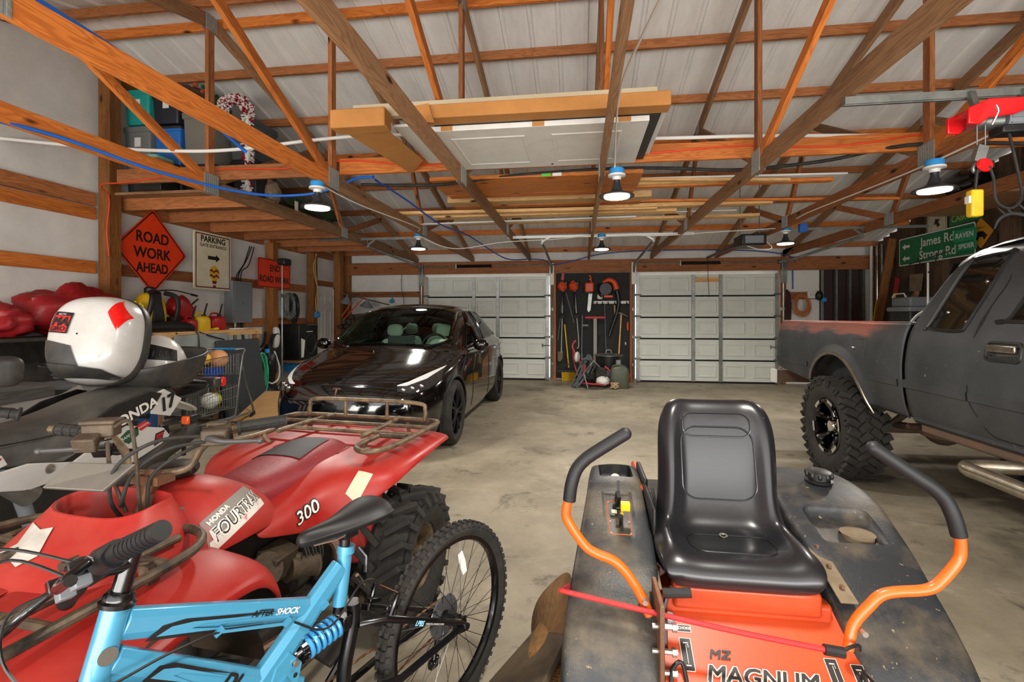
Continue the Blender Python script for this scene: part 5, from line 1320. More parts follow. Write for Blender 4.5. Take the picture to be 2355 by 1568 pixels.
 # wheels
 for sd in (-1, 1):
  for b, Rr, W, x in ((.62, .30, .23, .43), (-.62, .285, .19, .41)):
   T = wheel_T((sd * x, b, Rr), 0 if b > 0 else R(18), sd)
   MB().lathe(tyre_profile(Rr - .018, .145, W, .04), 48, T, True).build('tyre', M_TYRE, t)
   mb = MB(); n = 20
   for k in range(n):
    for z in (-1, 1):
     A = T @ Matrix.Rotation(2 * PI * (k + (.5 if z > 0 else 0)) / n, 4, 'Z') @ Matrix.Translation((Rr - .012, 0, z * W * .24)) @ Matrix.Rotation(z * .6, 4, 'X')
     mb.box((0, 0, 0), (.034, .026, W * .5), None, A)
     A = T @ Matrix.Rotation(2 * PI * (k + (.5 if z > 0 else 0) + z * .0 - .32 * z * z) / n, 4, 'Z') @ Matrix.Translation((Rr - .045, 0, z * W * .475)) @ Matrix.Rotation(z * .55, 4, 'Y')
     mb.box((0, 0, 0), (.06, .024, .02), None, A)
   mb.build('tread', M_TYRE, t, smooth=0, bevel=.004)
   MB().lathe([(.15, -.07), (.14, -.05), (.12, .02), (.135, .07), (.155, .085), (.152, .07)], 32, T, False, False).lathe([(.04, .03), (.125, .0)], 24, T).lathe([(.04, .0), (.04, .07), (.001, .075)], 16, T).build('rim', M_RACKR, t)
 return t
M_DECW2 = mat('white_lettering', 'e4e0d8', .5)
M_RUSTW = mat('muddy_brown_plastic', '4a3a28', .8, col2='2a2018', scale=6)
atv = build_atv()
# ------------------------------------------------------------ light blue mountain bike (local x = forwards along the bike, z up)
M_BIKE = mat('sky_blue_metallic', '4691b3', .28, .15, coat=.5)
M_BIKEBLK = mat('gloss_black_steel', '0d0d0f', .22, coat=.5)
M_SPRING = mat('blue_spring_steel', '3f97cf', .3, .2, coat=.5)
def build_bike():
 ph = R(25)
 # rear axle on the floor at (-.455, 1.70); bike x axis points to (-sin, -cos)
 t = thing('bicycle', 'light blue full suspension mountain bike with a black saddle in front of the quad bike', 'bicycle', (-.455, 1.70, 0), -PI / 2 - ph, local=True)
 RW = .335
 def wheel(c, name, steer=0):
  T = Matrix.Translation(Vector(c)) @ Matrix.Rotation(steer, 4, 'Z') @ axes((0, 0, 0), (1, 0, 0), (0, 0, 1))
  w = MB().lathe([(.283, -.014), (.29, -.02), (.306, -.026), (.322, -.02), (.329, 0), (.322, .02), (.306, .026), (.29, .02), (.283, .014)], 72, T, True).build('tyre', M_TYRE, t)
  mb = MB(); n = 64
  for k in range(n):
   a = 2 * PI * k / n
   for z, d, o in ((-.021, .5, .014), (.021, .5, .014), (-.008, 0, .016), (.008, 0, .016)):
    A = T @ Matrix.Rotation(a + d * PI / n * 2, 4, 'Z') @ Matrix.Translation((.327 - (.006 if abs(z) > .01 else 0), 0, z)) @ Matrix.Rotation(math.copysign(.6 if abs(z) > .01 else .1, z), 4, 'Y')
    mb.box((0, 0, 0), (.013, o, .0125), None, A)
  mb.build('tread', M_TYRE, t, smooth=0)
  rim = MB().lathe([(.268, -.012), (.286, -.014), (.288, 0), (.286, .014), (.268, .012), (.264, 0)], 72, T, True).build('rim', M_BIKEBLK, t)
  hub = MB().lathe([(.012, -.05), (.027, -.034), (.027, -.03), (.016, -.026), (.014, .026), (.027, .03), (.027, .034), (.012, .05)], 20, T).build('hub', M_BIKEBLK, t)
  for k in range(36):
   a = 2 * PI * k / 36; s_ = 1 if k % 2 else -1; b = a + (.55 if (k // 2) % 2 else -.55)
   MB().tube([T @ Vector((.026 * math.cos(b), .026 * math.sin(b), s_ * .032)), T @ Vector((.268 * math.cos(a), .268 * math.sin(a), s_ * .004))], .0012, 4, caps=False).build('spoke', M_BIKEBLK, rim)
  return T
 Tr = wheel((0, 0, RW), 'rear')
 MB().prism([(-.045, -.012), (0, -.017), (.045, -.012), (.045, .012), (0, .017), (-.045, .012)], .004, Tr @ TR((-.055, .18, -.012), (0, 0, R(72)))).build('spoke_reflector', M_WHITE, t, bevel=.002)
 Tf = wheel((1.095, 0, RW), 'front', R(-20))
 # frame. y>0 is the side away from the camera
 def tube(name, pts, r, m=M_BIKE, flat=None, **k): return MB().tube(pts, r, k.pop('n', 12), **k).build(name, m, t)
 def box_tube(name, p, q, w0, h0, w1, h1, m=M_BIKE):
  A, L = frame(p, q, (0, 0, 1)); rows = []
  for x, w, h in ((0, w0, h0), (L, w1, h1)):
   rows.append([A @ Vector((x, a * w / 2, b * h / 2)) for a, b in ((-1, -.45), (-.55, -1), (.55, -1), (1, -.45), (1, .45), (.55, 1), (-.55, 1), (-1, .45))])
  return MB().grid(rows, cu=True, cap=True).build(name, m, t, smooth=20, bevel=.003)
 HT, HBm = Vector((.975, 0, .865)), Vector((1.012, 0, .73))
 tube('head_tube', [HT, HBm], .024, n=20)
 MB().lathe([(.03, 0), (.031, .008), (.026, .012), (.026, .02), (.022, .026)], 24, axes(HT, (0, 1, 0), (1, 0, .27)) if False else Matrix.Translation(HT) @ Vector((0, 0, 1)).rotation_difference(HT - HBm).to_matrix().to_4x4()).build('headset', M_BIKEBLK, t)
 tt = box_tube('top_tube', (.965, 0, .826), (.575, 0, .662), .034, .056, .03, .05)
 dt = box_tube('down_tube', (.985, 0, .765), (.60, 0, .47), .036, .056, .034, .056)
 sd = box_tube('seat_spar', (.47, 0, .725), (.80, 0, .46), .036, .055, .04, .075)
 tube('seat_tube', [(.452, 0, .765), (.474, 0, .62)], .0195, n=18)
 tube('seat_clamp', [(.452, 0, .755), (.449, 0, .775)], .024, n=18)
 MB().tube([(.43, .026, .768), (.415, .04, .74), (.42, .045, .70)], .006, 8).build('quick_release', M_BIKEBLK, t)
 MB().tube([(.448, 0, .83), (.477, 0, .60)], .0145, 14).build('seat_post', M_BIKEBLK, t)
 # gusset plate with holes
 gp = MB().prism([(.635, .59), (.67, .57), (.70, .50), (.70, .43), (.60, .42), (.615, .49), (.60, .545)], .006, axes((0, .022, 0), (1, 0, 0), (0, 0, 1))).build('shock_plate', M_BIKE, t, smooth=0, bevel=.002)
 mb = MB()
 for x, z, r in ((.623, .555, .006), (.62, .525, .0055), (.622, .497, .0055), (.618, .47, .005), (.618, .445, .005)): mb.lathe([(r, 0), (r, .0015), (.0005, .0016)], 12, axes((x, .0222, z), (0, 0, 1), (1, 0, 0)))
 mb.build('plate_hole', M_GAP, gp)
 MB().tube([(.62, -.03, .555), (.62, .03, .555)], .008, 10).build('shock_bolt', M_BOLT, t)
 # shock
 a, b = Vector((.455, 0, .572)), Vector((.61, 0, .557))
 MB().tube([a, b], .011, 12).build('shock_damper', M_CHROME, t)
 A, L = frame(b, a); pts = []
 for k in range(6 * 14 + 1):
  q = k / 14 * 2 * PI; pts.append(A @ Vector((.03 + (L - .055) * k / (6 * 14), .026 * math.cos(q), .026 * math.sin(q))))
 MB().tube(pts, .0062, 8).build('shock_spring', M_SPRING, t)
 mb = MB().tube([A @ Vector((.012, 0, 0)), A @ Vector((.03, 0, 0))], .026, 20)
 for k in range(14): mb.box((.021, .027 * math.cos(2 * PI * k / 14), .027 * math.sin(2 * PI * k / 14)), (.014, .006, .006), (2 * PI * k / 14, 0, 0), A)
 mb.build('preload_ring', M_BIKEBLK, t)
 # swing arm (black)
 MB().tube([(.425, 0, .605), (.425, 0, .555), (.455, 0, .44), (.46, 0, .36)], .020, 14, sub=4).build('swing_arm', M_BIKEBLK, t)
 MB().b2((.445, -.02, .548), (.475, .02, .585)).build('shock_mount', M_BIKEBLK, t, bevel=.004)
 for y in (-.062, .062):
  MB().tube([(.42, y * .3, .545), (.36, y * .9, .54), (.02, y, RW + .02), (0, y, RW)], .0105, 10).build('seat_stay', M_BIKEBLK, t)
  MB().tube([(.45, y * .4, .36), (.30, y, .335), (0, y, RW)], .011, 10).build('chain_stay', M_BIKEBLK, t)
  MB().prism([(-.02, -.03), (.025, -.02), (.03, .03), (-.015, .025)], .006, axes((0, y - .003, RW), (1, 0, 0), (0, 0, 1))).lathe([(.012, -.012), (.012, .016)], 8, axes((0, y, RW), (0, 0, 1), (1, 0, 0))).build('dropout', M_BIKEBLK, t)
 # lettering on the stay and the frame (read from the left side, y>0)
 def word(s, p, x, size, m, par, up=(0, 0, 1), **k):
  vs, fs = text_geo(s, size, **k); MB().add(vs, fs, axes(p, x, up)).build('lettering', m, par, smooth=0)
 back = Vector((-.39, 0, -.16)).normalized()
 stay = Vector((-.34, 0, -.185)).normalized()
 word('I.PBS', (.235, .0735, .467), stay, .02, mat('pale_blue_lettering', '8cc6e0', .4), t, bold=.0008, shear=.25)
 word('LINEAR PULL BRAKING SYSTEM', (.165, .0742, .429), stay, .007, M_DECW2, t)
 word('AFTER', (.70, .0178, .716), back, .019, M_BLACK, tt, bold=.0006, shear=.25)
 word('SHOCK', (.637, .0172, .69), back, .019, M_WHITE, tt, bold=.0006, shear=.25)
 dtd = Vector((-.385, 0, -.295)).normalized()
 # black flame shapes on the top and down tubes
 def flame(p, x, par, L, w):
  A = axes(p, x, (0, 0, 1))
  for q, m, o in ((1, M_BLACK, 0), (.62, M_BIKE, .0006)):
   pl = [(0, -w * q), (L * .08, w * .5 * q), (L * .22, w * q), (L, w * .85 * q), (L * .3, w * .45 * q), (L * .22, -w * .2 * q), (L * .45, -w * .75 * q), (L * .9, -w * .8 * q)]
   MB().prism(pl, .0004, A @ Matrix.Translation((L * .16 * (1 - q), 0, o))).build('flame_decal', m, par, smooth=0)
 flame((.93, .0172, .797), back, tt, .30, .017); flame((.93, .0185, .722), dtd, dt, .2, .019)
 word('DL', (.77, .0192, .60), dtd, .04, M_BLACK, dt, bold=.002, shear=.25)
 MB().lathe([(.001, 0), (.016, 0), (.016, .001), (.001, .001)], 20, axes((.996, .0245, .79), (-1, 0, .27), (.27, 0, 1))).build('head_badge', M_ALU, t)
 # saddle
 rows = []
 for x, w, zt, zb in ((.325, .055, .868, .84), (.335, .075, .878, .825), (.37, .082, .883, .82), (.42, .07, .874, .818), (.48, .045, .862, .815), (.54, .028, .862, .818), (.585, .021, .862, .818), (.60, .012, .852, .828)):
  rows.append([(x, w * math.copysign(abs(math.cos(a)) ** .8, math.cos(a)), (zt + zb) / 2 + (zt - zb) / 2 * math.sin(a) - (.012 * math.cos(a) ** 2 if math.sin(a) > 0 else 0)) for a in [2 * PI * k / 20 for k in range(20)]])
 MB().grid(rows, cu=True, cap=True).build('saddle', M_GRIPV, t, sub=2, smooth=180)
 for y in (-.02, .02): MB().tube([(.36, y, .825), (.40, y, .815), (.50, y, .813), (.56, y * .6, .82)], .0035, 6).build('saddle_rail', M_BOLT, t)
 MB().b2((.425, -.026, .800), (.475, .026, .826)).build('saddle_clamp', M_BIKEBLK, t, bevel=.005)
 # stem, bars, forks
 up = (HT - HBm).normalized()
 s0 = HT + up * .01; s1 = HT + up * .10
 ST_ = 0; stv = lambda x, y, z: HT + up * .075 + Matrix.Rotation(ST_, 3, 'Z') @ Vector((x, y, z))
 MB().tube([s0, s1], .0165, 16).tube([HT + up * .075, stv(.066, 0, .012)], .0165, 16).tube([stv(.066, -.022, .012), stv(.066, .022, .012)], .021, 14).build('stem', M_BIKEBLK, t)
 MB().box((0, 0, 0), (.04, .009, .001), None, axes(stv(.035, 0, .0235), Matrix.Rotation(ST_, 3, 'Z') @ Vector((.066, 0, .012)), Matrix.Rotation(ST_, 3, 'Z') @ Vector((0, 1, 0)))).build('stem_label', M_YEL, t, smooth=0)
 bc = stv(.066, 0, .012)
 HB = Matrix.Translation(bc) @ Matrix.Rotation(R(30), 4, 'X')
 hp = lambda pts: [HB @ Vector(p) for p in pts]
 MB().tube(hp([(-.03, -.25, -.012), (-.01, -.16, -.005), (0, -.06, .0), (0, .06, .0), (-.01, .16, -.005), (-.03, .25, -.012)]), .0115, 12, sub=5).build('handlebar', M_BIKEBLK, t)
 for sgn in (-1, 1):
  g = MB().tube(hp([(-.01, sgn * .125, -.005), (-.031, sgn * .255, -.012)]), [.0185, .0165], 16)
  for k in range(8):
   q = hp([Vector((-.014, sgn * .15, -.006)).lerp(Vector((-.029, sgn * .248, -.012)), k / 8), Vector((-.014, sgn * .15, -.006)).lerp(Vector((-.029, sgn * .248, -.012)), k / 8 + .03)]); g.tube(q, .0192 - .0003 * k, 16)
  g.tube(hp([(-.004, sgn * .075, -.002), (-.01, sgn * .125, -.005)]), .0235, 16).build('handlebar_grip', M_GRIPV, t)
  MB().tube(hp([(.02, sgn * .10, .0), (.06, sgn * .12, -.02), (.08, sgn * .17, -.035), (.085, sgn * .25, -.04)]), [.008, .009, .008, .006], 8, sub=4).box((.02, sgn * .06, .0), (.04, .02, .026), None, HB).build('brake_lever', M_BIKEBLK, t, bevel=.004)
  MB().box((.02, sgn * .045, -.02), (.025, .03, .02), None, HB).tube(hp([(.02, sgn * .06, -.01), (.02, sgn * .04, -.012)]), .006).build('gear_shifter', M_GREYP, t, bevel=.004)
 def cable(pts, r=.0028): MB().tube(pts, r, 6, sub=8).build('control_cable', M_BLACK, t)
 q = lambda *p: HB @ Vector(p)
 cable([q(.03, .04, -.01), q(.10, .0, .06), q(.17, -.02, .0), q(.17, -.01, -.13), q(.10, -.03, -.24), q(.02, -.05, -.28)])
 cable([q(.03, -.05, -.01), q(.09, -.07, -.02), q(.10, -.07, -.10), q(.04, -.06, -.19), (.90, .035, .745), (.80, .022, .728), (.70, .018, .69)])
 cable([q(.02, .05, .01), q(.12, .02, .08), q(.20, .0, .02), q(.16, .03, -.16), (1.06, .03, .70), (1.08, .03, .60)])
 cable([(.62, .02, .655), (.55, .024, .60), (.50, .03, .605), (.43, .03, .66), (.38, .03, .655), (.345, .03, .61)])
 for p in ((.80, .02, .728), (.64, .019, .665), (.535, .022, .655)): MB().box(p, (.02, .008, .012), (0, R(22), 0)).build('cable_stop', M_BIKE, t)
 MB().tube([(.80, .021, .728), (.64, .02, .662)], .004, 8).build('cable_guide', M_BIKE, t)
 # forks
 fd = (HBm - HT).normalized(); cr = HBm + fd * .03
 MB().b2((cr.x - .03, -.075, cr.z - .02), (cr.x + .035, .075, cr.z + .02)).build('fork_crown', M_BIKEBLK, t, bevel=.012)
 for y in (-.065, .065):
  MB().tube([(cr.x + .01, y, cr.z), (cr.x + .05, y, .52)], .0135, 12).build('fork_stanchion', M_CHROME, t)
  MB().tube([(cr.x + .045, y, .54), (1.095, y, RW)], .019, 12).build('fork_leg', M_BIKEBLK, t)
 # rear brake
 for y in (-.045, .045):
  MB().tube([(.335, y, .52), (.30, y * 1.1, .585)], .008, 8).box((.315, y * .8, .545), (.05, .014, .014), (0, R(-20), 0)).build('rear_brake_arm', M_BIKEBLK, t, bevel=.003)
 MB().tube([(.30, -.05, .585), (.30, .05, .585)], .003, 6).tube([(.345, -.05, .60), (.375, -.045, .645)], .006, 8).build('brake_noodle', M_CHROME, t)
 # drive train on the far side
 T = axes((0, -.045, RW), (1, 0, 0), (0, 0, -1))
 for k, r in enumerate((.055, .049, .043, .037, .031)): MB().lathe([(r * .7, 0), (r, 0), (r, .002), (r * .7, .002)], 28, T @ Matrix.Translation((0, 0, -.004 * k)), True).build('sprocket', M_BOLT, t)
 MB().lathe([(.001, 0), (.075, .002), (.072, .005), (.001, .004)], 32, T @ Matrix.Translation((0, 0, .012))).build('spoke_guard', mat('clear_spoke_guard', '4a4a4c', .2, spec=.6), t)
 bb = Vector((.52, 0, .30)); Tc = axes(bb + Vector((0, -.05, 0)), (1, 0, 0), (0, 0, -1))
 mb = MB().lathe([(.05, 0), (.085, 0), (.085, .003), (.05, .003)], 40, Tc, True)
 for k in range(40): mb.box((.088 * math.cos(2 * PI * k / 40), .088 * math.sin(2 * PI * k / 40), .0015), (.006, .005, .003), (0, 0, 2 * PI * k / 40), Tc)
 for k in range(5): mb.box((.035 * math.cos(2 * PI * k / 5), .035 * math.sin(2 * PI * k / 5), .0015), (.07, .014, .004), (0, 0, 2 * PI * k / 5), Tc)
 mb.build('chain_ring', M_BIKEBLK, t)
 for sg, y in ((1, -.075), (-1, .07)):
  e = bb + Vector((-sg * .12, y, sg * .11))
  MB().tube([bb + Vector((0, y * .5, 0)), bb + Vector((0, y, 0)), e], .011, 8).build('crank', M_BIKEBLK, t)
  MB().box(e + Vector((0, math.copysign(.055, y), 0)), (.085, .09, .018), (0, R(20), 0)).build('pedal', M_RUBBER, t, bevel=.004)
 MB().tube([bb + Vector((0, -.035, 0)), bb + Vector((0, .035, 0))], .022, 16).build('bottom_bracket', M_BIKE, t)
 MB().tube([(.66, 0, .53), (.60, 0, .42), (.54, 0, .32)], [.03, .028, .022], 12).build('seat_mast', M_BIKE, t)
 loop = []
 for k in range(13): a = R(100 + 160 * k / 12); loop.append((.056 * math.cos(a), -.048, RW + .056 * math.sin(a)))
 for k in range(21): a = R(-85 + 170 * k / 20); loop.append((.52 + .086 * math.cos(a), -.052, .30 + .086 * math.sin(a)))
 loop = [Vector(p) for p in loop]; pts = []
 for a, b in zip(loop, loop[1:] + loop[:1]):
  n = max(1, int((b - a).length / .0065)); pts += [a.lerp(b, k / n) for k in range(n)]
 MB().tube(pts, [.0044 if (k // 2) % 2 else .0028 for k in range(len(pts))], 5, closed=True).build('chain', M_RUST, t)
 MB().tube([(-.01, -.05, RW - .02), (.01, -.055, .24), (.03, -.055, .18)], .01, 8).b2((0, -.065, .16), (.05, -.045, .19)).build('rear_derailleur', M_BIKEBLK, t, bevel=.004)
M_GRIPV = mat('matte_black_vinyl', '131314', .5)
build_bike()
# ------------------------------------------------------------ white motorcycle with an open top case
M_MWHITE = mat('white_motorcycle_plastic', 'bfbeba', .25, coat=.4, col2='a5a198', scale=5, amt=.3)
M_VINYL = mat('grainy_grey_seat_vinyl', '2f302f', .55, col2='6d6a62', scale=2.5, amt=.4, bump=.3, bscale=200)
M_CASEBLK = mat('dusty_case_plastic', '232323', .45, col2='57534b', scale=5, amt=.35)
M_REFL = mat('red_reflector', 'd8140f', .12, coat=.6)
def build_moto():
 mx = -2.44
 t = thing('motorcycle', 'white and black dual-sport motorcycle with an open top case behind the quad bike', 'motorcycle', (mx, 1.95, 0))
 X = lambda r: mx + r
 # seat
 rows = []
 for y, w, zt, zl in ((1.42, .09, .90, .80), (1.50, .11, .925, .80), (1.62, .135, .935, .815), (1.75, .16, .94, .80), (1.92, .175, .955, .79), (2.05, .17, .985, .83), (2.18, .165, 1.03, .90), (2.35, .16, 1.045, .93), (2.50, .14, 1.045, .95), (2.56, .11, 1.02, .95)):
  h = [(0, zt), (w * .5, zt - .003), (w * .85, zt - .018), (w * 1.05, zt - .05), (w * 1.18, lerp(zt, zl, .65)), (w * 1.15, zl)]
  rows.append([(X(-a), y, z) for a, z in h[:0:-1]] + [(X(a), y, z) for a, z in h])
 seat = MB().grid(rows, cap=True).build('seat', M_VINYL, t, sub=2, smooth=70)
 MB().tube([(X(.16), 1.55, .905), (X(.19), 1.75, .90), (X(.2), 1.95, .91), (X(.19), 2.1, .945)], .003, 5, sub=5).build('seat_seam', M_BLACK, seat)
 # side panels
 def panel(name, poly, x0, m, x1=None, d=.012):
  out = []
  n = len(poly)
  mb = MB(); x1 = x0 if x1 is None else x1
  ys = [p[0] for p in poly]; y0, y1 = min(ys), max(ys)
  vs = [(X(lerp(x0, x1, (y - y0) / (y1 - y0))), y, z) for y, z in poly]
  vs += [(a - d, b, c) for a, b, c in vs]
  mb.add(vs, [tuple(range(n)), tuple(range(2 * n - 1, n - 1, -1))] + [(i, n + i, n + (i + 1) % n, (i + 1) % n) for i in range(n)])
  return mb.build(name, m, t, smooth=0, bevel=.004, fix=True)
 for s_ in (1, -1):
  k = s_
  panel('side_cover', [(1.50, .80), (1.72, .81), (1.9, .765), (2.06, .84), (2.14, .875), (2.38, .81), (2.42, .76), (2.36, .72), (2.2, .665), (1.95, .71), (1.72, .70), (1.58, .74), (1.45, .79)], .205 * k, M_MWHITE)
  panel('rear_side_panel', [(1.98, .93), (2.07, .845), (2.30, .925), (2.36, 1.0), (2.28, 1.025), (2.1, .99)], .215 * k, M_BLACK)
  panel('number_panel', [(2.30, .90), (2.42, .865), (2.50, .95), (2.38, 1.02), (2.30, 1.0)], .208 * k, M_MWHITE)
  panel('tank_shroud', [(1.15, 1.02), (1.45, .97), (1.62, .87), (1.64, .83), (1.5, .79), (1.3, .70), (1.05, .80)], .215 * k, M_MWHITE)
  panel('shroud_flash', [(1.2, .99), (1.5, .90), (1.62, .86), (1.60, .84), (1.4, .82), (1.2, .9)], .2165 * k, M_BRED, d=.004)
 def word(s, y, z, size, m, dz=0, x=.2165, **k):
  vs, fs = text_geo(s, size, **k); MB().add(vs, fs, axes((X(x), y, z), (0, 1, dz), (0, 0, 1))).build('lettering', m, t, smooth=0)
 word('HONDA', 2.185, .92, .068, M_WHITE, .33, .2165, bold=.002, width=1.15)
 word('17', 2.39, .94, .10, M_BLACK, .3, .2125, bold=.004, shear=.2)
 def sticker(poly, x, m, txt=None, c=None, size=.02, tm=None):
  n = len(poly); MB().add([(X(x), y, z) for y, z in poly], [tuple(range(n))]).build('sticker', m, t, smooth=0)
  if txt: word(txt, c[0], c[1], size, tm or M_WHITE, .3, x + .001)
 M_GRN = mat('green_sticker', '1f4a34', .4); M_RST = mat('red_sticker', 'b3262a', .4)
 sticker([(2.11, .81), (2.16, .845), (2.22, .85), (2.225, .81), (2.17, .775)], .2065, M_GRN, 'SAFETY', (2.165, .815), .022)
 sticker([(2.20, .85), (2.26, .875), (2.30, .85), (2.24, .825)], .2065, M_RST, 'WARNING', (2.25, .85), .014)
 sticker([(2.325, .79), (2.385, .80), (2.36, .74), (2.315, .725)], .2065, mat('black_sticker', '151515', .4))
 sticker([(2.33, .782), (2.378, .79), (2.355, .745), (2.322, .733)], .2072, M_RST, '916', (2.345, .763), .035, M_BLACK)
 for y, z in ((1.80, .765), (2.11, .755)):
  MB().lathe([(.02, 0), (.02, .003), (.013, .004), (.012, .002)], 18, axes((X(.206), y, z), (0, 1, 0), (0, 0, 1)), True).lathe([(.011, .001), (.011, .004), (.001, .005)], 6, axes((X(.206), y, z), (0, 1, 0), (0, 0, 1))).build('panel_bolt', M_BOLT, t)
 # tank
 MB().grid([[(X(w * math.cos(a)), y, lerp(.75, zt, .5) + (zt - .75) / 2 * math.sin(a)) for a in [2 * PI * k / 20 for k in range(20)]] for y, w, zt in ((1.5, .1, .9), (1.4, .15, 1.0), (1.2, .17, 1.08), (1.05, .14, 1.06), (.98, .08, .98))], cu=True, cap=True).build('fuel_tank', M_MWHITE, t, sub=1)
 # tail: white rear mudguard, black carrier, lamp, indicators
 MB().grid([[(X(q * w), y, z - .02 * abs(q)) for q in (-1, -.5, 0, .5, 1)] for y, z, w in ((2.34, 1.01, .12), (2.48, .965, .13), (2.68, .90, .11), (2.80, .845, .05), (2.83, .83, .01))]).build('rear_mudguard', M_MWHITE, t, sub=2, solid=.02, smooth=60)
 MB().grid([[(X(q * .10), y, z) for q in (-1, -.6, .6, 1)] for y, z in ((2.45, 1.02), (2.6, 1.03), (2.85, 1.01), (2.86, .95), (2.6, .93))]).build('luggage_carrier', M_CASEBLK, t, sub=1, solid=.02)
 MB().box((X(.05), 2.90, .985), (.13, .07, .065)).build('tail_lamp_housing', M_CASEBLK, t, bevel=.012)
 MB().box((X(.06), 2.945, .985), (.12, .04, .06)).build('tail_lamp', M_REFL, t, bevel=.01)
 M_IND = mat('orange_indicator_lens', 'd9521c', .2, coat=.5)
 for s_ in (-1, 1):
  MB().tube([(X(s_ * .06), 2.55, .83), (X(s_ * .2), 2.55, .825)], .012, 8).box((X(s_ * .23), 2.53, .825), (.05, .06, .05)).build('indicator', M_BLACK, t, bevel=.012)
  MB().box((X(s_ * .23), 2.5, .825), (.048, .02, .048)).build('indicator_lens', M_IND, t, bevel=.008)
 # frame, engine, wheels
 MB().tube([(X(.12), 1.55, .82), (X(.13), 1.70, .76), (X(.12), 1.80, .50), (X(.11), 1.86, .36)], .026, 12, sub=5).tube([(X(-.12), 1.55, .82), (X(-.13), 1.70, .76), (X(-.12), 1.80, .50), (X(-.11), 1.86, .36)], .026, 12, sub=5).tube([(X(-.11), 1.86, .36), (X(.11), 1.86, .36)], .03).build('frame', M_GREYP, t)
 MB().tube([(X(.16), 1.68, .74), (X(.16), 1.76, .66)], .045, 20).build('reservoir', M_ALU, t)
 MB().b2((X(-.13), 1.25, .30), (X(.13), 1.75, .52)).tube([(X(0), 1.45, .5), (X(0), 1.35, .76)], .09, 20).tube([(X(.13), 1.55, .40), (X(.17), 1.55, .40)], .11, 28).build('engine', M_DARK, t, bevel=.02)
 mb = MB()
 for k in range(7): mb.tube([(X(0), 1.445 - .012 * k, .54 + .028 * k), (X(0), 1.442 - .012 * k, .548 + .028 * k)], .115, 20)
 mb.build('cooling_fins', M_BLACK, t)
 MB().tube([(X(.16), 1.3, .45), (X(.2), 1.7, .5), (X(.2), 2.1, .60), (X(.19), 2.6, .75)], [.02, .025, .05, .05], 14, sub=5).build('exhaust', M_DARK, t)
 MB().tube([(X(.15), 1.75, .42), (X(.15), 2.35, .33)], .03, 10).tube([(X(-.15), 1.75, .42), (X(-.15), 2.35, .33)], .03, 10).build('swing_arm', M_ALU, t)
 for y, R0 in ((2.38, .33), (.92, .34)):
  T = wheel_T((X(0), y, R0), 0, 1)
  MB().lathe(tyre_profile(R0 - .012, .24, .12, .03), 40, T, True).build('tyre', M_TYRE, t)
  mb = MB()
  for k in range(26):
   for z in (-.035, 0, .035): mb.box((0, 0, 0), (.03, .035, .025), None, T @ Matrix.Rotation(2 * PI * (k + (.5 if z == 0 else 0)) / 26, 4, 'Z') @ Matrix.Translation((R0 - .012, 0, z)))
  mb.build('tread', M_TYRE, t, smooth=0)
  rim = MB().lathe([(.245, -.03), (.225, -.03), (.22, 0), (.225, .03), (.245, .03)], 40, T, True).build('rim', M_ALU, t)
  mb = MB().lathe([(.03, -.06), (.045, -.04), (.045, .04), (.03, .06)], 16, T)
  for k in range(28):
   a = 2 * PI * k / 28; b = a + (.5 if k % 2 else -.5); mb.tube([T @ Vector((.04 * math.cos(b), .04 * math.sin(b), .035 * (1 if k % 4 < 2 else -1))), T @ Vector((.225 * math.cos(a), .225 * math.sin(a), 0))], .002, 4)
  mb.build('spokes_and_hub', M_ALU, rim)
 # front end, bars, mirror
 for s_ in (-1, 1): MB().tube([(X(s_ * .1), 1.22, 1.02), (X(s_ * .1), .92, .34)], .027, 12).build('fork_leg', M_GREYP, t)
 MB().tube([(X(-.40), 1.55, 1.07), (X(-.22), 1.38, 1.10), (X(-.08), 1.30, 1.06), (X(.08), 1.30, 1.06), (X(.22), 1.38, 1.10), (X(.33), 1.575, 1.055)], .012, 10, sub=5).build('handlebar', M_BLACK, t)
 a, b = Vector((X(.22), 1.465, 1.082)), Vector((X(.345), 1.575, 1.045))
 g = MB().tube([a, b], .018, 14)
 for k in range(6): g.tube([a.lerp(b, k / 6), a.lerp(b, k / 6 + .04)], .0215, 14)
 g.tube([b, b + (b - a) * .04], .026, 16); g.build('handlebar_grip', M_RUBBER, t)
 MB().tube([(X(.15), 1.36, 1.10), (X(.18), 1.40, 1.16), (X(.20), 1.52, 1.17)], .006, 8, sub=4).build('mirror_stem', M_BLACK, t)
 rows = []
 mo = axes((X(.24), 1.545, 1.205), (.52, .85, -.05), (0, 0, 1))
 for z, q in ((.0, .9), (.006, 1.0), (.02, 1.0), (.035, .9), (.045, .6)): rows.append([mo @ Vector((a * q, b * q, z - .02)) for a, b in rrect(.21, .115, .035, 5)])
 MB().grid(rows, cu=True, cap=True).build('mirror', M_CASEBLK, t, smooth=50)
 # top case: black tray, white lid tipped open
 rows = []
 for z, q in ((1.0, .62), (1.02, .72), (1.06, .88), (1.12, .98), (1.155, 1.0), (1.155, .95), (1.10, .92), (1.04, .78)):
  rows.append([(X(-.02) + .25 * q * math.copysign(abs(math.cos(a)) ** .75, math.cos(a)), 2.54 + .26 * q * math.copysign(abs(math.sin(a)) ** .75, math.sin(a)), 1.0 + (z - 1.0) * 1.15 + .05 * q * math.sin(a) * (z - 1.0) / .15) for a in [2 * PI * k / 32 for k in range(32)]])
 tc = MB().grid(rows, cu=True, cap=True).build('top_case_tray', M_CASEBLK, t, sub=1, smooth=60)
 # lid frame: local z = outwards (towards the camera side), x = across, y = up
 LT = axes((X(-.055), 2.30, 1.275), (1, .25, .02), (.03, .26, .96))
 W_, H_, D_ = .20, .23, .21
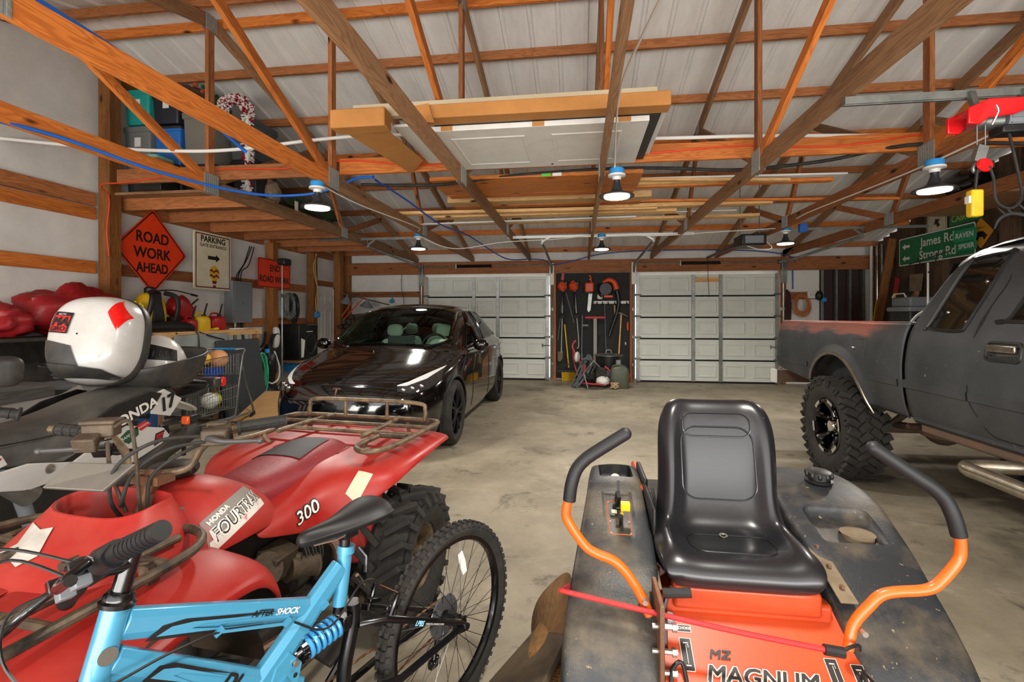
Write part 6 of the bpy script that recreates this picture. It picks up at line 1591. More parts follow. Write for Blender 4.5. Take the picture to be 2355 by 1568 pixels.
 def ring(q, z, n=40, e=.72):
  return [LT @ Vector((W_ * q * math.copysign(abs(math.cos(a)) ** e, math.cos(a)), H_ * q * math.copysign(abs(math.sin(a)) ** e, math.sin(a)), z)) for a in [2 * PI * k / n for k in range(n)]]
 prof = [(1.0, .02), (1.0, .06), (.97, .11), (.90, .155), (.78, .19), (.55, .21), (.28, .218), (.02, .22)]
 lid = MB().grid([ring(q, z) for q, z in prof], cu=True).build('top_case_lid', M_MWHITE, t, sub=2, smooth=180)
 MB().grid([ring(q, z) for q, z in ((.97, -.025), (1.01, -.02), (1.025, .0), (1.022, .035), (1.0, .04), (.95, .0))], cu=True, cv=True).build('lid_rim', M_CASEBLK, lid, smooth=60)
 MB().grid([ring(q, z) for q, z in ((.96, .0), (.9, .1), (.6, .17), (.02, .19))], cu=True).build('lid_lining', M_BLACK, lid)
 bake(lid); lb = bvh_of(lid); nz = -(LT.to_3x3() @ Vector((0, 0, 1)))
 def lid_decal(poly, m, name, off=.004, n=24):
  off += .003; a, b, c, d = [Vector((p[0], p[1], .5)) for p in poly]
  pts = [LT @ ((a.lerp(b, i / n)).lerp(d.lerp(c, i / n), j / n)) for j in range(n + 1) for i in range(n + 1)]
  q = drape(pts, lb, nz, off, .6); return MB().grid([q[j * (n + 1):(j + 1) * (n + 1)] for j in range(n + 1)]).build(name, m, lid, smooth=180)
 lid_decal([(.115, .11), (.158, .02), (.185, .10), (.13, .19)], M_REFL, 'lid_reflector', .006)
 lid_decal([(-.185, -.16), (.03, -.20), (-.02, -.06), (-.165, -.02)], M_CASEBLK, 'lid_lower_panel', .004)
 lid_decal([(-.16, -.205), (.16, -.22), (.11, -.175), (-.19, -.13)], M_CASEBLK, 'lid_skirt', .014)
 lid_decal([(-.15, .015), (-.045, .0), (-.03, .105), (-.125, .12)], mat('black_lid_sticker', '131313', .4), 'lid_sticker', .004)
 lid_decal([(-.143, .022), (-.052, .008), (-.038, .088), (-.12, .10)], mat('red_lid_sticker', 'c41f1f', .4), 'lid_sticker', .005)
 def lw(s, x, y, size, m, **k):
  vs, fs = text_geo(s, size, **k); rz_ = Matrix.Rotation(R(-5), 4, 'Z')
  q = [p - nz * v[2] for p, v in zip(drape([LT @ (Matrix.Translation((x, y, .5)) @ rz_ @ Vector(v)) for v in vs], lb, nz, .0095, .6), vs)]; MB().add(q, fs).build('lettering', m, lid, smooth=0)
 lw('MA', -.088, .062, .058, M_BLACK, bold=.003, shear=.2); lw('GIRO', -.094, .027, .03, M_BLACK, bold=.001, width=1.1); lw('ARCTIC', -.083, .101, .012, M_WHITE)
 MB().box((X(0), 2.40, 1.06), (.16, .05, .05)).build('case_hinge', M_CASEBLK, t, bevel=.01)
build_moto()
# white helmet-like shell lying in the tray
def helmet():
 t = thing('helmet', 'white helmet with a black vent panel lying in the open motorcycle case', 'helmet', (-2.42, 2.62, 1.06))
 rows = []
 for k in range(9):
  b = PI / 2 * k / 8
  rows.append([(-2.47 + .165 * math.cos(b) * math.cos(a), 2.58 + .15 * math.cos(b) * math.sin(a), 1.08 + .225 * math.sin(b)) for a in [2 * PI * i / 32 for i in range(32)]])
 sh = MB().grid(rows, cu=True, cap=False).build('shell', M_MWHITE, t, smooth=180); sb = bvh_of(sh)
 d = Vector((-.72, .67, -.1)).normalized(); A = axes(Vector((-2.47, 2.58, 1.19)) - d * .3, Vector((.67, .72, 0)), (0, 0, 1))
 q = drape([A @ Vector((lerp(-.06, .09, i / 8), lerp(-.03, .035, j / 4) + .03 * (1 - i / 8) * (j / 4) - .02 * i / 8, 0)) for j in range(5) for i in range(9)], sb, d, .003, .6)
 MB().grid([q[j * 9:j * 9 + 9] for j in range(5)]).build('vent_panel', M_BLACK, t)
 for x in (-.03, 0, .03, .06): MB().tube(drape([A @ Vector((x, -.018 - .02 * x, 0)), A @ Vector((x + .008, .015, 0))], sb, d, .006, .6), .006, 6).build('vent', M_CASEBLK, t)
helmet()
# ------------------------------------------------------------ left wall: signs, bench, things on it
M_SIGNOR = mat('fluorescent_orange_sign', 'ea3d12', .45, col2='d2330d', scale=6, amt=.4)
M_SIGNBK = mat('sign_black', '1b1310', .5)
M_SIGNCR = mat('cream_sign', 'ded6bd', .5, col2='c9bd9b', scale=4, amt=.4)
M_MAROON = mat('maroon_paint', '6e1a17', .5)
def wall_sign(name, label, cat, c, outline, face, border, words, normal, th=.004, extra=None, bw=(.012, .022), group=None):
 """flat sign; outline in sign plane (x right, y up)"""
 if abs(normal[0]) > .5: A = axes(c, (0, normal[0], 0), (0, 0, 1))
 else: A = axes(c, (1, 0, 0) if normal[1] < 0 else (-1, 0, 0), (0, 0, 1))
 t = thing(name, label, cat, c, group=group)
 MB().prism(outline, th, A, -th).build('panel', face, t, smooth=0)
 if border:
  def inset(q):
   out = []
   n = len(outline); cx = sum(p[0] for p in outline) / n; cy = sum(p[1] for p in outline) / n
   mx = max(abs(p[0] - cx) for p in outline); my = max(abs(p[1] - cy) for p in outline)
   return [(cx + (p[0] - cx) * (mx - q) / mx, cy + (p[1] - cy) * (my - q) / my, .0008) for p in outline]
  a, b = inset(bw[0]), inset(bw[1]); MB().grid([a, b], cu=True, T=A).build('border', border, t, smooth=0)
 for s, x, y, size, m, k in words:
  k = dict(k); w = k.pop('rot', 0)
  vs, fs = text_geo(s, size, **k); MB().add(vs, fs, A @ TR((x, y, .0012), (0, 0, w))).build('lettering', m, t, smooth=0)
 if extra: extra(A, t)
 return t
dd = .545
def rdiamond(d, r=.035):
 return [(p.x, p.y) for p in [Matrix.Rotation(PI / 4, 3, 'Z') @ Vector((a, b, 0)) for a, b in rrect(d * math.sqrt(2), d * math.sqrt(2), r, 3)]]
wall_sign('road_sign', 'large orange diamond sign reading ROAD WORK AHEAD', 'sign', (-5.42, 5.60, 2.25), rdiamond(dd), M_SIGNOR, M_SIGNBK,
   [('ROAD', .0, .165, .19, M_SIGNBK, dict(bold=.004, width=.92)), ('WORK', .0, -.035, .19, M_SIGNBK, dict(bold=.004, width=.92)), ('AHEAD', .0, -.22, .17, M_SIGNBK, dict(bold=.004, width=.84))], (1, 0, 0), bw=(.02, .042))
def balloon(A, t):
 A2 = A @ TR((0.02, -.17, .001)); m = mat('balloon_yellow', 'd8a32a', .5)
 env = []
 for k in range(30):
  a = 2 * PI * k / 30; x, y = .10 * math.cos(a), .11 * math.sin(a); env.append((x * (1 if y > 0 else 1 + y * 4.2), y + (.0 if y > 0 else y * .35)))
 MB().prism(env, .0006, A2).build('balloon', m, t, smooth=0)
 for y, h in ((.045, .03), (-.03, .03)):
  pts = [(lerp(-.092, .092, i / 12), y + .014 * math.sin(i * .9), .0012) for i in range(13)]
  MB().grid([pts, [(a * .98, b - h, c) for a, b, c in pts]], T=A2).build('balloon_stripe', M_MAROON, t, smooth=0)
 MB().prism([(-.05, -.115), (.05, -.115), (.03, -.16), (-.03, -.16)], .0014, A2).prism([(-.026, -.215), (.026, -.215), (.03, -.18), (-.03, -.18)], .0014, A2).build('balloon_basket', M_MAROON, t, smooth=0)
 MB().prism([(-.13, -.018), (.03, -.018), (.03, -.05), (.115, .008), (.03, .065), (.03, .035), (-.13, .035)], .0008, A @ TR((.02, .045, .0005))).build('arrow', M_SIGNBK, t, smooth=0)
wall_sign('parking_sign', 'cream sign reading PARKING GATE ENTRANCE with an arrow and a balloon', 'sign', (-5.42, 6.65, 2.235), rrect(.74, .84, .01, 1), M_SIGNCR, M_MAROON,
   [('PARKING', 0, .315, .125, M_SIGNBK, dict(bold=.003, width=.95)), ('GATE ENTRANCE', 0, .225, .066, M_SIGNBK, dict(bold=.001, width=1.02))], (1, 0, 0), th=.02, extra=balloon, bw=(.025, .042))
wall_sign('road_sign', 'small orange rectangle sign reading END ROAD WORK', 'sign', (-5.338, 8.02, 2.17), rrect(.93, .50, .03, 3), M_SIGNOR, M_SIGNBK,
   [('END', 0, .09, .16, M_SIGNBK, dict(bold=.003, width=.9)), ('ROAD WORK', 0, -.105, .16, M_SIGNBK, dict(bold=.003, width=.85))], (1, 0, 0), bw=(.008, .02))
# electrical panel
def el_panel():
 t = thing('electrical_panel', 'grey metal breaker panel on the left wall', 'electrical panel', (-5.42, 7.25, 1.3))
 MB().b2((-5.5, 6.99, 1.32), (-5.36, 7.45, 1.98)).build('cabinet', M_GREYP, t, bevel=.004)
 MB().b2((-5.362, 7.02, 1.36), (-5.352, 7.42, 1.94)).build('cabinet_door', M_GREYP, t, bevel=.003)
 MB().lathe([(.02, 0), (.02, .004), (.012, .006), (.001, .006)], 14, axes((-5.352, 7.22, 1.64), (0, 1, 0), (0, 0, 1))).build('latch', M_STEEL, t)
 MB().tube([(-5.44, 7.14, 1.32), (-5.44, 7.14, 1.0)], .025, 10).build('conduit', M_STEEL, t)
 MB().tube([(-5.44, 7.30, 1.32), (-5.43, 7.31, 1.1), (-5.40, 7.36, .95), (-5.42, 7.6, .86), (-5.44, 7.85, .95), (-5.47, 7.95, 1.15)], .022, 8, sub=5).build('cable', M_BLACK, t)
 for k, (y, z) in enumerate(((7.05, 2.3), (7.1, 2.35), (7.16, 2.28))): MB().tube([(-5.45, y + .12, 1.98), (-5.46, y + .17, 2.1 + .03 * k), (-5.47, y + .35, z), (-5.48, y + .5, 2.6)], .008, 6, sub=5).build('cable', M_BLACK, t)
el_panel()
# shelf bench of plywood
def bench():
 t = thing('plywood_bench', 'plywood bench shelf along the left wall under the signs', 'workbench', (-5.25, 6.3, 0))
 MB().b2((-5.50, 5.1, 1.195), (-4.98, 7.12, 1.225)).build('bench_top', W_PALE, t, smooth=0)
 MB().b2((-5.0, 5.1, 1.15), (-4.965, 7.12, 1.195)).build('front_rail', W_PALE, t, smooth=0)
 for y in (5.2, 6.2, 7.02): MB().b2((-5.06, y, 0), (-4.98, y + .08, 1.195)).build('leg', W_GREY, t, smooth=0)
 MB().b2((-5.48, 5.1, .42), (-5.1, 7.05, .45)).build('lower_shelf', W_GREY, t, smooth=0)
 return t
bench()
one('side_table', MB().b2((-5.48, 3.2, 1.19), (-4.9, 5.06, 1.22)).b2((-4.96, 3.25, 0), (-4.92, 3.3, 1.19)).b2((-4.96, 4.95, 0), (-4.92, 5.0, 1.19)).b2((-5.46, 3.25, 0), (-5.42, 5.0, 1.19)), M_DARK, 'dark table under the red tarpaulin bundles', 'table', smooth=0)
M_TARP = mat('red_tarpaulin', 'a01c22', .45, col2='7a1318', scale=4, amt=.45, bump=.5, bscale=14)
def lump(mb, c, r, amp, seed, nu=36, nv=22, fr=3.0):
 """crumpled cloth-like lump"""
 from mathutils import noise
 off = Vector((seed * 7.3, seed * 3.1, seed)); vs = []; fs = []
 for j in range(nv + 1):
  b = -PI / 2 + PI * j / nv
  for i in range(nu):
   a = 2 * PI * i / nu; d = Vector((math.cos(b) * math.cos(a), math.cos(b) * math.sin(a), math.sin(b)))
   k = 1 + amp * (noise.noise(d * fr + off) + .6 * abs(noise.noise(d * fr * 2.2 + off)) - .2)
   vs.append((c[0] + d.x * r[0] * k, c[1] + d.y * r[1] * k, max(c[2] + d.z * r[2] * k, c[2] - r[2] * .92)))
 for j in range(nv):
  for i in range(nu):
   k = (i + 1) % nu; fs.append((j * nu + i, j * nu + k, (j + 1) * nu + k, (j + 1) * nu + i))
 return mb.add(vs, fs)
def tarp():
 mb = lump(MB(), (-5.2, 4.42, 1.47), (.27, .50, .27), .32, 1, fr=1.7)
 one('tarp_bundle', mb, M_TARP, 'big crumpled red tarpaulin bundle on the dark table behind the white top case', 'tarpaulin', smooth=60)
 mb = lump(MB(), (-5.14, 3.72, 1.372), (.22, .24, .16), .35, 4, fr=1.8)
 one('tarp_bundle', mb, M_TARP, 'smaller dark red tarpaulin bundle at the far left end of the dark table', 'tarpaulin', smooth=60)
 one('dry_bag', lump(MB(), (-5.02, 4.98, 1.395), (.08, .11, .18), .3, 8), mat('yellow_bag_vinyl', 'e8d224', .45, bump=.3, bscale=20), 'bright yellow vinyl bag beside the red tarpaulin', 'bag', smooth=60)
 one('rolled_pouch', MB().ball((-4.90, 4.98, 1.31), (.04, .05, .085)), mat('teal_fabric', '2ba3a3', .5), 'small teal pouch against the yellow bag', 'pouch', smooth=180)
tarp()
def sprayer():
 x, y, z = -5.15, 5.28, 1.225
 t = thing('backpack_sprayer', 'yellow backpack sprayer with black padded straps on the bench', 'sprayer', (x, y, z))
 rows = []
 for h, w, d in ((.05, .15, .1), (.12, .18, .12), (.25, .185, .125), (.38, .16, .11), (.46, .11, .08), (.48, .06, .05)):
  rows.append([(x + d * math.copysign(abs(math.cos(a)) ** .7, math.cos(a)), y + w * math.copysign(abs(math.sin(a)) ** .7, math.sin(a)), z + h) for a in [2 * PI * k / 24 for k in range(24)]])
 MB().grid(rows, cu=True, cap=True).build('tank', M_YEL, t, sub=1)
 MB().grid([[(x + .10 + .02 * math.sin(h * 9), y + q * w, z + h) for q in (-1, -.5, 0, .5, 1)] for h, w in ((.1, .10), (.2, .085), (.32, .07), (.42, .06), (.5, .08))]).build('back_pad', M_GRIPV, t, solid=.03, sub=1)
 MB().tube([(x + .1, y - .28, z + .07), (x + .17, y - .1, z + .07), (x + .18, y + .1, z + .07), (x + .15, y + .38, z + .06), (x + .13, y + .5, z + .03)], [.05, .06, .065, .06, .045], 10, sub=4).build('waist_belt', M_GRIPV, t)
 for s in (-1, 1):
  MB().tube([(x + .1, y + s * .1, z + .48), (x + .2, y + s * .17, z + .43), (x + .2, y + s * .2, z + .28), (x + .14, y + s * .21, z + .12)], .028, 8, sub=5).build('shoulder_strap', M_GRIPV, t)
 MB().tube([(x + .1, y - .13, z + .1), (x + .14, y - .16, z + .3), (x + .1, y - .08, z + .5)], .009, 6, sub=4).build('frame_tube', M_STEEL, t)
 MB().lathe([(.06, .47), (.06, .53), (.04, .55), (.001, .55)], 20, TR((x, y, z))).build('lid', M_BLACK, t)
 MB().tube([(x + .05, y, z + .5), (x + .12, y + .2, z + .52), (x + .12, y + .45, z + .49), (x + .12, y + .58, z + .47)], .008, 6, sub=3).tube([(x + .12, y + .5, z + .48), (x + .12, y + .60, z + .465)], .014).build('spray_wand', M_BLACK, t)
 MB().tube([(x + .16, y + .5, z + .03), (x + .2, y + .52, z - .05), (x + .22, y + .52, z - .3)], .012, 6, sub=3).build('loose_strap', M_GRIPV, t)
 MB().tube([(x + .14, y + .5, z + .02), (x + .2, y + .7, z - .06), (x + .24, y + .95, z - .13)], .009, 6, sub=3).build('loose_strap', M_GRIPV, t)
sprayer()
def can(c, w, d, h, m, label, tilt=(0, 0, 0), spout=True, group='fuel cans on the bench'):
 t = thing('fuel_can', label, 'fuel can', c, group=group)
 A = TR(c, tilt); rows = []
 for z, q in ((0, .9), (.02, 1), (h * .7, 1), (h * .88, .9), (h * .97, .7), (h, .5)):
  rows.append([A @ Vector((d / 2 * q * math.copysign(abs(math.cos(a)) ** .45, math.cos(a)), w / 2 * q * math.copysign(abs(math.sin(a)) ** .45, math.sin(a)), z)) for a in [2 * PI * k / 28 for k in range(28)]])
 MB().grid(rows, cu=True, cap=True).build('body', m, t, smooth=50)
 MB().tube([A @ Vector((0, -w * .28, h * .95)), A @ Vector((0, -w * .2, h * 1.18)), A @ Vector((0, w * .2, h * 1.18)), A @ Vector((0, w * .28, h * .95))], .012, 8, sub=4).build('handle', m, t)
 T = A @ TR((0, w * .3, h * .93), (R(-20), 0, 0))
 MB().lathe([(.03, 0), (.03, .03), (.02, .04)] + ([(.012, .05), (.01, .2), (.001, .2)] if spout else [(.001, .04)]), 14, T).build('spout', M_BLACK, t)
 return t
can((-5.2, 5.72, 1.42), .34, .2, .24, M_BRED, 'red fuel can tipped up behind the backpack sprayer', (R(-35), 0, 0))
one('crate_block', MB().box((-5.25, 5.68, 1.32), (.2, .16, .19)), M_DARK, 'dark box under the tipped red fuel can', 'box', bevel=.01)
can((-5.06, 5.77, 1.225), .18, .16, .16, M_BRED, 'small red plastic fuel can beside the sprayer belt')
can((-5.1, 6.0, 1.225), .24, .2, .2, M_YEL, 'yellow fuel can on the bench between two red ones')
can((-5.15, 6.34, 1.225), .28, .2, .2, M_BRED, 'red fuel can with a dark spout at the right end of the bench row')
one('spray_gun', MB().tube([(-5.05, 6.12, 1.24), (-5.05, 6.2, 1.24)], .016).tube([(-5.05, 6.2, 1.24), (-5.04, 6.27, 1.25)], .02), M_YEL, 'small yellow and black nozzle lying on the bench', 'nozzle')
one('cable_tangle', MB().tube([(-5.05, 6.5, 1.235), (-5.0, 6.7, 1.235), (-5.1, 6.9, 1.235), (-5.2, 6.75, 1.235), (-5.1, 6.6, 1.24), (-5.02, 6.85, 1.24), (-5.1, 6.98, 1.235)], .008, 6, sub=6), M_WHITE, 'white cable curled on the right end of the bench', 'cable', smooth=180)
one('plastic_sheet', MB().grid([[(-4.955 + .02 * math.sin(i * 1.9 + j), 5.4 + i * .11, z) for i in range(10)] for j, z in enumerate((1.19, 1.08, .95, .8))]), mat('grey_plastic_sheet', '8f9490', .35, bump=.5, bscale=8), 'grey plastic sheet hanging below the bench front', 'sheet', sub=1, smooth=180, solid=.003)
# chargers, speaker, lamp
def evse():
 t = thing('car_charger', 'white wall charger for a car with a coiled black cable', 'charger', (-5.33, 8.0, .6))
 rows = []
 for z, w, d in ((.86, .05, .05), (.90, .07, .08), (1.05, .075, .1), (1.2, .07, .09), (1.24, .05, .06)):
  rows.append([(-5.345 + d * .5 + d * .5 * math.cos(a), 8.0 + w * math.copysign(abs(math.sin(a)) ** .6, math.sin(a)), z) for a in [2 * PI * k / 20 for k in range(20)]])
 MB().grid(rows, cu=True, cap=True).build('housing', M_WHITE, t, sub=1)
 for k in range(7):
  r = .14 + .012 * k; pts = [(-5.30 + .012 * k - .03, 7.98 + r * .78 * math.sin(a), 1.04 - .03 * k * .6 + r * 1.35 * math.cos(a) - .1) for a in [2 * PI * i / 32 for i in range(32)]]
  MB().tube(pts, .011, 6, closed=True).build('cable_loop', M_RUBBER, t)
 MB().tube([(-5.33, 8.0, .86), (-5.33, 8.0, .5), (-5.3, 7.95, .2)], .012, 6).build('cable', M_RUBBER, t)
evse()
def speaker():
 t = thing('loudspeaker', 'black loudspeaker with a round cone on a small shelf beside the white door', 'speaker', (-5.25, 8.72, .62))
 MB().b2((-5.48, 8.30, .62), (-5.05, 8.95, 1.28)).build('cabinet', M_BLACK, t, bevel=.012)
 T = axes((-5.05, 8.68, .90), (0, 1, 0), (0, 0, 1))
 MB().lathe([(.205, 0), (.205, .015), (.185, .018), (.17, .006), (.09, -.05), (.06, -.045), (.03, -.03), (.001, -.025)], 36, T).build('cone', mat('speaker_cone', '2b2b2c', .35), t)
 MB().prism([(-.31, -.25), (-.24, -.25), (-.19, .06), (-.31, .10)], .008, axes((-5.05, 8.68, .92), (0, 1, 0), (0, 0, 1))).build('white_trim', M_WHITE, t, smooth=0)
 MB().b2((-5.052, 8.55, 1.13), (-5.044, 8.75, 1.145)).build('name_strip', M_WHITE, t)
 MB().b2((-5.052, 8.55, 1.255), (-5.04, 8.93, 1.27)).build('edge_strip', M_STEEL, t)
speaker()
one('speaker_shelf', MB().b2((-5.5, 8.25, .58), (-5.0, 9.0, .62)), W_GREY, 'small wooden shelf carrying the black loudspeaker', 'shelf')
one('blue_tub', MB().b2((-5.4, 8.35, .40), (-5.1, 8.85, .58)), M_BLUE, 'blue plastic tub under the loudspeaker', 'tub', bevel=.02)
def pole_lamp():
 t = thing('work_light_stand', 'thin pole with a black work light on top in front of the orange sign', 'work light', (-4.94, 7.62, 0))
 MB().tube([(-4.94, 7.62, .1), (-4.94, 7.62, 1.35)], .014, 8).tube([(-4.94, 7.62, 1.35), (-4.94, 7.62, 2.3)], .010, 8).build('pole', M_STEEL, t)
 MB().tube([(-4.94, 7.62, 1.74), (-4.94, 7.62, 1.80)], .02).build('pole_clamp', M_BLACK, t)
 for k in range(3):
  a = 2 * PI * k / 3 + .3; MB().tube([(-4.94, 7.62, .35), (-4.94 + .3 * math.cos(a), 7.60 + .3 * math.sin(a), .01)], .009, 6).build('leg', M_BLACK, t)
 MB().box((-4.90, 7.62, 2.33), (.14, .2, .11)).build('lamp_head', M_BLACK, t, bevel=.02)
pole_lamp()
def hose_coil(name, c, r, n, m, label, cat, nrm=(1, 0, 0), wire=.011, jit=.03, seed=1, sq=1.25, **k):
 rr = random.Random(seed); A = axes(c, (0, 1, 0) if abs(nrm[0]) > .5 else (1, 0, 0), (0, 0, 1)); pts = []
 for q in range(n):
  ra = r * (1 + rr.uniform(-.18, .18)); ox, oy = rr.uniform(-jit, jit), rr.uniform(-jit, jit)
  for i in range(14):
   a = 2 * PI * i / 14 + PI / 2; pts.append(A @ Vector((ra * math.cos(a) * .8 + ox, ra * math.sin(a) * sq + oy - (ra - r) * sq, -.03 + .06 * q / n + rr.uniform(-.008, .008))))
 mb = MB().tube(pts, wire, 6, sub=3); return one(name, mb, m, label, cat, smooth=180, **k)
hose_coil('cable_coil', (-5.36, 8.5, 1.62), .17, 9, mat('grey_cable', '6d7470', .5), 'grey cable coil hanging on the wall above the speaker', 'cable', seed=3)
hose_coil('cable_coil', (-5.40, 8.72, 1.60), .13, 6, M_RUBBER, 'black cable coil hanging just behind the grey one', 'cable', seed=4, sq=1.8)
one('outlet_box', MB().b2((-5.36, 9.34, 1.40), (-5.30, 9.46, 1.52)).b2((-5.30, 9.37, 1.43), (-5.27, 9.43, 1.49)), M_BLUE, 'blue outlet box on the post left of the white door', 'outlet box', bevel=.006)
one('light_switch', MB().b2((-5.52, 8.25, 1.38), (-5.50, 8.34, 1.52)).b2((-5.50, 8.28, 1.43), (-5.492, 8.31, 1.47)), M_STEEL, 'grey switch plate on the wall beside the post', 'switch', bevel=.003)
for k, off in enumerate((0, .06)):
 one('hanging_wire', MB().tube([(-5.33, 9.37 + off * .5, 2.7), (-5.32, 9.32 - off, 2.4), (-5.33, 9.42, 2.0), (-5.32, 9.34 + off, 1.75), (-5.33, 9.38, 1.5)], .008, 6, sub=8), mat('yellow_wire_' + 'ab'[k], 'c9a464', .5), 'tan wire running down the post left of the white door', 'wire', 'tan wires on the post', smooth=180)
def foam_mat():
 t = tag(MB().box((-4.84, 6.52, .55), (.05, .88, 1.08), (0, R(-9), 0)).build('padded_panel', mat('charcoal_pad', '33373a', .7, bump=.2, bscale=60), None, bevel=.015), 'large charcoal padded panel leaning behind the shopping cart', 'panel')
foam_mat()
hose_coil('garden_hose', (-4.9, 7.02, .52), .16, 8, mat('green_hose', '3fae80', .4), 'green garden hose hanging in loops beside the charcoal panel', 'hose', wire=.012, seed=9, sq=1.9)
def jogger():
 t = thing('backpack_carrier', 'black fabric carrier with a pale curved frame on the floor by the charger', 'carrier', (-5.05, 7.32, 0))
 lump(MB(), (-5.05, 7.40, .62), (.13, .17, .33), .25, 12).build('fabric_body', M_GRIPV, t)
 lump(MB(), (-5.05, 7.38, .2), (.14, .18, .2), .2, 13).build('fabric_base', M_GRIPV, t)
 MB().tube([(-4.95, 7.42, .85), (-4.93, 7.52, .6), (-4.93, 7.5, .4), (-4.95, 7.38, .33), (-4.95, 7.28, .36)], .014, 8, sub=5).build('frame_tube', M_WHITE, t)
 MB().b2((-4.97, 7.2, .84), (-4.94, 7.28, .9)).build('blue_tag', M_BLUE, t)
 MB().grid([[(-4.935, 7.26 + .05 * i, z) for i in range(4)] for z in (.72, .55)]).build('mesh_pocket', M_BLACK, t, solid=.01)
jogger()
one('cardboard_sheet', MB().add([(-4.6, 5.98, .02), (-3.6, 6.15, .02), (-3.75, 6.95, .30), (-4.65, 6.75, .30)], [(0, 1, 2, 3)]), mat('tan_cardboard', 'c79f6e', .7, col2='b58a58', scale=5), 'tan cardboard sheet on the floor between the cart and the car', 'cardboard', smooth=0, solid=.012)
# shopping cart
def cart():
 t = thing('shopping_cart', 'small grey wire two-basket shopping cart full of balls', 'shopping cart', (-4.6, 5.5, 0))
 M = M_STEEL
 x0, x1 = -4.85, -4.42
 for s, x in ((0, x0), (1, x1)):
  MB().tube([(x, 5.80, .99), (x, 5.98, .98), (x, 5.95, .90), (x, 5.87, .5), (x, 5.82, .2), (x, 5.76, .13), (x, 5.5, .13)], .014, 8, sub=4).build('upright', M, t)
  MB().tube([(x, 5.95, .75), (x, 6.02, .5), (x, 6.15, .18), (x, 6.1, .12), (x, 5.6, .12), (x, 5.1, .14)], .014, 8, sub=4).build('base_rail', M, t)
  for y in (6.15, 5.18):
   MB().lathe([(.001, -.012), (.05, -.014), (.055, -.008), (.055, .008), (.05, .014), (.001, .012)], 20, axes((x, y, .056), (0, 1, 0), (0, 0, 1))).b2((x - .018, y - .02, .04), (x + .018, y + .03, .13)).build('caster', M_RUBBER, t)
 MB().tube([(x0, 5.98, .985), (x1, 5.98, .985)], .016, 8).build('handle', M_BLUE, t)
 def basket(y0, y1, z0a, z0b, z1a, z1b):
  mb = MB(); n = 16
  Zb = lambda y: lerp(z0a, z0b, (y - y0) / (y1 - y0)); Zt = lambda y: lerp(z1a, z1b, (y - y0) / (y1 - y0))
  for q in (0, .5, 1):
   mb.tube([(x0, y0, lerp(z0a, z1a, q)), (x1, y0, lerp(z0a, z1a, q)), (x1, y1, lerp(z0b, z1b, q)), (x0, y1, lerp(z0b, z1b, q))], .0035 if q != 1 else .005, 5, closed=True)
  for x in (x0, x1):
   for k in range(n + 1):
    y = lerp(y0, y1, k / n); mb.tube([(x, y, Zb(y)), (x, y, Zt(y))], .0025, 4)
  for y in (y0, y1):
   for k in range(9): mb.tube([(lerp(x0, x1, k / 8), y, Zb(y)), (lerp(x0, x1, k / 8), y, Zt(y))], .0025, 4)
  for k in range(n + 1):
   y = lerp(y0, y1, k / n); mb.tube([(x0, y, Zb(y)), (x1, y, Zb(y))], .0025, 4)
  for k in range(5): mb.tube([(lerp(x0, x1, k / 4), y0, z0a), (lerp(x0, x1, k / 4), y1, z0b)], .0025, 4)
  mb.build('wire_basket', M, t)
 basket(5.15, 5.92, .74, .66, .88, .93); basket(5.2, 5.86, .26, .24, .46, .52)
cart()
for r, c, col, lab in ((.075, (-4.54, 5.42, .90), 'e2b32c', 'yellow ribbed ball on top of the upper cart basket'), (.115, (-4.56, 5.68, .88), 'd99a6a', 'pale orange ball on top of the upper cart basket'), (.10, (-4.55, 5.52, .37), 'd8ddd4', 'white and green ball in the lower cart basket'), (.11, (-4.6, 5.30, .83), '9c2b2f', 'dark red ball at the left of the upper cart basket'), (.09, (-4.7, 5.78, .34), 'b9b53a', 'yellow green ball in the lower cart basket')):
 one('ball', MB().ball(c, r, 24, 16), mat('ball_%s' % col, col, .5, bump=.1, bscale=40), lab, 'ball', 'balls in the cart', smooth=180)
one('toy_box', MB().box((-4.5, 5.52, .73), (.1, .2, .1)), mat('blue_carton', '24489a', .4), 'blue carton in the upper cart basket', 'carton', bevel=.004)
# things at the far left behind the motorcycle
M_PLANK = wood_mat('dark_plank', '4a4643', '34312f', '201e1d', rough=.8)
def old_bench():
 t = thing('low_bench', 'dark weathered plank bench behind the motorcycle mirror', 'bench', (-4.2, 3.2, 0))
 for k in range(3): timber('plank', (-4.2 - .14 * k, 2.2, .87), (-4.2 - .14 * k, 3.35, .87), .13, .05, M_PLANK, t)
 timber('apron', (-4.13, 2.2, .80), (-4.13, 3.35, .80), .04, .12, M_PLANK, t)
 for y in (2.4, 3.28):
  for x in (-4.18, -4.5): MB().b2((x - .03, y - .03, 0), (x + .03, y + .03, .85)).build('leg', M_BLACK, t)
old_bench()
def chair_black():
 t = thing('folding_table', 'grey topped folding table with black legs behind the top case', 'table', (-4.3, 4.1, 0))
 MB().b2((-4.75, 3.55, .80), (-3.95, 4.6, .83)).build('table_top', mat('grey_table_top', '6f7478', .5, col2='55595c', scale=6), t, bevel=.004)
 for x in (-4.7, -4.0):
  for y in (3.65, 4.5): MB().tube([(x, y, 0), (x, y, .8)], .02, 8).build('leg', M_BLACK, t)
chair_black()
